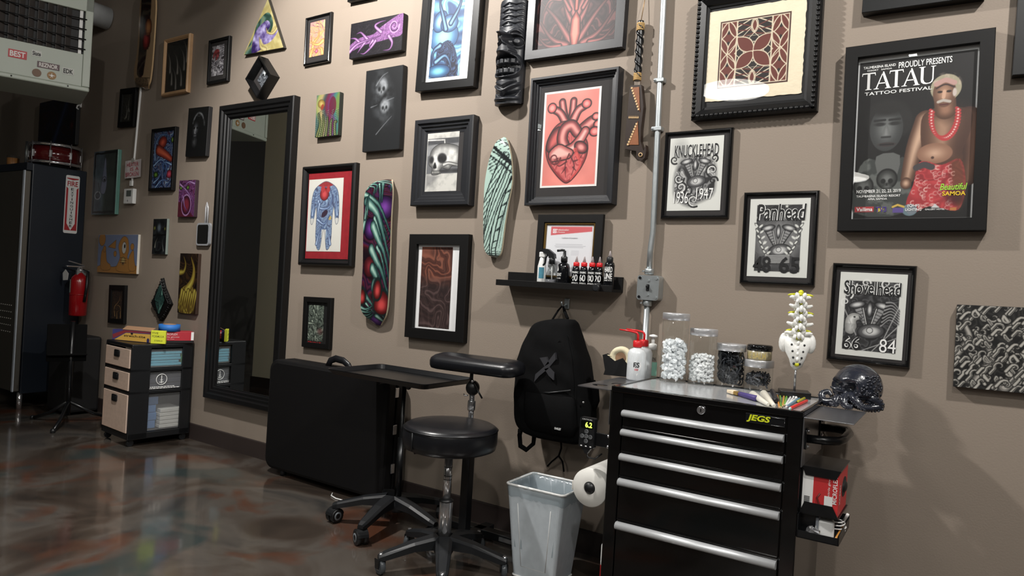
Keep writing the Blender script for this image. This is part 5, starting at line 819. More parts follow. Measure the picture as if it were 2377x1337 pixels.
mb.build('serif_title', WHITE, rt, fix=False); lettering('green_lettering', [('Beautiful', .735, .8, .945, .838)], r_, y, pm('lime_print', (150, 214, 60), .6), rt, .01, .25); lettering('yellow_lettering', [('SAMOA', .755, .846, .935, .871)], r_, y, pm('yellow_print', (226, 190, 40), .6), rt, .02); lettering('purple_lettering', [('TV3', .215, .927, .31, .96)], r_, y, pm('purple_print', (70, 50, 130), .6), rt, .02)
framed('cropped_upper_picture', 'dark picture cut off by the top edge above the festival poster', [(2010, -190), (2300, -235), (2286, -8), (2007, 28)], .045, .05, 'flat', FBLK, a_faint, None, 40)
framed('cropped_right_picture', 'black framed picture cut off at the right edge beside the poster', [(2365, -140), (2560, -165), (2552, 160), (2357, 172)], .04, .05, 'flat', FBLK, a_faint, None, 40)
# ---------------------------------------------------------------- left end: steel cabinet, heater, drum, extinguisher
NAVY = pm('dark_navy_enamel', (30, 36, 45), .35, 0, .06, 6); GSTEEL = pm('dull_stainless', (120, 116, 108), .42, .8, .08, 5)
XF, YF, ZT = -5.98, -.44, 1.855
t = thing('steel_cabinet', 'tall dark steel cabinet with a stainless door at the far left', 'cabinet', (XF, 0, 0)); MB().box(-1.1, 0, YF + .05, -.005, .12, ZT, .006).build('body', NAVY, t); d = MB().box(-1.1, -.004, YF, YF + .045, .14, ZT - .06, .006).build('door', GSTEEL, t); MB().box(-.022, .001, YF - .004, YF + .004, .14, ZT - .06).build('edge_strip', pm('bright_edge_strip', (206, 214, 224), .3, .3), d)
mb = MB().box(-1.1, .001, YF + .01, YF + .05, ZT - .055, ZT + .0).build('top_fascia', NAVY, t)
ho = MB()
for r_ in range(5):
    for k in range(9): ho.ball((-.1 - k * .035, YF - .001, .78 - r_ * .05), .004, n=6, m_=4)
o = ho.build('vent_holes', pm('pale_hole_rim', (170, 168, 160), .5), d); tag(o, kind='stuff')
for y in (YF + .06, -.06): MB().cyl((-.03, y, 0), (-.03, y, .13), .018).build('foot', CHROME, t)
# sign on its side
q = [atx(153, 407, XF), atx(186, 409, XF), atx(177, 543, XF), atx(146, 540, XF)]; yc = (q[0].y + q[1].y + q[2].y + q[3].y) / 4; sw = abs(q[1].y - q[0].y + q[2].y - q[3].y) / 2; z1, z0 = (q[0].z + q[1].z) / 2, (q[2].z + q[3].z) / 2; sh_ = z1 - z0
t = thing('extinguisher_sign', 'white and red sign on the cabinet pointing down to the extinguisher', 'sign', (XF + .001, yc, z0), rz=math.pi / 2); a_, b_ = -sw / 2, sw / 2; MB().prism(rrect(a_, b_, 0, sh_, .012), -.003, 0).build('plate', WPLAST, t); SR = pm('sign_red', (168, 40, 46), .5)
def mp(u, v): return (a_ + u * sw, sh_ * (1 - v))
for P_ in ([(.08, .045), (.92, .045), (.92, .06), (.5, .08), (.08, .06)], [(.06, .2), (.2, .23), (.2, .83), (.5, .95), (.06, .95)], [(.94, .2), (.8, .23), (.8, .83), (.5, .95), (.94, .95)]): MB().prism([mp(*p) for p in P_], -.0042, -.0028).build('red_field', SR, t)
lettering('red_lettering', [('FIRE', .12, .1, .88, .185)], (a_, b_, 0, sh_), -.0045, SR, t, .02); lettering('black_lettering', [(ch, .5 - (.1 if ch != 'I' else .03), .215 + i * .058, .5 + (.1 if ch != 'I' else .03), .258 + i * .058) for i, ch in enumerate('EXTINGUISHER')], (a_, b_, 0, sh_), -.0045, INK, t, .01)
# things on the cabinet
zc = ZT + .001
t = thing('snare_drum', 'dark red snare drum with chrome rims on the steel cabinet', 'drum', (XF - .1, -.2, zc)); R = .165; MB().lathe([(R, .03), (R, .145)], 40).build('shell', pm('cherry_lacquer', (78, 16, 18), .15, 0, .3, 8, coat=.5), t)
for z in (.015, .15): MB().lathe([(R + .004, z), (R + .01, z), (R + .01, z + .02), (R + .004, z + .02)], 40, caps=False).build('hoop', CHROME, t)
MB().lathe([(R, .16), (.001, .162)], 40, caps=False).build('drum_head', pm('drum_skin', (60, 58, 56), .5), t)
for i in range(8):
    a = i * math.pi / 4 + .2; x, y = math.cos(a), math.sin(a); MB().cyl((x * (R + .014), y * (R + .014), .0), (x * (R + .014), y * (R + .014), .18), .004, n=8).build('tension_rod', CHROME, t); MB().box(-.01, .01, -.01, .01, .06, .115, .004).build('lug', CHROME, t).location = (x * (R + .008), y * (R + .008), 0)
p = atx(58, 360, -6.3); t = MB().tube([(0, 0, 0), (.0, .0, .2)], .016, 12).build('metal_tube', GALV); t.location = (-6.32, -.3, zc); t.rotation_euler = (0, .05, 0); tag(t, 'short upright metal tube standing on the steel cabinet', 'tube')
t = thing('wooden_jar', 'small glass jar with wooden contents at the left edge on the cabinet', 'jar', (-6.48, -.33, zc)); MB().lathe([(.04, 0), (.042, .002), (.042, .07)], 20).build('wooden_insert', pm('orange_wood', (176, 120, 66), .5, 0, .2, 30), t); MB().lathe([(.044, 0), (.044, .09)], 20, caps=False).build('glass', JAR, t)
# unit heater on the ceiling
HG = pm('pale_grey_green_enamel', (172, 180, 168), .4, 0, .05, 5); DV = pm('dark_louver', (66, 62, 60), .5, .3, .15, 20)
c = at(207, 214, -.5); t = thing('unit_heater', 'grey ceiling heater with dark louvres and stickers at the top left', 'heater', tuple(c), rz=rad(90 - 20)); wd, hh_, dp = .62, .62, .5
# local: x to the right along the face, y back, z up; the right lower front corner is the origin
MB().box(-wd, 0, .0, dp, .0, .03, .008).build('bottom_pan', HG, t); MB().box(-wd, 0, .03, dp, .03, hh_, .004).build('casing', HG, t); MB().box(-.045, 0, .0, .03, .03, hh_, .004).build('right_stile', HG, t); MB().box(-wd, -wd + .03, .0, .03, .03, hh_, .004).build('left_stile', HG, t); MB().box(-wd + .03, -.045, .008, .03, .03, .24, .002).build('front_panel', HG, t); MB().box(-wd, 0, .0, .03, hh_ - .1, hh_, .004).build('top_rail', HG, t); MB().box(-wd + .03, -.045, .024, .0301, .24, hh_ - .1).build('recess_shade_panel', BLACK, t)  # black panel behind the fins stands in for the shade inside
for x in (-wd + .035, -.075): MB().box(x, x + .018, .012, .024, .24, hh_ - .1).build('white_strip', WPLAST, t)
for k in range(9): x = -wd + .07 + k * .05; MB().add([(x, .0, .24), (x + .03, .022, .24), (x + .03, .022, hh_ - .1), (x, .0, hh_ - .1), (x + .002, .0, .24), (x + .032, .022, .24), (x + .032, .022, hh_ - .1), (x + .002, .0, hh_ - .1)], [(0, 1, 2, 3), (7, 6, 5, 4), (0, 3, 7, 4), (1, 5, 6, 2), (0, 4, 5, 1), (3, 2, 6, 7)]).build('vertical_fin', DV, t)
for k in range(4): MB().cyl((-wd + .03, -.004, .27 + k * .065), (-.035, -.004, .27 + k * .065), .004, n=8).build('guard_wire', BMETAL, t)
def hs(u, v): return (-.05 - u * .4, .24 - v * .21)     # sticker spots on the front panel, from its right edge
STK = thing  # stickers are stuck to the heater: parts of it
for nm, body, u0, u1, v0, v1, bg, fg in (('red_sticker', 'BEST', .98, .74, .28, .52, (190, 60, 66), (236, 232, 230)), ('maker_plate', 'REZNOR', .6, .3, .48, .66, (96, 74, 78), (230, 226, 222)), ('round_corner_sticker', 'EDK', .26, .1, .52, .72, (200, 202, 196), (40, 40, 40)), ('scribble_sticker', 'Skate', .68, .55, .18, .36, (206, 208, 202), (40, 38, 40))):
    xa, za = hs(u0, v1); xb, zb_ = hs(u1, v0); pl = MB().box(xa, xb, .005, .0085, za, zb_).build(nm, pm(nm, bg, .5), t); lettering('lettering', [(body, .08, .15, .92, .85)], (xa, xb, za, zb_), .0042, pm(nm + '_print', fg, .6), pl, .03)
for u, col in ((.6, (110, 80, 56)), (.4, (150, 112, 60))): x, z = hs(u, .84); st = MB().lathe([(.025, .005), (.025, .0085)], 20, (x, 0, z), 'y').build('round_sticker', pm('round_sticker_%d' % (u * 10), col, .5), t)
glyphs_ = [[(0, .9), (.1, .2), (1, 0), (.2, -.15), (.35, -.8), (0, -.3), (-.35, -.8), (-.2, -.15), (-1, 0), (-.1, .2)]]
x, z = hs(.4, .84); MB().prism([(x + a * .02, z + b * .02) for a, b in glyphs_[0]], .0038, .006).build('plane_emblem', WPLAST, t)
for x in (-wd + .06, -.06): MB().cyl((x, .25, hh_), (x, .25, 4.19 - c.z), .008, n=8).build('hanger_rod', GALV, t)
for x in (-.42, -.12): MB().ball((x, .0, .015), .005, n=8, m_=5).build('screw', BMETAL, t)
p = at(252, 44, -.0); f_ = MB(); pts = [(p.x, -.001, p.z), (p.x - .03, -.36, p.z + .02)]; f_.tube(pts, .085, 20); o = f_.build('flue_pipe', pm('aluminium_duct', (196, 200, 202), .35, .4, .25, 12, .6, bscale=25)); tag(o, 'silver flue duct between the ceiling heater and the wall', 'duct')
p = at(183, 243, -.02); t = thing('wall_hook', 'small white wall hook under the heater', 'hook', (p.x, 0, p.z)); MB().box(-.012, .012, -.012, -.001, -.02, .03, .004).build('plate', WPLAST, t); MB().tube([(0, -.012, 0), (0, -.03, -.01), (0, -.035, -.03), (0, -.02, -.038)], .006, 8).build('prong', WPLAST, t)
# fire extinguisher
Xe = -5.82; c = atx(188, 680, Xe); c.y = max(min(c.y, -.09), -.2); zb = atx(187, 733, Xe).z; zt_ = atx(187, 636, Xe).z; hb = zt_ - zb; R = .062
t = thing('fire_extinguisher', 'red fire extinguisher with a white tag hanging by the steel cabinet', 'extinguisher', (Xe, c.y, zb)); EXR = pm('extinguisher_red', (150, 16, 22), .22, 0, .05, coat=.4); MB().lathe([(R - .008, 0), (R, .008), (R, hb - .06), (R * .85, hb - .025), (R * .45, hb), (.02, hb + .012)], 28).build('cylinder', EXR, t); MB().lathe([(R + .001, hb * .5), (R + .002, hb * .5), (R + .002, hb * .5 + .008), (R + .001, hb * .5 + .008)], 28, caps=False).build('strap_band', EXR, t)
mb = MB(); n = 10; vs = [((R + .0015) * math.cos(a), (R + .0015) * math.sin(a), z) for z in (hb * .55, hb * .86) for a in [rad(-150 + 65 * i / n) for i in range(n + 1)]]; mb.add(vs, [(i, i + 1, n + 2 + i, n + 1 + i) for i in range(n)]).build('instruction_label', pm('grey_label', (150, 152, 146), .5, 0, .5, 60), t, False)
MB().lathe([(.02, hb + .01), (.022, hb + .02), (.018, hb + .05)], 14).build('valve', CHROME, t); MB().box(-.012, .012, -.1, .03, hb + .05, hb + .062, .004).build('lower_lever', CHROME, t); o = MB().box(-.012, .012, -.09, .025, 0, .01, .004).build('upper_lever', CHROME, t); o.location = (0, 0, hb + .068); o.rotation_euler = (-.25, 0, 0); MB().tube([(.0, .02, hb + .03), (.06, .03, hb + .02), (.075, .02, hb * .7), (.07, .01, hb * .35)], .011, 10).build('hose', BPLAST, t)
MB().prism([(-.075, hb - .055), (-.005, hb - .05), (.005, hb - .0), (-.045, hb + .03), (-.085, hb + .0)], -.085, -.083).build('inspection_tag', WPLAST, t); MB().box(.0, .02, -.03, .06, hb - .01, hb + .03).build('wall_bracket', GALV, t)
# black folded music stand under it
t = thing('music_stand', 'black folded music stand in the dark corner under the extinguisher', 'stand', (-5.3, -.36, 0)); MB().tube([(0, 0, .06), (0, 0, .72)], .016, 10).build('post', BMETAL, t)
for a in (200, 320, 80): MB().tube([(0, 0, .16), (.16 * math.cos(rad(a)), .16 * math.sin(rad(a)), .06), (.3 * math.cos(rad(a)), .3 * math.sin(rad(a)), .012)], .012, 8).build('leg', BMETAL, t); MB().ball((.3 * math.cos(rad(a)), .3 * math.sin(rad(a)), .014), .018, n=8, m_=5).build('rubber_foot', BPLAST, t)
MATTE = pm('matte_black', (9, 9, 9), .9, 0, .1, spec=.15); o = MB().box(-.12, .12, -.006, .006, 0, .26, .005).build('desk', MATTE, t); o.location = (0, -.03, .44); o.rotation_euler = (-.15, 0, 1.25); o = MB().box(-.12, .12, -.05, .0, 0, .012, .003).build('desk_lip', MATTE, t); o.location = (0, -.03, .48); o.rotation_euler = (-.15, 0, 1.25)
t = thing('amp_case', 'black equipment case standing in the dark corner beside the cabinet', 'case', (-5.7, -.145, 0)); MB().box(-.15, .15, -.12, .12, .02, .58, .02).build('body', pm('black_tolex', (13, 13, 14), .7, 0, .2, 60, .2), t); MB().tube([(-.06, 0, .58), (-.05, 0, .61), (.05, 0, .61), (.06, 0, .58)], .01, 8).build('handle', BPLAST, t)
for x in (-.11, .11):
    for y in (-.09, .09): MB().cyl((x, y, 0), (x, y, .022), .015, n=10).build('foot', BPLAST, t)
# ---------------------------------------------------------------- plastic drawer unit
t = thing('drawer_unit', 'black plastic three drawer unit with translucent drawers', 'drawers', (-4.395, -.425, 0), rz=rad(-4.5)); w, d, h = .375, .395, .64; z0 = .045
MB().box(-w, 0, 0, d, h - .02, h + .005, .006).build('top', BPLAST, t); MB().box(-w, 0, 0, d, z0, z0 + .04, .004).build('base', BPLAST, t)
for x in (-w, -.014): MB().box(x, x + .014, .0, .12, z0, h - .01, .003).build('post', BPLAST, t); MB().box(x, x + .014, d - .07, d, z0, h - .01, .003).build('post', BPLAST, t)
MB().box(-w, 0, d - .008, d, z0, h - .02).build('back', BPLAST, t); CLR = filmm('clear_drawer_plastic', (236, 236, 236), .07, .25); FROST = filmm('frosted_drawer_plastic', (226, 202, 184), .72, .35); zs_ = [(z0 + .04, .33), (.35, .47), (.49, h - .025)]
for za, zb in zs_[:2]: MB().box(-w, 0, .0, d, zb, zb + .02, .003).build('shelf_rail', BPLAST, t)
for i, (za, zb) in enumerate(zs_):
    o = MB().box(-w + .016, -.016, -.006, .002, za + .003, zb - .003, .003).build('drawer', FROST, t); MB().box(-w + .017, -.017, .004, d - .012, za + .004, za + .008).build('drawer_floor', CLR, o); MB().box(-.0165, -.0145, .004, d - .012, za + .004, zb - .004).build('drawer_side', CLR, o); MB().box(-w + .0145, -w + .0165, .004, d - .012, za + .004, zb - .004).build('drawer_side', CLR, o)
    MB().prism(rrect(-w / 2 - .035, -w / 2 + .035, zb - .062, zb - .018, .01), -.013, -.005).build('handle', BPLAST, o); MB().prism(rrect(-w / 2 - .024, -w / 2 + .024, zb - .053, zb - .027, .006), -.0145, -.012).build('handle_slot', DPLAST, o)
for x in (-w + .03, -.03):
    for y in (.03, d - .03): MB().lathe([(.02, -.009), (.022, -.006), (.022, .006), (.02, .009)], 14, (x, y, .0225), 'x').build('caster', DPLAST, t); MB().box(x - .013, x + .013, y - .01, y + .01, .03, z0 + .002).build('caster_fork', BPLAST, t)
def incont(name, label, cat, x0, x1, y0, y1, za, zb, col, n=5):
    r_ = thing(name, label, cat, t.matrix_basis @ Vector((0, 0, 0)), rz=rad(-4.5)); R_ = random.Random(len(label))
    for k in range(n): zz = za + (zb - za) * k / n; j = R_.uniform(-.008, .008); MB().box(x0, x1 + j * .3, y0 + j, y1 + j, zz, zz + (zb - za) / n - .002, .003).build('sheet_bundle', pm(name, col, .8, 0, .12, 20), r_)
incont('blue_wipes', 'bright blue folded wipes inside the top clear drawer', 'wipes', -.3, -.022, .12, .32, .502, .595, (112, 196, 220)); incont('dark_pouches', 'dark pouches inside the middle clear drawer', 'pouch', -.3, -.022, .05, .36, .36, .455, (60, 64, 78), 3)
incont('blue_sheets', 'folded blue sheets inside the bottom clear drawer', 'sheets', -.3, -.05, .03, .2, .095, .3, (100, 140, 190), 4); incont('white_pads', 'white paper pads inside the bottom clear drawer', 'pads', -.3, -.024, .21, .36, .095, .22, (222, 222, 216), 5)
o = MB().lathe([(.018, .502), (.018, .58)], 14, (-.045, .345, 0)).build('green_bottle', pm('green_plastic', (60, 150, 70), .4)); o.location = t.location; o.rotation_euler = t.rotation_euler; tag(o, 'small green bottle inside the top clear drawer', 'bottle')
lg = MB(); cy, cz = .2, .415; ri = [(-.0125 - .0, cy + .034 * math.cos(a), cz + .034 * math.sin(a)) for a in [2 * math.pi * i / 28 for i in range(28)]]; lg.tube(ri, .0022, 6, closed=True); lg.box(-.0145, -.0125, cy - .002, cy + .002, cz - .025, cz + .025); lg.box(-.0145, -.0125, cy - .014, cy + .014, cz - .02, cz - .016); lg.box(-.0145, -.0125, cy - .008, cy + .008, cz - .006, cz - .003)
R_ = random.Random(4)
for r_, wd_ in ((0, .085), (1, .105)):
    y = cy - wd_
    while y < cy + wd_: l = R_.uniform(.006, .02); lg.box(-.0145, -.0125, y, y + l, cz - .05 - r_ * .009, cz - .0455 - r_ * .009); y += l + .004
o = lg.build('printed_emblem', WHITE, t); tag(o, kind='stuff'); o['label'] = 'white printed emblem'
# on the drawer unit
ZD = h + .006; RU = t.matrix_basis.copy(); RU = Matrix.Translation(t.location) @ Matrix.Rotation(rad(-4.5), 4, 'Z')
def onunit(name, label, cat, x, y, rz): return thing(name, label, cat, RU @ Vector((x, y, ZD)), rz=rad(rz - 4.5))
t2 = onunit('wrap_box', 'yellow and blue cling wrap box with a torn lid on the drawer unit', 'box', -.2, .1, 24); CARD = pm('brown_cardboard', (150, 116, 88), .8); MB().box(-.15, .15, -.025, .025, .001, .07).build('carton', pm('blue_carton', (50, 46, 96), .5), t2); picture('printed_face', a_bluelabel, -.15, .15, .003, .07, -.0262, t2, PAPER, 40); o = MB().box(-.1, .12, 0, .045, 0, .003).build('torn_lid', CARD, t2); o.location = (.02, -.02, .071); o.rotation_euler = (.5, 0, 0); lettering('lettering', [('stretch-tite', .3, .4, .85, .62)], (-.15, .15, .003, .07), -.027, INK, t2, .01)
t2 = onunit('yellow_packet', 'bright yellow packet standing between the two boxes', 'packet', -.012, .165, 45); MB().box(-.045, .045, -.01, .01, .001, .085, .002).build('packet', pm('lime_yellow_card', (214, 220, 60), .5, 0, .05), t2); lettering('lettering', [('FIVE', .1, .12, .5, .26), ('FORMULA', .1, .36, .9, .52), ('STERILE', .25, .72, .8, .82)], (-.045, .045, .001, .085), -.0108, pm('olive_print', (110, 110, 40), .6), t2, .01)
t2 = onunit('glove_carton', 'flat red glove box with white lettering on the drawer unit', 'box', -.06, .3, 75); CRED = pm('carton_red', (176, 44, 56), .5, 0, .06); MB().box(-.1, .1, -.055, .055, .001, .075, .002).build('carton', CRED, t2); MB().box(-.1, .1, -.0562, -.055, .002, .018).build('black_stripe', INK, t2); MB().box(.082, .0985, -.0562, -.055, .02, .074).build('white_stripe', WHITE, t2); lettering('lettering', [('MICROFLEX', .03, .12, .5, .3), ('nitrile gloves', .03, .4, .55, .52), ('powder free', .03, .6, .4, .68)], (-.1, .1, .0, .075), -.0568, pm('pale_red_print', (232, 196, 196), .6), t2, .01)
t2 = onunit('blue_tape_roll', 'roll of blue masking tape on the red glove box', 'tape', -.07, .26, 0); t2.location.z += .075; MB().lathe([(.04, 0.002), (.065, .002), (.065, .045), (.04, .045), (.04, .002)], 28, caps=False).build('tape', pm('blue_tape', (40, 110, 190), .6), t2); MB().lathe([(.037, .001), (.0399, .001), (.0399, .047), (.037, .047), (.037, .001)], 28, caps=False).build('core', CARD, t2)
# ---------------------------------------------------------------- folded treatment table
t = thing('folded_table', 'large black folded treatment table leaning by the mirror', 'table', (-2.47, -.172, 0)); w, h = .93, .655; CASE = pm('black_case_vinyl', (8, 7, 8), .65, 0, .2, 30, .1, spec=.25)
MB().loft([[(x, y, z) for x, z in rrect(-w + e, -e, .03 + e, h - e, .06, 5)] for e, y in ((.02, .0), (.005, .008), (0, .02), (0, .062), (.004, .066))], False).build('front_half', CASE, t); MB().loft([[(x, y, z) for x, z in rrect(-w + e, -e, .03 + e, h - e, .06, 5)] for e, y in ((.004, .076), (0, .08), (0, .13), (.01, .145))], False).build('rear_half', CASE, t)
MB().loft([[(x, y, z) for x, z in rrect(-w + .012, -.012, .042, h - .012, .05, 5)] for y in (.064, .078)], False).build('metal_edge', DPLAST, t)
for z in (.16, .36, .55): MB().box(-.008, .004, .058, .084, z, z + .05, .003).build('latch', CHROME, t)
MB().tube([(-.52, .07, h - .01), (-.5, .07, h + .03), (-.46, .07, h + .045), (-.4, .07, h + .04), (-.36, .07, h + .02), (-.34, .07, h - .01)], .012, 8, flat=1.6).build('carry_handle', VINYL, t)
for x in (-.8, -.15): MB().cyl((x, .04, 0), (x, .04, .034), .018, n=12).build('rubber_foot', BPLAST, t); MB().cyl((x, .11, 0), (x, .11, .034), .018, n=12).build('rubber_foot', BPLAST, t)
p = fl(790, 1152); o = MB().tube([(p.x - .06, p.y - .0, .004), (p.x - .03, p.y - .035, .004), (p.x + .02, p.y - .05, .004), (p.x + .08, p.y - .045, .004)], .0035, 8).build('floor_cable', WPLAST); tag(o, 'short loop of white cord on the floor under the folded table', 'cord')
# ---------------------------------------------------------------- wheeled stands
def star_base(t, r, a0, hub_z, caster, arm_mat, tip_z=None, drop=.035):
    for i in range(5):
        a = a0 + i * 2 * math.pi / 5; ca, sa = math.cos(a), math.sin(a); rg = []
        for s_, wd, zt, zb in ((.03, .034, hub_z + .03, hub_z - .02), (r * .5, .03, hub_z + .012, hub_z - .022), (r * .95, .022, hub_z - .022, hub_z - .05), (r * 1.04, .014, hub_z - .032, hub_z - .05)):
            rg.append([(ca * s_ - sa * y, sa * s_ + ca * y, z) for y, z in ((-wd, zb), (wd, zb), (wd, zt - .008), (wd * .6, zt), (-wd * .6, zt), (-wd, zt - .008))])
        arm = MB().loft(rg, False).build('arm', arm_mat, t); cx, cy = ca * r, sa * r; caster(arm, cx, cy, a)
def caster_clear(par, x, y, a):
    b = a + 1.9; cb, sb = math.cos(b), math.sin(b); R = .03; MB().cyl((x, y, .052), (x, y, .085), .007, n=10).build('stem', CHROME, par)
    f = MB()
    for s_ in (-1, 1): f.add([(x + cb * p - sb * s_ * q, y + sb * p + cb * s_ * q, z) for p, z in ((-.012, .024), (.012, .024), (.014, .06), (-.02, .06)) for q in (.012, .016)], [(0, 2, 4, 6), (1, 7, 5, 3), (0, 1, 3, 2), (2, 3, 5, 4), (4, 5, 7, 6), (6, 7, 1, 0)])
    f.build('fork', BMETAL, par); Mx = Matrix.Translation((x, y, R)) @ Matrix.Rotation(b, 4, 'Z')
    for nm, prof, mt in (('tyre', [(R - .006, -.011), (R, -.007), (R, .007), (R - .006, .011)], CLEARW), ('wheel_hub', [(.011, -.0125), (.013, -.01), (.013, .01), (.011, .0125)], CHROME)): o = MB().lathe(prof, 24, (0, 0, 0), 'y').build(nm, mt, par); o.matrix_local = Mx
def caster_twin(par, x, y, a):
    b = a + .9; R = .033; Mx = Matrix.Translation((x, y, R)) @ Matrix.Rotation(b, 4, 'Z'); MB().cyl((x, y, .05), (x, y, .08), .008, n=10).build('stem', BMETAL, par)
    for s_ in (-1, 1):
        o = MB().lathe([(R - .004, s_ * .006), (R, s_ * .009), (R, s_ * .024), (R - .006, s_ * .027)], 24, (0, 0, 0), 'y').build('wheel', BPLAST, par); o.matrix_local = Mx
        o = MB().lathe([(.012, s_ * .0272), (.02, s_ * .0275), (.02, s_ * .0285), (.012, s_ * .0285)], 20, (0, 0, 0), 'y', False).build('hub_ring', pm('grey_hub', (110, 116, 120), .4), par); o.matrix_local = Mx
    o = MB().prism([(R * 1.1 * math.cos(rad(q)), R * 1.1 * math.sin(rad(q))) for q in range(10, 171, 20)], -.024, .024).build('hood', BPLAST, par); o.matrix_local = Mx
CLEARW = filmm('smoky_clear_wheel', (90, 94, 98), .6, .15)
t = thing('round_stool', 'round black vinyl stool with chrome column on a five-star wheeled base', 'stool', (-1.765, -.545, 0)); R, zs = .192, .588
MB().lathe([(.02, zs - .105), (R - .03, zs - .105), (R - .006, zs - .095), (R, zs - .07), (R, zs - .025), (R - .005, zs - .012), (R - .02, zs - .003), (R * .6, zs + .002), (.001, zs + .004)], 48, caps=False).build('seat', VINYL, t)
for z in (zs - .018,): MB().lathe([(R - .004, z - .003), (R + .002, z), (R - .004, z + .003)], 48, caps=False).build('seam_piping', VINYL, t)
a = math.atan2(-.5, -.1); MB().tube([(R * math.cos(a) * 1.003, R * math.sin(a) * 1.003, zs - .02), (R * math.cos(a) * 1.003, R * math.sin(a) * 1.003, zs - .09)], .003, 6).build('side_seam', DPLAST, t)
MB().lathe([(.07, zs - .118), (.07, zs - .105)], 20).build('mounting_plate', BMETAL, t); MB().lathe([(.017, .25), (.017, zs - .115)], 20).build('piston', CHROME, t)
for z in (.36, .375, .41): MB().lathe([(.0172, z), (.0176, z + .001), (.0172, z + .003)], 20, caps=False).build('groove', BMETAL, t)
MB().lathe([(.028, .1), (.027, .27), (.025, .275)], 24).build('column_sleeve', CHROME, t); MB().lathe([(.029, .272), (.03, .276), (.018, .285)], 24).build('collar', BPLAST, t); MB().tube([(0, 0, zs - .112), (-.1, -.05, zs - .125), (-.13, -.065, zs - .135)], .005, 8).build('lift_lever', BMETAL, t); MB().lathe([(.035, .06), (.042, .075), (.04, .12), (.03, .13)], 20).build('hub', DPLAST, t)
star_base(t, .255, rad(236), .108, caster_clear, DPLAST)
# instrument tray stand
cx, cy = -2.252, -.325; t = thing('tray_stand', 'black instrument tray on a wheeled stand before the folded table', 'stand', (cx, cy, 0)); zt_ = .715; w, d = .3, .18
o = MB().loft([[(x, y, zt_ + z) for x, y in rrect(-w + e, w - e, -d + e, d - e, .03)] for e, z in ((.018, -.018), (.016, -.02), (.0, .0), (-.004, .002), (-.004, -.002), (.014, -.024), (.018, -.024))], False, False).build('tray_rim', BMETAL, t); MB().prism(rrect(-w + .016, w - .016, -d + .016, d - .016, .025), zt_ - .024, zt_ - .019, 'z').build('tray_floor', BMETAL, t)
MB().tube([(-.22, 0, zt_ - .03), (.22, 0, zt_ - .03)], .008, 8).build('tray_bar', BMETAL, t); MB().tube([(0, -.14, zt_ - .03), (0, .14, zt_ - .03)], .008, 8).build('tray_bar', BMETAL, t); MB().lathe([(.011, .12), (.011, zt_ - .025)], 16, (.03, 0, 0)).build('pole', BMETAL, t); MB().lathe([(.016, .12), (.016, .42)], 16, (.03, 0, 0)).build('outer_pole', BMETAL, t); MB().ball((.055, -.0, .66), .014, n=10, m_=7).build('clamp_knob', BPLAST, t)
MB().lathe([(.04, .08), (.045, .09), (.04, .13), (.02, .14)], 20, (.03, 0, 0)).build('hub', DPLAST, t); star_base(t, .27, rad(212), .12, caster_twin, DPLAST)
# arm rest stand
t = thing('arm_rest', 'padded black arm rest on a chrome and black post behind the stool', 'stand', (at(1097, 905, -.3).x, -.3, 0)); zp = at(1106, 846, -.3).z - .022; rg = []
for e, z in ((.02, -.028), (.004, -.022), (0, -.01), (0, .008), (.006, .02), (.022, .03), (.05, .034)): rg.append([(x * (1 if x < 0 else 1.08) + .0, y, z + .12 * 0) for x, y in rrect(-.215 + e, .235 - e, -.075 + e, .075 - e, max(.006, .06 - e), 6)])
o = MB().loft(rg).build('pad', VINYL, t); o.location = (.0, -.01, zp + .022); o.rotation_euler = (.12, rad(-.5), 0); MB().cyl((-.01, 0, zp - .06), (-.01, 0, zp + .005), .008).build('pad_stem', BMETAL, t); MB().ball((.0, 0, zp - .082), .032, .03, .034, n=16, m_=10).build('tilt_joint', BPLAST, t); MB().tube([(.02, -.02, zp - .06), (.075, -.03, zp - .115)], .004, 6).build('tilt_lever', BMETAL, t); MB().ball((.012, -.02, zp - .05), .008, n=8, m_=5).build('joint_bolt', CHROME, t)
MB().lathe([(.0125, .5), (.0125, zp - .1)], 16).build('chrome_post', CHROME, t); MB().lathe([(.017, .6), (.018, .605), (.018, .64), (.016, .645)], 16).build('height_collar', CHROME, t); MB().tube([(-.014, -.01, .665), (-.03, -.015, .662), (-.035, -.015, .67)], .003, 6).build('set_pin', CHROME, t); MB().box(-.02, .02, -.02, .02, .04, .52, .003).build('lower_post', BMETAL, t)
MB().tube([(.02, -.01, .47), (.05, -.02, .465), (.06, -.02, .44), (.05, -.02, .42), (.042, -.02, .47)], .0025, 6).build('pin_ring', CHROME, t); MB().lathe([(.009, -.03), (.009, -.02)], 10, (0, 0, .45), 'y').build('bolt', CHROME, t)
for x0, x1, y0, y1 in ((-.2, .2, .1, .15), (-.025, .025, -.03, .2)): MB().box(x0, x1, y0, y1, .02, .055, .004).build('base_bar', BMETAL, t)
for x, y in ((-.19, .125), (.19, .125), (0, -.01), (0, .19)): MB().cyl((x, y, 0), (x, y, .022), .016, n=12).build('foot', BPLAST, t)
MB().box(.12, .2, .098, .0995, .028, .046).build('chrome_plate', CHROME, t)
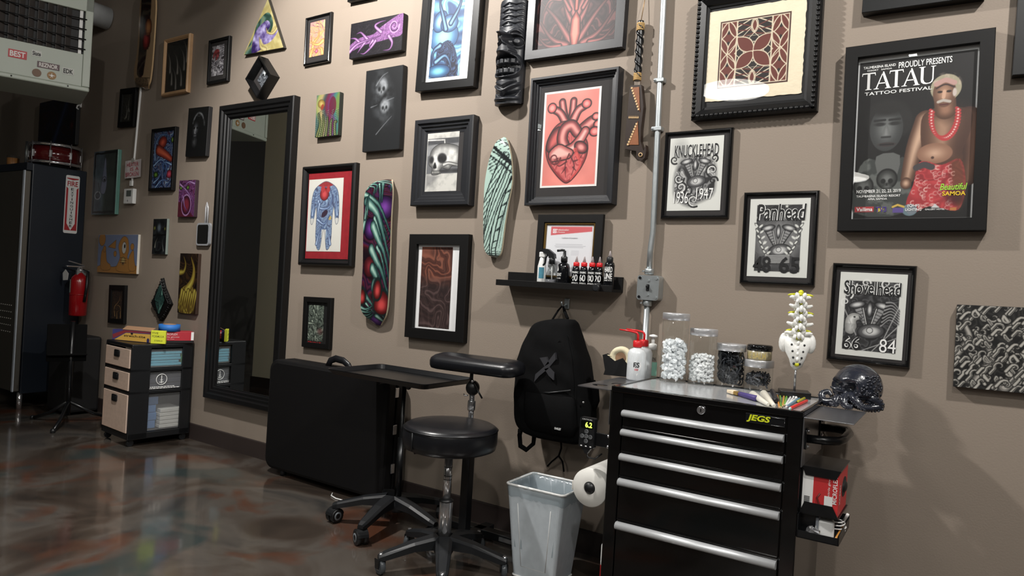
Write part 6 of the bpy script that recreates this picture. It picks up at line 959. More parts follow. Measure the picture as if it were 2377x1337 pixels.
# ---------------------------------------------------------------- white bin
t = thing('waste_bin', 'white perforated waste bin with a clear liner under the backpack', 'bin', (-1.42, -.335, 0), rz=rad(2)); MESH = filmm('white_perforated_metal', (214, 222, 228), .9, .45); n = rrect(-1, 1, -1, 1, .14, 4)
def ring(sx, sy, z): return [(x * sx, y * sy, z) for x, y in n]
MB().loft([ring(.094, .078, .006), ring(.128, .108, .368)], False, False).loft([ring(.092, .076, .008), ring(.126, .106, .368)], False, False).build('perforated_wall', MESH, t); MB().loft([ring(.094, .078, .003), ring(.094, .078, .008)], False).build('bottom', MESH, t); MB().tube(ring(.129, .109, .37), .005, 8, closed=True).build('rim', WPLAST, t); MB().tube(ring(.095, .079, .006), .004, 8, closed=True).build('foot_rim', WPLAST, t)
mb = MB(); R_ = random.Random(2)
for sx, s2 in ((1, 0), (1, 1)): pass
for fx in (-.055, .055): mb.tube([(fx, -.0805, .05), (fx * 1.35, -.1015, .3)], .0018, 5)
mb.tube([(-.055, -.0805, .05), (.055, -.0805, .05)], .0018, 5); mb.tube([(.0965, -.045, .05), (.0965, .045, .05)], .0018, 5); mb.tube([(.0965, -.045, .05), (.1195, -.058, .3)], .0018, 5); mb.tube([(.0965, .045, .05), (.1195, .058, .3)], .0018, 5); mb.build('pressed_panel_line', WPLAST, t)
rg = []; m_ = 64
for sc, z, j in ((.98, .12, .02), (.97, .25, .02), (.975, .33, .015), (1.0, .376, .004), (1.06, .372, .004), (1.06, .35, .012), (1.045, .325, .02)):
    r_ = []
    for i in range(m_):
        a = 2 * math.pi * i / m_; k = 1 / max(abs(math.cos(a)), abs(math.sin(a))); k = min(k, 1.3); wv = 1 + j * math.sin(i * 2.7 + z * 40) + R_.uniform(-j, j) * .6; r_.append((math.cos(a) * k * .127 * sc * wv * (1 - (.37 - z) * .7 if z < .37 else 1), math.sin(a) * k * .107 * sc * wv * (1 - (.37 - z) * .7 if z < .37 else 1), z + R_.uniform(-1, 1) * (.005 if z == .325 else .002)))
    rg.append(r_)
MB().loft(rg, True, False).build('liner', filmm('clear_liner', (225, 230, 232), .16, .12), t)
# spray can hidden behind the chest
p = fl(1404, 1330); t = thing('floor_spray_can', 'white and red spray can on the floor behind the tool chest', 'can', (-1.135, -.33, 0)); MB().lathe([(.03, 0), (.032, .004), (.032, .19), (.025, .205), (.012, .21)], 20).build('can', WPLAST, t); MB().lathe([(.0325, .05), (.0326, .12)], 20, caps=False).build('red_band', RED, t); MB().lathe([(.013, .21), (.013, .235)], 14).build('nozzle', WPLAST, t)
# ---------------------------------------------------------------- backpack on its hook
p = at(1312, 706, -.02); t = thing('wall_coat_hook', 'small chrome hook holding the backpack under the shelf', 'hook', (p.x, 0, p.z)); MB().box(-.013, .013, -.008, -.001, -.022, .026, .003).build('plate', GALV, t); MB().tube([(0, -.006, .0), (0, -.04, -.012), (0, -.052, .0), (0, -.054, .012)], .005, 8).build('prong', GALV, t)
hx, hz = p.x, p.z; PACK = pm('black_nylon', (12, 12, 13), .9, 0, .25, 40, .3, spec=.12, bscale=500); PACK2 = pm('black_nylon_panel', (9, 9, 10), .9, 0, .2, 40, .3, spec=.12, bscale=500); t = thing('backpack', 'black backpack with a grey X emblem hanging from a wall hook', 'backpack', (hx, 0, hz)); Ym = -.1
rows = [(741, 1300, 1334, .03), (748, 1266, 1340, .055), (760, 1246, 1343, .068), (784, 1236, 1350, .082), (806, 1227, 1356, .09), (830, 1219, 1364, .096), (852, 1213, 1369, .1), (880, 1211, 1372, .1), (910, 1210, 1375, .1), (940, 1209, 1377, .1), (970, 1209, 1377, .098), (995, 1213, 1376, .09), (1010, 1224, 1368, .075), (1018, 1240, 1350, .05)]; rows = [tuple(r) for r in spl(np.array(rows, float), 3)]; rg = []; K_ = 44
for py, xl_, xr_, dp in rows:
    L = at(xl_, py, Ym); Rr = at(xr_, py, Ym); c = (L + Rr) / 2; hw = (Rr - L).length / 2; z = c.z; r_ = []
    for i in range(K_): a = 2 * math.pi * i / K_; cs, sn = math.cos(a), math.sin(a); e = .55; r_.append((c.x - hx + hw * math.copysign(abs(cs) ** e, cs), Ym - .01 + (dp if sn < 0 else min(.095, dp)) * math.copysign(abs(sn) ** e, sn) * (1 + .035 * math.sin(z * 55 + cs * 5) + .02 * math.sin(cs * 11 - z * 30)), z - hz))
    rg.append(r_)
MB().loft(rg).build('main_bag', PACK, t)
def pk(px, py, y): q = at(px, py, y); return (q.x - hx, q.y, q.z - hz)
rg = []
for py, xl_, xr_, o_ in ((912, 1222, 1328, .006), (918, 1219, 1333, .022), (950, 1217, 1337, .03), (985, 1219, 1338, .028), (1003, 1228, 1332, .014), (1008, 1236, 1322, .004)):
    L = at(xl_, py, -.2); Rr = at(xr_, py, -.2); c = (L + Rr) / 2; hw = (Rr - L).length / 2; rg.append([(c.x - hx + hw * math.copysign(abs(math.cos(a)) ** .5, math.cos(a)), -.195 - o_ * math.copysign(abs(math.sin(a)) ** .6, math.sin(a)), c.z - hz) for a in [2 * math.pi * i / 20 for i in range(20)]])
MB().loft(rg).build('front_pocket', PACK2, t); MB().tube([pk(1228, 908, -.2), pk(1275, 912, -.212), pk(1325, 906, -.21)], .004, 6).build('pocket_zip', BPLAST, t); MB().tube([pk(1258, 770, -.17), pk(1290, 800, -.195), pk(1300, 790, -.195)], .0016, 6).build('top_zip', PACK2, t); MB().tube([pk(1300, 742, -.14), pk(1330, 800, -.19), pk(1338, 900, -.2), pk(1340, 1000, -.19)], .002, 6).build('side_zip', PACK2, t)
XG = pm('grey_rubber_print', (46, 46, 50), .6)
for poly in ([(1257, 830), (1272, 828), (1279, 843), (1268, 850)], [(1292, 818), (1294, 834), (1276, 856), (1256, 872), (1244, 886), (1247, 868), (1268, 850)], [(1268, 856), (1280, 852), (1291, 864), (1289, 882), (1278, 872)]): MB().prism([(lambda q: (q.x - hx, q.z - hz))(at(*p, -.2)) for p in poly][::-1], -.2155, -.2).build('x_emblem', XG, t)
r_ = [at(1288, 991, -.225), at(1303, 999, -.225)]; lettering('small_lettering', [('OAKLEY', 0, 0, 1, 1)], (r_[0].x - hx, r_[1].x - hx, r_[1].z - hz, r_[0].z - hz), -.2285, WHITE, t, .02)
MB().tube([pk(1272, 758, -.08), (-.02, -.045, -.03), (0, -.042, -.006), (.012, -.045, -.03), pk(1318, 740, -.08)], .007, 8, flat=.6).build('haul_loop', PACK2, t); MB().tube([pk(1212, 985, -.1), pk(1206, 1010, -.11), pk(1208, 1035, -.12), pk(1222, 1044, -.13), pk(1238, 1030, -.12), pk(1240, 1012, -.1)], .006, 8, flat=2).build('shoulder_strap', PACK2, t)
for px, py, ex in ((1209, 975, 0), (1206, 1000, 0)): q = pk(px, py, -.11); MB().box(q[0] - .008, q[0] + .008, q[1] - .004, q[1] + .004, q[2] - .01, q[2] + .01, .002).build('strap_buckle', DPLAST, t)
MB().tube([pk(1378, 945, -.1), pk(1384, 930, -.1), pk(1382, 905, -.1), pk(1374, 885, -.1)], .016, 8).build('side_bottle_sleeve', PACK2, t); MB().tube([pk(1302, 1016, -.08), pk(1303, 1040, -.05), pk(1297, 1058, -.04), pk(1280, 1072, -.035), pk(1271, 1082, -.03)], .004, 6).build('hanging_strap', PACK2, t); MB().tube([pk(1297, 1058, -.04), pk(1306, 1072, -.035), pk(1309, 1095, -.03)], .004, 6).build('hanging_strap', PACK2, t); MB().ball(pk(1354, 934, -.19), .005, n=8, m_=5).build('rivet', CHROME, t)
# ---------------------------------------------------------------- wall ledge with bottles
XL = at(1183, 640, 0).x; zl_top = at(1151.5, 648, -.112).z; zl_bot = at(1150.8, 661.6, -.112).z; XR = at(1433, 668, -.06).x; zb_top = at(1183, 631, 0).z; LW = XR - XL
t = thing('wall_ledge', 'black picture ledge shelf holding bottles below the heart print', 'shelf', (XL, 0, zl_bot)); hF = zl_top - zl_bot; hB = zb_top - zl_bot; MB().box(0, LW, -.112, -.1, 0, hF, .001).build('front_lip', FMATTE, t); MB().box(0, LW, -.1, -.014, 0, .012).build('shelf_board', FMATTE, t); MB().box(0, LW, -.014, -.001, 0, hB, .001).build('back_board', FMATTE, t)
ZS = zl_bot + .0125
def onledge(name, label, cat, px, y=-.06, group=None):
    p = at(px, 650, y); return thing(name, label, cat, (p.x, y, ZS), group=group)
GOLD = pm('gold_fillet', (110, 86, 40), .4, .6); q = [(1246, 497), (1397.5, 498.5), (1388, 652), (1239, 641)]; c, w, h, ang = squared(q, -.035); w = abs(at(1246, 497, -.03).x - at(1397, 498.5, -.03).x); zt_ = at(1320, 498, -.03).z; h = zt_ - ZS
t = thing('certificate', 'framed white certificate with a red banner standing on the ledge', 'certificate', (at(1320, 560, -.03).x, -.024, ZS), rx=-.025); 
o = moulding(MB(), w, h, profile('flat', .036, .018)).build('frame', FMATTE, t); o.location = (0, 0, h / 2); o = moulding(MB(), w - .07, h - .07, profile('round', .012, .014)).build('gold_fillet', GOLD, t); o.location = (0, 0, h / 2); picture('document', a_cert, -w / 2 + .045, w / 2 - .045, .045, h - .045, -.007, t, PAPER, 120); MB().box(-w / 2 + .005, w / 2 - .005, -.005, -.001, .005, h - .005).build('backing', BLACK, t)
lettering('banner_lettering', [('Professionalism', .22, .085, .48, .12), ('& Promise', .22, .135, .4, .16)], (-w / 2 + .045, w / 2 - .045, .045, h - .045), -.0085, WHITE, t); lettering('certificate_heading', [('Certificate of Completion', .34, .245, .68, .275)], (-w / 2 + .045, w / 2 - .045, .045, h - .045), -.0085, pm('grey_print', (120, 120, 128), .6), t)
MB().add([(-w / 2 + .04, -.011, .04), (w / 2 - .04, -.011, .04), (w / 2 - .04, -.011, h - .04), (-w / 2 + .04, -.011, h - .04)], [(0, 1, 2, 3)]).build('glass', PANE, t, False)
def wrapped(parent, name, body, R, z0, z1, a0, a1, mat, bold=.01):
    mb = MB(); letters(mb, body, lambda s_, t_: (R * math.cos(rad(a0 + (a1 - a0) * s_)), R * math.sin(rad(a0 + (a1 - a0) * s_)), z0 + (z1 - z0) * t_), bold); return mb.build(name, mat, parent, fix=False)
t = onledge('white_spray_bottle', 'white spray bottle with a teal label at the left of the ledge', 'bottle', 1256, -.064); MB().lathe([(.018, 0), (.019, .003), (.019, .085), (.012, .115), (.01, .125)], 20).build('bottle', WPLAST, t); mb = MB(); n = 8; mb.add([(.0194 * math.cos(rad(a)), .0194 * math.sin(rad(a)), z) for z in (.03, .08) for a in [-100 + 75 * i / n for i in range(n + 1)]], [(i, i + 1, n + 2 + i, n + 1 + i) for i in range(n)]).build('teal_label', pm('teal_label', (70, 130, 150), .5, 0, .3, 60), t, False); MB().box(-.012, .02, -.012, .012, .125, .15, .004).build('cap', WPLAST, t)
t = onledge('clear_spray_bottle', 'clear spray bottle with a black trigger on the ledge', 'bottle', 1279, -.073); MB().lathe([(.024, 0), (.0255, .004), (.0255, .06), (.021, .08), (.012, .094), (.011, .1)], 22, caps=False).build('bottle', JAR, t); MB().lathe([(.024, .002), (.024, .028)], 22).build('liquid', filmm('grey_liquid', (170, 170, 176), .35, .1), t); MB().lathe([(.014, .096), (.014, .118), (.01, .125)], 16).build('collar', BPLAST, t); MB().prism([(-.05, .15), (-.046, .165), (-.02, .163), (.012, .142), (.016, .122), (-.012, .122), (-.02, .138)], -.01, .01).build('spray_head', BPLAST, t); MB().tube([(-.024, 0, .14), (-.034, 0, .125), (-.036, 0, .1), (-.05, 0, .085)], .005, 8).build('trigger', BPLAST, t); MB().tube([(0, 0, .1), (.004, 0, .01)], .002, 6).build('dip_tube', WPLAST, t)
t = onledge('black_pump_bottle', 'black lotion pump bottle with a flame label on the ledge', 'bottle', 1307, -.071); MB().lathe([(.026, 0), (.028, .004), (.028, .082), (.024, .098), (.014, .104), (.013, .108)], 24).build('bottle', pm('black_bottle_gloss', (14, 15, 18), .15, 0, .1), t); MB().lathe([(.015, .108), (.015, .13), (.008, .135), (.006, .158)], 16).build('pump_collar', BPLAST, t); MB().tube([(0, 0, .158), (-.012, -.004, .16), (-.032, -.012, .156)], .0055, 8).build('pump_spout', BPLAST, t); wrapped(t, 'label_lettering', 'STEADFAST', .0284, .044, .058, -150, -80, WHITE); wrapped(t, 'label_small_print', 'GLIDE + SHINE', .0284, .032, .038, -150, -85, WHITE, 0); mb = MB(); mb.add([(.0285 * math.cos(rad(-122 + u * 16)), .0285 * math.sin(rad(-122 + u * 16)), .064 + v * .026) for u, v in ((0, 0), (.7, .3), (.4, .65), (0, 1), (-.3, .6), (-.7, .3))], [(0, 1, 2, 3, 4, 5)]).build('flame_mark', WHITE, t, False)
for i, (px, num, extra) in enumerate(((1336, '40', 'leftmost'), (1354, '60', 'second from left'), (1373, '80', 'third from left'), (1390, '20', 'rightmost'))):
    t = onledge('ink_bottle', 'black ink bottle marked %s, red cap, %s of the four' % (num, extra), 'bottle', px, -.07, 'red capped ink bottles on the ledge'); MB().lathe([(.0165, 0), (.0175, .003), (.0175, .075), (.014, .088), (.009, .093)], 20).build('bottle', MATS['black_bottle_gloss'], t); MB().lathe([(.0125, .091), (.0135, .093), (.0135, .106), (.011, .109)], 16).build('red_cap', RED, t); MB().lathe([(.008, .109), (.0025, .134), (.001, .136)], 12).build('spout', filmm('smoky_spout', (190, 180, 180), .7, .2), t)
    wrapped(t, 'number_lettering', num, .0178, .026, .056, -135, -35, WHITE, .02); wrapped(t, 'brand_lettering', 'DYNAMIC', .0178, .06, .069, -140, -25, WHITE, .02); wrapped(t, 'shade_lettering', 'GREYWASH', .0178, .012, .021, -140, -25, WHITE)
t = onledge('large_ink_bottle', 'tall black ink bottle with large white lettering at the right end of the ledge', 'bottle', 1413, -.078); MB().lathe([(.0215, 0), (.0225, .004), (.0225, .1), (.019, .112), (.011, .116)], 22).build('bottle', MATS['black_bottle_gloss'], t); MB().lathe([(.013, .114), (.014, .116), (.014, .132), (.011, .136)], 16).build('cap', DPLAST, t); MB().lathe([(.009, .136), (.003, .16), (.001, .162)], 12).build('spout', MATS['smoky_spout'], t); wrapped(t, 'upper_lettering', 'HARD', .0228, .07, .094, -125, -30, WHITE, .03); wrapped(t, 'lower_lettering', 'LINE', .0228, .042, .066, -125, -30, WHITE, .03); wrapped(t, 'shade_lettering', 'DYNAMIC TATTOO', .0228, .033, .039, -125, -30, WHITE)
p = at(1384, 664, -.128); t = thing('clip_light', 'small round black clip light on the ledge edge', 'lamp', (p.x, -.113, zl_top)); MB().lathe([(.012, -.022), (.0165, -.02), (.0165, -.004), (.01, -.001)], 20, (0, 0, -.012), 'y').build('head', BPLAST, t); MB().lathe([(.001, -.0225), (.013, -.0222)], 20, (0, 0, -.012), 'y', False).build('lens', DPLAST, t); MB().box(-.012, .012, -.001, .02, -.002, .006, .001).build('clip', BPLAST, t)
# ---------------------------------------------------------------- tool chest
CX0, CY0, CW, CD, CH = -.43, -.56, .625, .42, .83
t = CHEST = thing('tool_chest', 'black rolling tool chest with five drawers and aluminium handles', 'tool chest', (CX0, CY0, 0), rz=rad(1.0)); MB().box(-CW, 0, .012, CD, .1, CH - .012, .004).build('body', BODY, t)
for x in (-CW, -.045): MB().box(x, x + .045, .0, .02, .1, CH - .012, .003).build('front_stile', BODY, t)
MB().box(-CW, 0, -.002, .02, CH - .016, CH + .004, .003).build('top_front_rim', BODY, t)
for x in (-CW, -.012): MB().box(x, x + .012, .0, CD, CH - .016, CH + .004, .003).build('top_side_rim', BODY, t)
MB().box(-CW, 0, CD - .012, CD, CH - .016, CH + .004, .003).build('top_back_rim', BODY, t); MB().box(-CW + .012, -.012, .018, CD - .012, CH - .014, CH).build('steel_top', pm('polished_steel_top', (186, 188, 190), .16, .35, .04, 6), t)
mb = MB(); 
hz_ = [(at(1437, 949, -.57).z, at(1436, 964, -.57).z), (at(1434.5, 993, -.57).z, at(1434, 1008, -.57).z), (at(1430, 1049, -.57).z, at(1430, 1065, -.57).z), (at(1426, 1106, -.57).z, at(1426, 1123, -.57).z), (at(1421, 1206, -.57).z, at(1421, 1224, -.57).z)]
MB().box(-CW + .045, -.045, .004, .018, hz_[0][0] + .002, CH - .017).build('fascia', BODY, t)
for i, (za, zb) in enumerate(hz_):
    z_lo = hz_[i + 1][0] + .004 if i < 4 else .13; d_ = MB().box(-CW + .048, -.048, .002, .02, z_lo, za - .002, .002).build('drawer', BODY, t); hh_ = za - zb
    mb = MB().prism([(.002, za)] + [(-.006 - .016 * math.sin(rad(q)), (za + zb) / 2 + hh_ / 2 * math.cos(rad(q))) for q in range(0, 181, 15)] + [(.002, zb)], -CW + .05, -.05, 'x', True); mb.sm[0] = mb.sm[1] = False; mb.build('handle', ALU, d_)
    MB().box(-CW + .05, -.05, -.003, .003, z_lo + .0, z_lo + .006, .001).build('lower_flange', BODY, d_)
lk = at(1628, 952, -.565) - Vector((CX0, CY0, 0)); MB().lathe([(.012, -.006), (.0135, -.004), (.0135, .004)], 20, (lk.x, 0, lk.z), 'y').build('lock', CHROME, t); MB().box(lk.x - .0015, lk.x + .0015, -.0075, -.005, lk.z - .005, lk.z + .005).build('key_slot', BMETAL, t)
b0, b1 = at(1731, 958, -.565) - Vector((CX0, CY0, 0)), at(1822, 984, -.565) - Vector((CX0, CY0, 0)); bz0, bz1 = at(1735, 980, -.565).z, at(1735, 959, -.565).z; o = MB().box(b0.x, b1.x, -.001, .0045, bz0, bz1, .001).build('badge', BMETAL, t); YEL = pm('badge_yellow', (206, 214, 40), .4); mb = MB(); letters(mb, 'JEGS', lambda s_, t_: (b0.x + .004 + s_ * (b1.x - b0.x) * .6, -.0018, bz0 + .002 + t_ * (bz1 - bz0 - .004)), .035, .2); mb.build('badge_lettering', YEL, o, False); mb = MB(); mb.tube([(b0.x + (b1.x - b0.x) * .66, -.002, bz0 + .002), (b1.x - .002, -.002, bz0 + .002), (b1.x - .002, -.002, bz1 - .002), (b0.x + (b1.x - b0.x) * .66, -.002, bz1 - .002)], .0007, 4).build('badge_outline', CHROME, o)
for x in (-CW + .06, -.06):
    for y in (.07, CD - .06): MB().lathe([(.045, -.015), (.05, -.01), (.05, .01), (.045, .015)], 20, (x, y, .05), 'x').build('caster_wheel', BPLAST, t); MB().box(x - .022, x + .022, y - .02, y + .02, .06, .102).build('caster_fork', GALV, t)
MROT = Matrix.Translation(t.location) @ Matrix.Rotation(rad(1.0), 4, 'Z')
# side shelf plates, brackets, side handle
zp = CH - .012; PLATE = pm('brushed_plate', (142, 142, 146), .32, .9, .08, 40); PH = thing('side_shelf_plate', 'thin steel shelf plate with cup holes on the left of the chest', 'shelf', MROT @ Vector((-CW - .001, 0, 0)), rz=rad(1.0)); x0 = (fl(1334, 895, zp) - Vector((CX0, CY0, 0))).x + CW
bm_ = MB(); holes = [(x0 * .62, .085, .028), (x0 * .35, .17, .028)]; outer = rrect(x0, 0, .0, CD - .04, .012)
pts = bmesh.new(); vo = [pts.verts.new((x, y, 0)) for x, y in outer]; eds = [pts.edges.new((vo[i], vo[(i + 1) % len(vo)])) for i in range(len(vo))]
for hx_, hy_, hr_ in holes: vh = [pts.verts.new((x, y, 0)) for x, y in circ(hr_, 24, (hx_, hy_))]; eds += [pts.edges.new((vh[i], vh[(i + 1) % 24])) for i in range(24)]
bmesh.ops.triangle_fill(pts, edges=eds, use_beauty=True); ge = bmesh.ops.extrude_face_region(pts, geom=list(pts.faces)); [setattr(v.co, 'z', .003) for v in ge['geom'] if isinstance(v, bmesh.types.BMVert)]; bmesh.ops.recalc_face_normals(pts, faces=pts.faces); me = bpy.data.meshes.new('plate'); pts.to_mesh(me); pts.free(); me.materials.append(PLATE); o = link('plate', me, PH); o.location = (0, 0, zp - .003)
MB().box(-.003, -.0005, .0, CD - .04, zp - .12, zp - .003).build('mounting_flange', PLATE, PH)
zr = at(1872, 968, -.55).z; xr_ = (fl(1989, 979, zr) - Vector((CX0, CY0, 0))).x; PR = thing('right_shelf_plate', 'bent steel shelf plate with side flange on the right of the chest', 'shelf', MROT @ Vector((.001, 0, 0)), rz=rad(1.0)); MB().box(0, xr_, .0, .3, zr - .003, zr, .001).build('plate', PLATE, PR); MB().box(0.0, .003, .0, .34, zr - .15, zr - .003).build('side_flange', PLATE, PR)
HD = thing('grab_rail', 'black tubular grab rail below the right shelf plate', 'rail', MROT @ Vector((.005, .03, zr - .07)), rz=rad(1.0)); MB().tube([(.0, .015, 0), (.05, .015, .002), (.085, .03, .004), (.095, .07, .004), (.095, .2, .004), (.085, .25, .004), (.05, .265, .002), (0, .265, 0)], .013, 12).build('grip_tube', BMETAL, HD)
for y in (.015, .265):
    MB().prism(rrect(y - .022, y + .022, -.032, .032, .012), 0, .004, 'x').build('end_plate', BMETAL, HD)
    for z in (-.024, .024): MB().ball((.005, y, z), .005, n=8, m_=5).build('bolt', CHROME, HD)
# glove box in its holder, tray under it (right side)
o3 = Vector((CX0, CY0, 0)); zg1 = at(1905, 1100, -.54).z; zg0 = at(1895, 1188, -.54).z; gw = .1; GH = thing('glove_box_holder', 'black metal glove box holder on the right side of the chest', 'holder', MROT @ Vector((.001, .03, 0)), rz=rad(1.0)); MB().box(0, gw + .008, -.004, .19, zg1 + .012, zg1 + .015).build('top_plate', BMETAL, GH); MB().prism([(.012, zg1 - .012), (gw - .004, zg1 - .012), (gw + .008, zg1 + .014), (0, zg1 + .014)], -.005, -.002).build('upper_lip', BMETAL, GH); MB().prism([(0, zg0 - .012), (gw + .008, zg0 - .012), (gw - .01, zg0 + .022), (.012, zg0 + .022)], -.005, -.002).build('lower_lip', BMETAL, GH); MB().box(0, gw + .008, -.004, .19, zg0 - .015, zg0 - .012).build('bottom_plate', BMETAL, GH); MB().box(0, .003, -.004, .19, zg0 - .012, zg1 + .012).build('back_plate', BMETAL, GH)
GB = thing('red_glove_box', 'red and white glove dispenser box held on the right of the chest', 'box', MROT @ Vector((.005, .03, zg0 - .011)), rz=rad(1.0)); gh = zg1 - zg0 + .02; MB().box(.0, gw, .0, .18, 0, gh, .001).build('carton', pm('glove_carton_red', (196, 48, 50), .5, 0, .05), GB); MB().box(0, .03, -.0008, 0, .0, gh).build('white_panel', WHITE, GB); MB().box(.062, .085, -.0008, 0, 0.02, .06).build('white_label', WHITE, GB); mb = MB()
for k in range(8): mb.box(.006, .022, -.0014, -.0008, .02 + k * .004, .022 + k * .004)
mb.build('barcode', INK, GB); tag(GB.children[-1], kind='stuff'); mb = MB(); letters(mb, 'MICROFLEX', lambda s_, t_: (.088 - .012 * t_ + .008, -.0012, gh * .3 + s_ * gh * .6), .01); letters(mb, 'nitrile gloves', lambda s_, t_: (.07 - .008 * t_ + .008, -.0012, gh * .45 + s_ * gh * .45), .0); mb.build('front_lettering', WHITE, GB, False); mb = MB(); letters(mb, 'XCEED', lambda s_, t_: (gw + .0008, .035 - .018 * t_, gh * .25 + s_ * gh * .45), .01); mb.build('side_lettering', WHITE, GB, False); mb = MB(); mb.tube([(.045, -.001, .0), (.05, -.001, .03), (.042, -.001, .05), (.05, -.001, .065)], .003, 5).build('printed_hand', pm('dark_red_print', (110, 30, 26), .6), GB)
ov = [(.11 + .045 * math.cos(a), gh * .55 + .03 * math.sin(a)) for a in [2 * math.pi * i / 20 for i in range(20)]]; MB().prism(ov, gw, gw + .0012, 'x').build('dispenser_slot', BLACK, GB); MB().ball((gw - .002, .11, gh * .55), .012, .03, .02, n=12, m_=8).build('protruding_glove', pm('black_nitrile', (20, 20, 22), .5), GB)
zt_ = at(1915, 1262, -.56).z; TY = thing('side_tray', 'black metal tray of small items on the right of the chest', 'tray', MROT @ Vector((.001, .0, zt_)), rz=rad(1.0)); tw = (at(1945, 1270, -.56) - o3).x
MB().box(0, tw, 0, .22, 0, .003).build('floor', BMETAL, TY); MB().box(0, tw, 0, .003, 0, .022).build('front_wall', BMETAL, TY); MB().box(tw - .003, tw, 0, .22, 0, .03).build('outer_wall', BMETAL, TY); MB().box(0, tw, .217, .22, 0, .04).build('back_wall', BMETAL, TY); MB().box(0, .003, 0, .22, 0, .07).build('side_plate', BMETAL, TY); MB().box(.003, .045, .04, .043, .003, .07).build('divider', BMETAL, TY)
def intray(name, label, cat, x, y, z=.004, rz=0): return thing(name, label, cat, MROT @ Vector((.001 + x, y, zt_ + z)), rz=rad(1 + rz))
p_ = intray('charger_block', 'white plug charger block lying in the side tray', 'charger', tw * .62, .06, .004, 10); MB().box(-.022, .022, -.022, .022, 0, .05, .006).build('block', WPLAST, p_)
p_ = intray('clear_cartridge', 'small clear plastic cartridge in the side tray', 'cartridge', tw * .34, .055, .004, -8); MB().box(-.015, .015, -.012, .012, 0, .055, .003).build('case', filmm('clear_case', (200, 206, 214), .5, .1), p_); MB().box(-.01, .01, -.0135, -.012, .012, .03).build('printed_patch', WHITE, p_)
p_ = intray('coiled_cable', 'coiled white charging cable with a plug in the side tray', 'cable', tw * .78, .13, .008); MB().tube([(.025 * math.cos(a) * (1 + .1 * math.sin(a * .3)), .03 * math.sin(a), .004 + .0016 * a) for a in [i * .4 for i in range(50)]], .0022, 6).build('cord', WPLAST, p_); MB().tube([(.02, .0, .034), (.028, -.01, .05), (.032, -.016, .06)], .0045, 8).build('plug', WPLAST, p_)
p_ = intray('foil_packet', 'crumpled silver foil packet at the front of the side tray', 'packet', tw * .35, .02, .004); R_ = random.Random(7); mb = MB(); mb.ball((0, 0, .016), .022, .012, .015, n=10, m_=6); mb.v = [(x * R_.uniform(.75, 1.2), y * R_.uniform(.75, 1.2), z * R_.uniform(.85, 1.1)) for x, y, z in mb.v]; mb.sm = [False] * len(mb.f); mb.build('foil', CHROME, p_)
p_ = intray('metal_spoon', 'small shiny metal spatula in the front of the side tray', 'spatula', tw * .66, .02, .012); MB().ball((0, 0, 0), .02, .008, .004, n=12, m_=6).build('blade', CHROME, p_); MB().tube([(-.018, 0, 0), (-.03, .004, .0)], .003, 6).build('stem', CHROME, p_)
p_ = intray('orange_pencil', 'orange pencil along the outer edge of the side tray', 'pencil', tw - .012, .03, .012); MB().cyl((0, 0, 0), (0, .15, .0), .0035, n=6).build('barrel', pm('orange_lacquer', (206, 140, 60), .4), p_); MB().cyl((0, -.012, 0), (0, 0, 0), .0008, .0035, n=6).build('point', pm('pencil_wood', (206, 176, 130), .6), p_)
# paper towel roll and power unit (left side)
pr = at(1376, 1132, -.53) - o3; RT = thing('paper_towel_roll', 'white paper towel roll on a black spindle left of the chest', 'paper roll', MROT @ Vector((min(pr.x, -CW - .075), .03, pr.z)), rz=rad(1.0)); MB().lathe([(.022, 0), (.066, .0), (.068, .003), (.068, .26), (.022, .26)], 36, (0, 0, 0), 'y', False).build('paper', pm('white_tissue', (228, 226, 220), .85, 0, .04, 40), RT); MB().lathe([(.001, -.012), (.014, -.01), (.019, -.004), (.021, .004)], 20, (0, 0, 0), 'y', False).build('spindle_knob', BPLAST, RT); MB().cyl((0, .0, 0), (0, .3, 0), .012, n=12).build('spindle', BPLAST, RT); MB().box(-.012, .074, .27, .3, -.015, .015, .003).build('wall_arm', BMETAL, RT); MB().prism([(-.068, 0), (-.07, .01), (-.069, -.02), (-.0672, -.02)], .0, .26).build('loose_edge', MATS['white_tissue'], RT)
ps = at(1367, 1005, -.55) - o3; PS = thing('power_supply', 'black tattoo power supply with green 6.2 display left of the chest', 'power supply', MROT @ Vector((ps.x, .005, ps.z)), rz=rad(1.0)); sx_ = .029; sz_ = .056; MB().prism(rrect(-sx_, sx_, -sz_ * .9, sz_, .006), 0, .022).build('casing', BPLAST, PS); MB().prism(rrect(-sx_ + .005, sx_ - .005, sz_ * .35, sz_ * .8, .003), -.0012, .001).build('display', pm('dark_display', (10, 12, 10), .15), PS)
GRN = pm('green_led', (190, 230, 60), .5, emit=(200, 255, 70), es=2.2); mb = MB(); letters(mb, '6.2', lambda s_, t_: (-.006 + s_ * .026, -.002, sz_ * .4 + t_ * .019), .02); mb.build('led_digits', GRN, PS, False)
for x, z in ((0, .008), (0, -.026), (-.016, -.01), (.016, -.01), (0, -.009)): MB().lathe([(.0075, -.003), (.006, -.004), (.0072, -.001)], 16, (x, 0, z), 'y', False).lathe([(.001, -.0012), (.0055, -.0012)], 16, (x, 0, z), 'y', False).build('button', pm('grey_button_ring', (120, 122, 124), .4), PS)
for x in (-.018, 0, .018): MB().box(x - .003, x + .003, -.0012, 0, -sz_ * .82, -sz_ * .76).build('jack_mark', WHITE, PS)
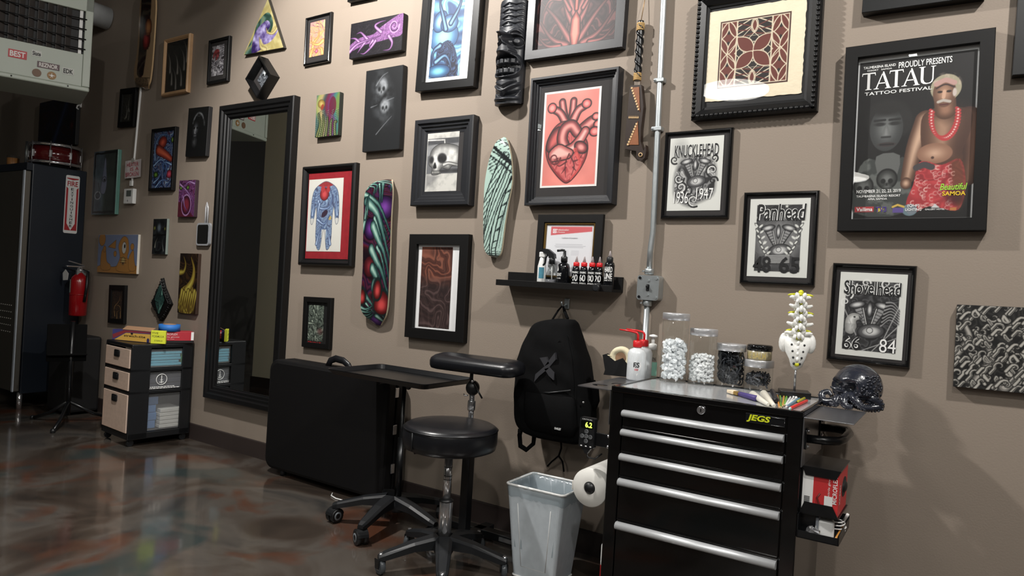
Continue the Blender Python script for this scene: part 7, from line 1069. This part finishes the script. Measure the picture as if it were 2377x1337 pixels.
mb = MB(); letters(mb, 'CRITICAL', lambda s_, t_: (-.02 + s_ * .04, -.0008, sz_ * .86 + t_ * .004)); mb.build('maker_lettering', WHITE, PS, False); MB().prism([(-.018, -sz_ * .9), (.018, -sz_ * .9), (.004, -sz_ * 1.28), (-.004, -sz_ * 1.28)], .002, .018).build('cable_boot', BPLAST, PS); MB().tube([(0, .01, -sz_ * 1.2), (.004, .01, -sz_ * 1.5), (.03, .015, -sz_ * 1.55), (.05, .03, -sz_ * 1.2)], .003, 8).build('cable', BPLAST, PS); xb_ = -CW - ps.x; MB().box(sx_, xb_, .012, .018, -.04, .008, .002).build('bracket', BMETAL, PS)
for z in (-.034, .002): MB().ball((xb_ - .006, .009, z), .006, n=8, m_=5).build('bracket_bolt', CHROME, PS)
# ---------------------------------------------------------------- things standing on the chest
ZC = CH + .0005
def on(name, label, cat, px, py, z=ZC, rz=0, group=None): p = fl(px, py, z); return thing(name, label, cat, (p.x, p.y, z), rz=rad(rz), group=group)
def px2m(px, py, z, dpx): a_, b_ = fl(px - dpx / 2, py, z), fl(px + dpx / 2, py, z); m_ = (a_ + b_) / 2; return dpx / F * (m_ - CAM).dot(fw_)
def vz(t, px, py):
    """height above the thing's base of a pixel on its axis"""
    d = ray(px, py); k = ((t.location.x - CAM.x) * fw_.x + (t.location.y - CAM.y) * fw_.y) / (d.x * fw_.x + d.y * fw_.y); return CAM.z + d.z * k - t.location.z
def jar(name, label, px, base, top, wpx, lid_h=.026, lid=True):
    t = on(name, label, 'jar', px, base - 5); r = px2m(px, base, ZC, wpx) / 2; h = vz(t, px + (base - top) * .06, top); t['h'] = h; t['r'] = r
    MB().lathe([(r * .9, .001), (r, .006), (r, h - lid_h - .004), (r * .96, h - lid_h + .002)], 36, caps=False).build('glass', JAR, t); MB().lathe([(.001, .004), (r * .96, .004), (r * .985, .002), (r * .9, .0)], 36, caps=False).build('glass_base', JAR, t)
    if lid: MB().lathe([(r * 1.0, h - lid_h), (r * 1.03, h - lid_h + .001), (r * 1.03, h - .002), (r * 1.01, h), (.001, h)], 36, caps=False).build('steel_lid', STEEL, t)
    return t, r, h
def heap(name, label, t, r, h0, n, col, seed, size=.009, kind='caps', mat=None):
    R_ = random.Random(seed); mb = MB()
    for i in range(n):
        a = R_.uniform(0, 6.283); q = math.sqrt(R_.random()) * (r - size * 1.1); z = .008 + size + R_.random() * (h0 - size) * (1 - .18 * (q / r) * R_.random()); d = Vector((R_.gauss(0, 1), R_.gauss(0, 1), R_.gauss(0, 1))).normalized() * size * R_.uniform(.6, 1.1); c = Vector((q * math.cos(a), q * math.sin(a), z))
        if kind == 'caps': mb.tube([c - d, c + d * .6, c + d], [size * .75, size * .6, size * .3], 6, False)
        elif kind == 'rings': e = d.orthogonal().normalized() * size; g = d.normalized().cross(e); mb.tube([c + e * math.cos(k) + g * math.sin(k) for k in [j * .785 for j in range(8)]], size * .18, 5, True, True)
        else: mb.tube([c - d, c + d], size * .3, 5, False)
    o = mb.build(name, mat or pm(name, col, .4, 0, .08), None, fix=False); o.location = t.location; tag(o, label, 'ink caps' if kind != 'rings' else 'rubber bands', kind='stuff'); return o
t, r, h = jar('tall_glass_jar', 'tallest glass jar with steel lid full of white caps', 1561, 890, 727, 62); heap('white_caps', 'white plastic caps filling the tallest jar', t, r, h * .58, 480, (232, 235, 238), 1, .0105)
t, r, h = jar('medium_glass_jar', 'medium glass jar with steel lid half full of clear white caps', 1627, 896, 763, 63); heap('small_caps', 'small clear white caps in the medium jar', t, r, h * .5, 560, (232, 233, 234), 2, .008)
t, r, h = jar('short_glass_jar', 'short glass jar with steel lid full of black bands', 1693, 902, 798, 66); heap('black_bands', 'black rubber bands filling the short jar', t, r, h * .78, 240, (24, 28, 36), 3, .016, 'rings')
t, r, h = jar('small_glass_jar', 'smallest glass jar with steel lid under the black lidded pot', 1758, 910, 835, 66); heap('needle_bits', 'black and silver bits in the smallest jar', t, r, h * .5, 160, (60, 62, 68), 4, .01, 'rods')
zt2 = t.location.z + h; t2 = thing('balm_pot', 'amber balm pot with a black lid stacked on the smallest jar', 'pot', (t.location.x, t.location.y, zt2 + .0005)); r2 = r * .84; h2 = vz(t2, 1761, 800); MB().lathe([(r2 * .96, 0), (r2, .003), (r2, h2 * .6), (r2 * .95, h2 * .62)], 32).build('pot', pm('amber_grey_balm', (150, 140, 112), .3, 0, .2, 30), t2); MB().lathe([(r2 * 1.0, h2 * .6), (r2 * 1.05, h2 * .64), (r2 * 1.05, h2 * .92), (r2 * .97, h2), (.001, h2 * 1.01)], 32, caps=False).build('black_lid', pm('gloss_black_lid', (10, 10, 11), .12), t2); wrapped(t2, 'gold_lettering', 'THE BALM', r2 * 1.004, h2 * .1, h2 * .5, -165, -45, pm('gold_print', (196, 176, 110), .5, .3), .01)
# wash bottles, tape dispenser, soap pump on the left plate
WB = filmm('milky_bottle', (226, 230, 232), .86, .35)
def wash(name, label, px, py, dx, lab):
    t = on(name, label, 'bottle', px, py, zp + .0005); r = .036; h = .125; MB().lathe([(r * .92, 0), (r, .006), (r, h - .022), (r * .8, h - .006), (r * .42, h), (r * .4, h + .006)], 28).build('bottle', WB, t); MB().lathe([(r * .48, h + .004), (r * .5, h + .006), (r * .5, h + .026), (r * .4, h + .03)], 20).build('cap', RED, t); MB().tube([(0, 0, h + .028), (0, 0, h + .05), (-.006, -.002, h + .06), (-.03, -.006, h + .064), (-.075, -.012, h + .067)], [.005, .005, .0048, .004, .0025], 10).build('spout', RED, t)
    if lab:
        mb = MB(); n = 12; mb.add([(r * 1.004 * math.cos(rad(a)), r * 1.004 * math.sin(rad(a)), .06 + z) for a, z in ((-55, .035), (-66, .02), (-88, .012), (-78, -.004), (-92, -.014), (-70, -.022), (-62, -.042), (-48, -.02), (-34, -.006), (-40, .014))], [tuple(range(10))]).build('sticker', WHITE, t, False); wrapped(t, 'sticker_lettering', 'ES', r * 1.008, .052, .072, -84, -48, INK, .03); wrapped(t, 'sticker_script', 'co', r * 1.008, .04, .048, -76, -54, RED, .02)
    return t
wash('wash_bottle', 'front white wash bottle with red spout and sticker', 1475, 882, 0, True); wash('wash_bottle', 'rear white wash bottle with red spout, behind the stickered one', 1490, 878, 0, False)
t = on('soap_pump', 'clear soap bottle with white pump and green label beside the tall jar', 'bottle', 1511, 876, zp + .0005); r = .028; MB().lathe([(r, 0), (r, .09), (r * .5, .108), (r * .45, .115)], 24, caps=False).build('bottle', JAR, t); wrapped(t, 'label_lettering', 'GREEN', r * 1.01, .07, .084, -110, -40, INK, .01); mb = MB(); n = 8; mb.add([(r * 1.004 * math.cos(rad(-120 + 100 * i / n)), r * 1.004 * math.sin(rad(-120 + 100 * i / n)), z) for z in (.01, .065) for i in range(n + 1)], [(i, i + 1, n + 2 + i, n + 1 + i) for i in range(n)]).build('green_label', pm('mint_label', (150, 206, 186), .5), t, False); MB().lathe([(.016, .113), (.016, .135), (.011, .138)], 18).build('pump_collar', WPLAST, t); MB().lathe([(.0065, .137), (.0065, .165)], 12).build('pump_stem', WPLAST, t); MB().lathe([(.006, .163), (.018, .166), (.016, .172), (.002, .176)], 18).build('pump_head', WPLAST, t)
t = on('tape_dispenser', 'black tape dispenser holding a cream roll at the back of the plate', 'dispenser', 1434, 872, zp + .0005, 12); MB().prism([(-.055, 0), (.055, 0), (.06, .03), (.02, .075), (-.012, .06), (-.05, .085), (-.064, .08), (-.05, .02)], -.018, -.015).build('cheek', BPLAST, t); MB().prism([(-.055, 0), (.055, 0), (.06, .03), (.02, .075), (-.012, .06), (-.05, .085), (-.064, .08), (-.05, .02)], .015, .018).build('cheek', BPLAST, t); MB().box(-.055, .055, -.016, .016, .0, .006).build('base', BPLAST, t); MB().lathe([(.022, -.013), (.045, -.013), (.045, .013), (.022, .013), (.022, -.013)], 28, (.01, 0, .075), 'y', False).build('tape_roll', pm('cream_tape', (222, 212, 180), .6), t); MB().lathe([(.021, -.014), (.021, .014)], 20, (.01, 0, .075), 'y').build('core', CARD, t); MB().box(-.062, -.03, -.014, .014, .078, .0795).build('tape_end', MATS['cream_tape'], t)
# spine model
t = on('spine_model', 'white lower spine and sacrum model on a black stand', 'anatomy model', 1843, 921, ZC, 18); BONE = pm('white_bone_plastic', (236, 236, 232), .5, 0, .03, 30, .6, bscale=70); NERV = pm('yellow_nerve', (206, 206, 40), .45, 0, .06); hb = vz(t, 1847, 858); ht = vz(t, 1856, 682); hs_ = vz(t, 1850, 785)
MB().box(-.05, .05, -.04, .04, 0, .022, .002).build('stand_base', BMETAL, t); MB().cyl((0, 0, .02), (0, 0, hb + .02), .004, n=10).build('steel_rod', CHROME, t)
sw_ = .052; rg = []; K_ = 20; hh_ = hs_ - hb
for f_, w_, d_ in ((0, .006, .008), (.1, .018, .014), (.3, .026, .018), (.5, .034, .02), (.7, .046, .022), (.85, .052, .02), (.95, .05, .018), (1.03, .034, .014)): rg.append([(w_ * math.cos(a) * (1 + .09 * math.sin(3 * a + f_ * 9) + .05 * math.sin(7 * a + f_ * 21)), d_ * math.sin(a) - .012 * math.sin(f_ * 3.1), hb + hh_ * f_ + .012 * abs(math.cos(a)) ** 3 * f_) for a in [2 * math.pi * i / K_ for i in range(K_)]])
MB().loft(rg).build('sacrum', BONE, t)
for k in range(4):
    for s_ in (-1, 1): MB().ball((s_ * (.01 + .0035 * k), -.022 - .006 * math.sin(k * .9), hb + hh_ * (.2 + .2 * k)), .0042, .006, .0042, n=8, m_=5).build('sacral_foramen', DPLAST, t)
for s_ in (-1, 1): MB().ball((s_ * .044, .002, hb + hh_ * .84), .017, .02, .034, n=12, m_=8).build('sacral_wing', BONE, t)
for z, w_ in ((hb + hh_ * .18, .009), (hs_ + .004, .016)): MB().ball((0, -.02, z), w_, .007, .0075, n=10, m_=6).build('yellow_disc', NERV, t)
for k in range(4): MB().ball((.0, -.027, hb + hh_ * (.35 + .17 * k)), .006, .008, .009, n=8, m_=6).build('median_crest', BONE, t)
nv = 5; step = (ht - hs_) / nv
for k in range(nv):
    z = hs_ + step * (k + .5); s_ = 1 - .06 * k; x_ = .004 * math.sin(k * .8); mb = MB(); mb.lathe([(.021 * s_, -step * .36), (.025 * s_, -step * .3), (.021 * s_, 0), (.025 * s_, step * .26), (.021 * s_, step * .34)], 16, (x_, .008, z)); mb.ball((x_, -.014, z), .021 * s_, .012, step * .3, n=12, m_=8); mb.ball((x_, -.034, z - step * .16), .0065, .013, step * .42, n=8, m_=6, rot=Matrix.Rotation(-.35, 3, 'X'))
    for q in (-1, 1):
        mb.tube([(x_ + q * .012, -.006, z + .002), (x_ + q * .026 * s_, -.01, z + .001), (x_ + q * .037 * s_, -.014, z + .004), (x_ + q * .045 * s_, -.017, z + .008 * (1 if k % 2 else .3))], [.01, .0075, .0062, .0035], 8); mb.ball((x_ + q * .0155 * s_, -.022, z + step * .3), .0075, .007, step * .36, n=8, m_=6, rot=Matrix.Rotation(q * .25, 3, 'Y')); mb.ball((x_ + q * .0125 * s_, -.026, z - step * .34), .0065, .007, step * .32, n=8, m_=6, rot=Matrix.Rotation(-q * .2, 3, 'Y'))
    mb.build('vertebra', BONE, t); MB().lathe([(.0195 * s_, step * .26), (.021 * s_, step * .4), (.0195 * s_, step * .54)], 16, (x_, .008, z)).build('intervertebral_disc', BONE, t)
    MB().ball((x_, -.018, z + step * .42), .006, .01, .0045, n=8, m_=6).build('yellow_cord', NERV, t)
    for q in ((-1, 1) if k % 2 == 0 else ()): MB().tube([(x_ + q * .016, -.004, z + step * .45), (x_ + q * .034, -.01, z + step * .38), (x_ + q * .041, -.012, z + step * .3)], [.0035, .003, .002], 8).build('nerve_root', NERV, t)
MB().ball((.002, 0, ht + .004), .009, .009, .01, n=10, m_=7).build('yellow_cord', NERV, t)
# octopus skull on the right plate
t = on('octopus_skull', 'glossy black skull with octopus tentacles on the right plate', 'figurine', 1975, 945, zr + .0005, 0); OCT = pm('gloss_black_resin', (34, 37, 46), .24, 0, .3, 30, .35, coat=.6, bscale=110); s0 = px2m(1975, 945, zr, 115) / .115 * .001 * 115 / 115; WD = px2m(1985, 905, zr, 86) / 2
hz1 = vz(t, 1992, 846); hc = hz1 - WD * 1.0; n, m_ = 40, 28; mb = MB(); vs = []; yawf = Vector((-.55, -.83, 0)).normalized(); sidev = Vector((yawf.y, -yawf.x, 0)) * -1; eyes = [(yawf * .9 + sidev * q * .36 + Vector((0, 0, -.02))).normalized() for q in (-1, 1)]; nose = (yawf * .9 + Vector((0, 0, -.4))).normalized()
for j in range(m_ + 1):
    th = math.pi * j / m_
    for i in range(n):
        ph = 2 * math.pi * i / n; dv = Vector((math.sin(th) * math.cos(ph), math.sin(th) * math.sin(ph), math.cos(th))); r_ = 1.0 + .06 * max(0, -dv.dot(yawf))
        for e in eyes: q = (dv - e).length; r_ -= .42 * max(0, 1 - (q / .34) ** 2) ** .6 if q < .34 else 0; r_ += .07 * math.exp(-((q - .4) / .07) ** 2)
        q = (dv - nose).length; r_ -= .2 * max(0, 1 - q / .16)
        if dv.z < -.35: r_ *= 1 - .35 * (-.35 - dv.z)
        vs.append(dv * WD * r_)
mb.add(vs, [(j * n + i, (j + 1) * n + i, (j + 1) * n + (i + 1) % n, j * n + (i + 1) % n) for j in range(m_) for i in range(n)], True); o = mb.build('skull', OCT, t); skc = Vector((.014, .012, hc)); o.location = skc
for e in eyes: MB().ball(skc + e * WD * .34, WD * .3, n=12, m_=8).build('socket_shade', pm('socket_shade_black', (4, 4, 5), .6), t)  # black balls darken the eye hollows in place of real shade
R_ = random.Random(9); mb = MB()
for i in range(70): a = R_.uniform(-.5, 1.0); b = R_.uniform(-.3, .6); dv = (sidev * math.cos(a) + yawf * math.sin(a) * .8).normalized() * math.cos(b) + Vector((0, 0, math.sin(b))); mb.ball(skc + dv * WD * 1.0, .005, n=6, m_=4)
o = mb.build('skin_bumps', OCT, t); tag(o, kind='stuff')
def tent(pts, r0, r1):
    p = spl(np.array(pts), 8); m2 = len(p); rr = [r0 + (r1 - r0) * i / (m2 - 1) for i in range(m2)]; o = MB().tube([Vector(q) for q in p], rr, 10).build('tentacle', OCT, t); mb = MB()
    for i in range(1, m2 - 1, 2):
        tg = Vector(p[i + 1] - p[i - 1]).normalized(); sd = tg.cross(Vector((0, -1, 0)));
        if sd.length < .1: sd = Vector((1, 0, 0))
        sd.normalize()
        for q in (-1, 1): mb.ball(Vector(p[i]) + sd * q * rr[i] * .8 + Vector((0, -rr[i] * .5, 0)), rr[i] * .32, n=6, m_=4)
    k_ = mb.build('suckers', OCT, o); tag(k_, kind='stuff')
S_ = WD / .062
def sc(l): return [(x * S_ * .86, y * S_ * .86, .008 + (z - .008) * S_ * .72) for x, y, z in l]
tent(sc([(-.02, -.02, .045), (-.045, -.035, .018), (-.075, -.03, .014), (-.085, -.02, .038), (-.068, -.015, .05), (-.055, -.02, .036)]), .014 * S_, .005 * S_); tent(sc([(.03, -.01, .045), (.06, -.025, .045), (.085, -.02, .02), (.06, -.035, .01), (.03, -.045, .012), (.012, -.04, .014)]), .016 * S_, .006 * S_); tent(sc([(-.01, -.03, .05), (-.015, -.055, .03), (-.005, -.065, .012), (.015, -.068, .01)]), .014 * S_, .006 * S_); tent(sc([(.005, -.03, .05), (.02, -.055, .035), (.045, -.06, .012), (.07, -.05, .011)]), .014 * S_, .006 * S_); tent(sc([(-.02, -.02, .05), (-.035, -.05, .03), (-.035, -.06, .012), (-.055, -.055, .01)]), .013 * S_, .005 * S_); tent(sc([(.04, .02, .04), (.075, .02, .03), (.07, .05, .012), (.03, .06, .012)]), .015 * S_, .006 * S_); tent(sc([(-.01, .03, .04), (-.05, .03, .02), (-.06, .05, .012), (-.03, .065, .011)]), .015 * S_, .006 * S_)
tent(sc([(-.02, -.04, .06), (-.04, -.055, .068), (-.055, -.06, .076)]), .008 * S_, .002 * S_); MB().ball((0.002, .0, .024 * S_), .034 * S_, .032 * S_, .024 * S_, n=16, m_=10).build('jaw_mass', OCT, t)
# brushes, handles, pencils on the chest top
def rod(name, label, cat, a, b, r0, r1, mat, group=None, extra=None, n=10, z=ZC):
    A_, B_ = fl(*a, z + r0), fl(*b, z + r1); L = (B_ - A_).length; t = thing(name, label, cat, (A_.x, A_.y, z + r0), rz=math.atan2(B_.y - A_.y, B_.x - A_.x), group=group); dz = r1 - r0; MB().tube([(0, 0, 0), (L * .04, 0, dz * .04), (L * .96, 0, dz * .96), (L, 0, dz)], [r0 * .7, r0, r1, r1 * .6], n).build('barrel', mat, t)
    if extra: extra(t, L, r0, r1, dz)
    return t
WOODH = pm('varnished_wood', (176, 132, 80), .4, 0, .2, 30); BRIS = pm('pale_bristles', (226, 208, 180), .7, 0, .2, 80)
t = rod('flat_brush', 'flat paint brush with purple grip and pale bristles on the chest', 'brush', (1756, 925), (1716, 914), .010, .008, pm('purple_rubber', (66, 54, 116), .5)); BL_ = (fl(1716, 914, ZC + .008) - fl(1756, 925, ZC + .01)).length; MB().box(BL_ - .004, BL_ + .02, -.012, .012, -.007, .004, .002).build('ferrule', pm('brass_ferrule', (196, 160, 90), .35, .8), t); MB().box(BL_ + .018, BL_ + .06, -.014, .014, -.008, .003, .002).build('bristles', BRIS, t)
IVO = pm('ivory_plastic', (228, 224, 210), .3, 0, .03)
rod('tapered_tool', 'left of two white tapered tool handles on the chest', 'tool', (1783, 939), (1746, 915), .0065, .013, IVO); rod('tapered_tool', 'right of two white tapered tool handles on the chest', 'tool', (1797, 942), (1772, 913), .0065, .013, IVO); rod('black_marker', 'thick black marker lying behind the white handles', 'marker', (1802, 930), (1792, 907), .009, .009, pm('black_marker', (30, 30, 36), .3))
def tip(mat): return lambda t, L, r0, r1, dz: MB().cyl((-.012, 0, -.001), (0.002, 0, 0), .0008, r0 * .9, n=8).build('tip', mat, t)
for a, b, col, lab in (((1809, 945), (1804, 917), (206, 140, 64), 'orange pencil leftmost in the fan of pencils'), ((1813, 945), (1811, 916), (96, 150, 60), 'dark green pencil in the fan next to the orange one'), ((1817, 942), (1820, 918), (196, 150, 70), 'tan pencil between the two green ones'), ((1821, 940), (1827, 917), (110, 170, 70), 'light green pencil right of the tan one')): rod('colour_pencil', lab, 'pencil', a, b, .003, .003, pm('pencil_%d_%d' % (col[0], a[0]), col, .4), 'colour pencils on the chest', tip(MATS.get('pencil_wood')), 6)
for a, b, lab in (((1824, 940), (1836, 920), 'white swab nearest the green pencil'), ((1828, 941), (1842, 922), 'white swab in the middle of the white ones'), ((1832, 938), (1848, 924), 'white swab nearest the blue pen')): rod('cotton_swab', lab, 'swab', a, b, .0028, .0028, WPLAST, 'swabs on the chest', lambda t, L, r0, r1, dz: MB().ball((L, 0, .0018), .007, .0045, .0045, n=8, m_=6).build('cotton_tip', WHITE, t))
rod('blue_pen', 'grey blue pen lying beside the red pen', 'pen', (1826, 944), (1856, 925), .0042, .0042, pm('grey_blue_pen', (100, 140, 160), .35), None, tip(WPLAST)); rod('yellow_pen', 'olive yellow pen behind the red pen', 'pen', (1852, 932), (1868, 924), .0042, .0042, pm('olive_pen', (176, 170, 60), .35)); rod('red_pen', 'bright red pen lying frontmost on the chest', 'pen', (1834, 948), (1874, 930), .005, .005, pm('red_pen', (222, 50, 44), .3), None, tip(pm('pale_pen_tip', (206, 236, 226), .4)))
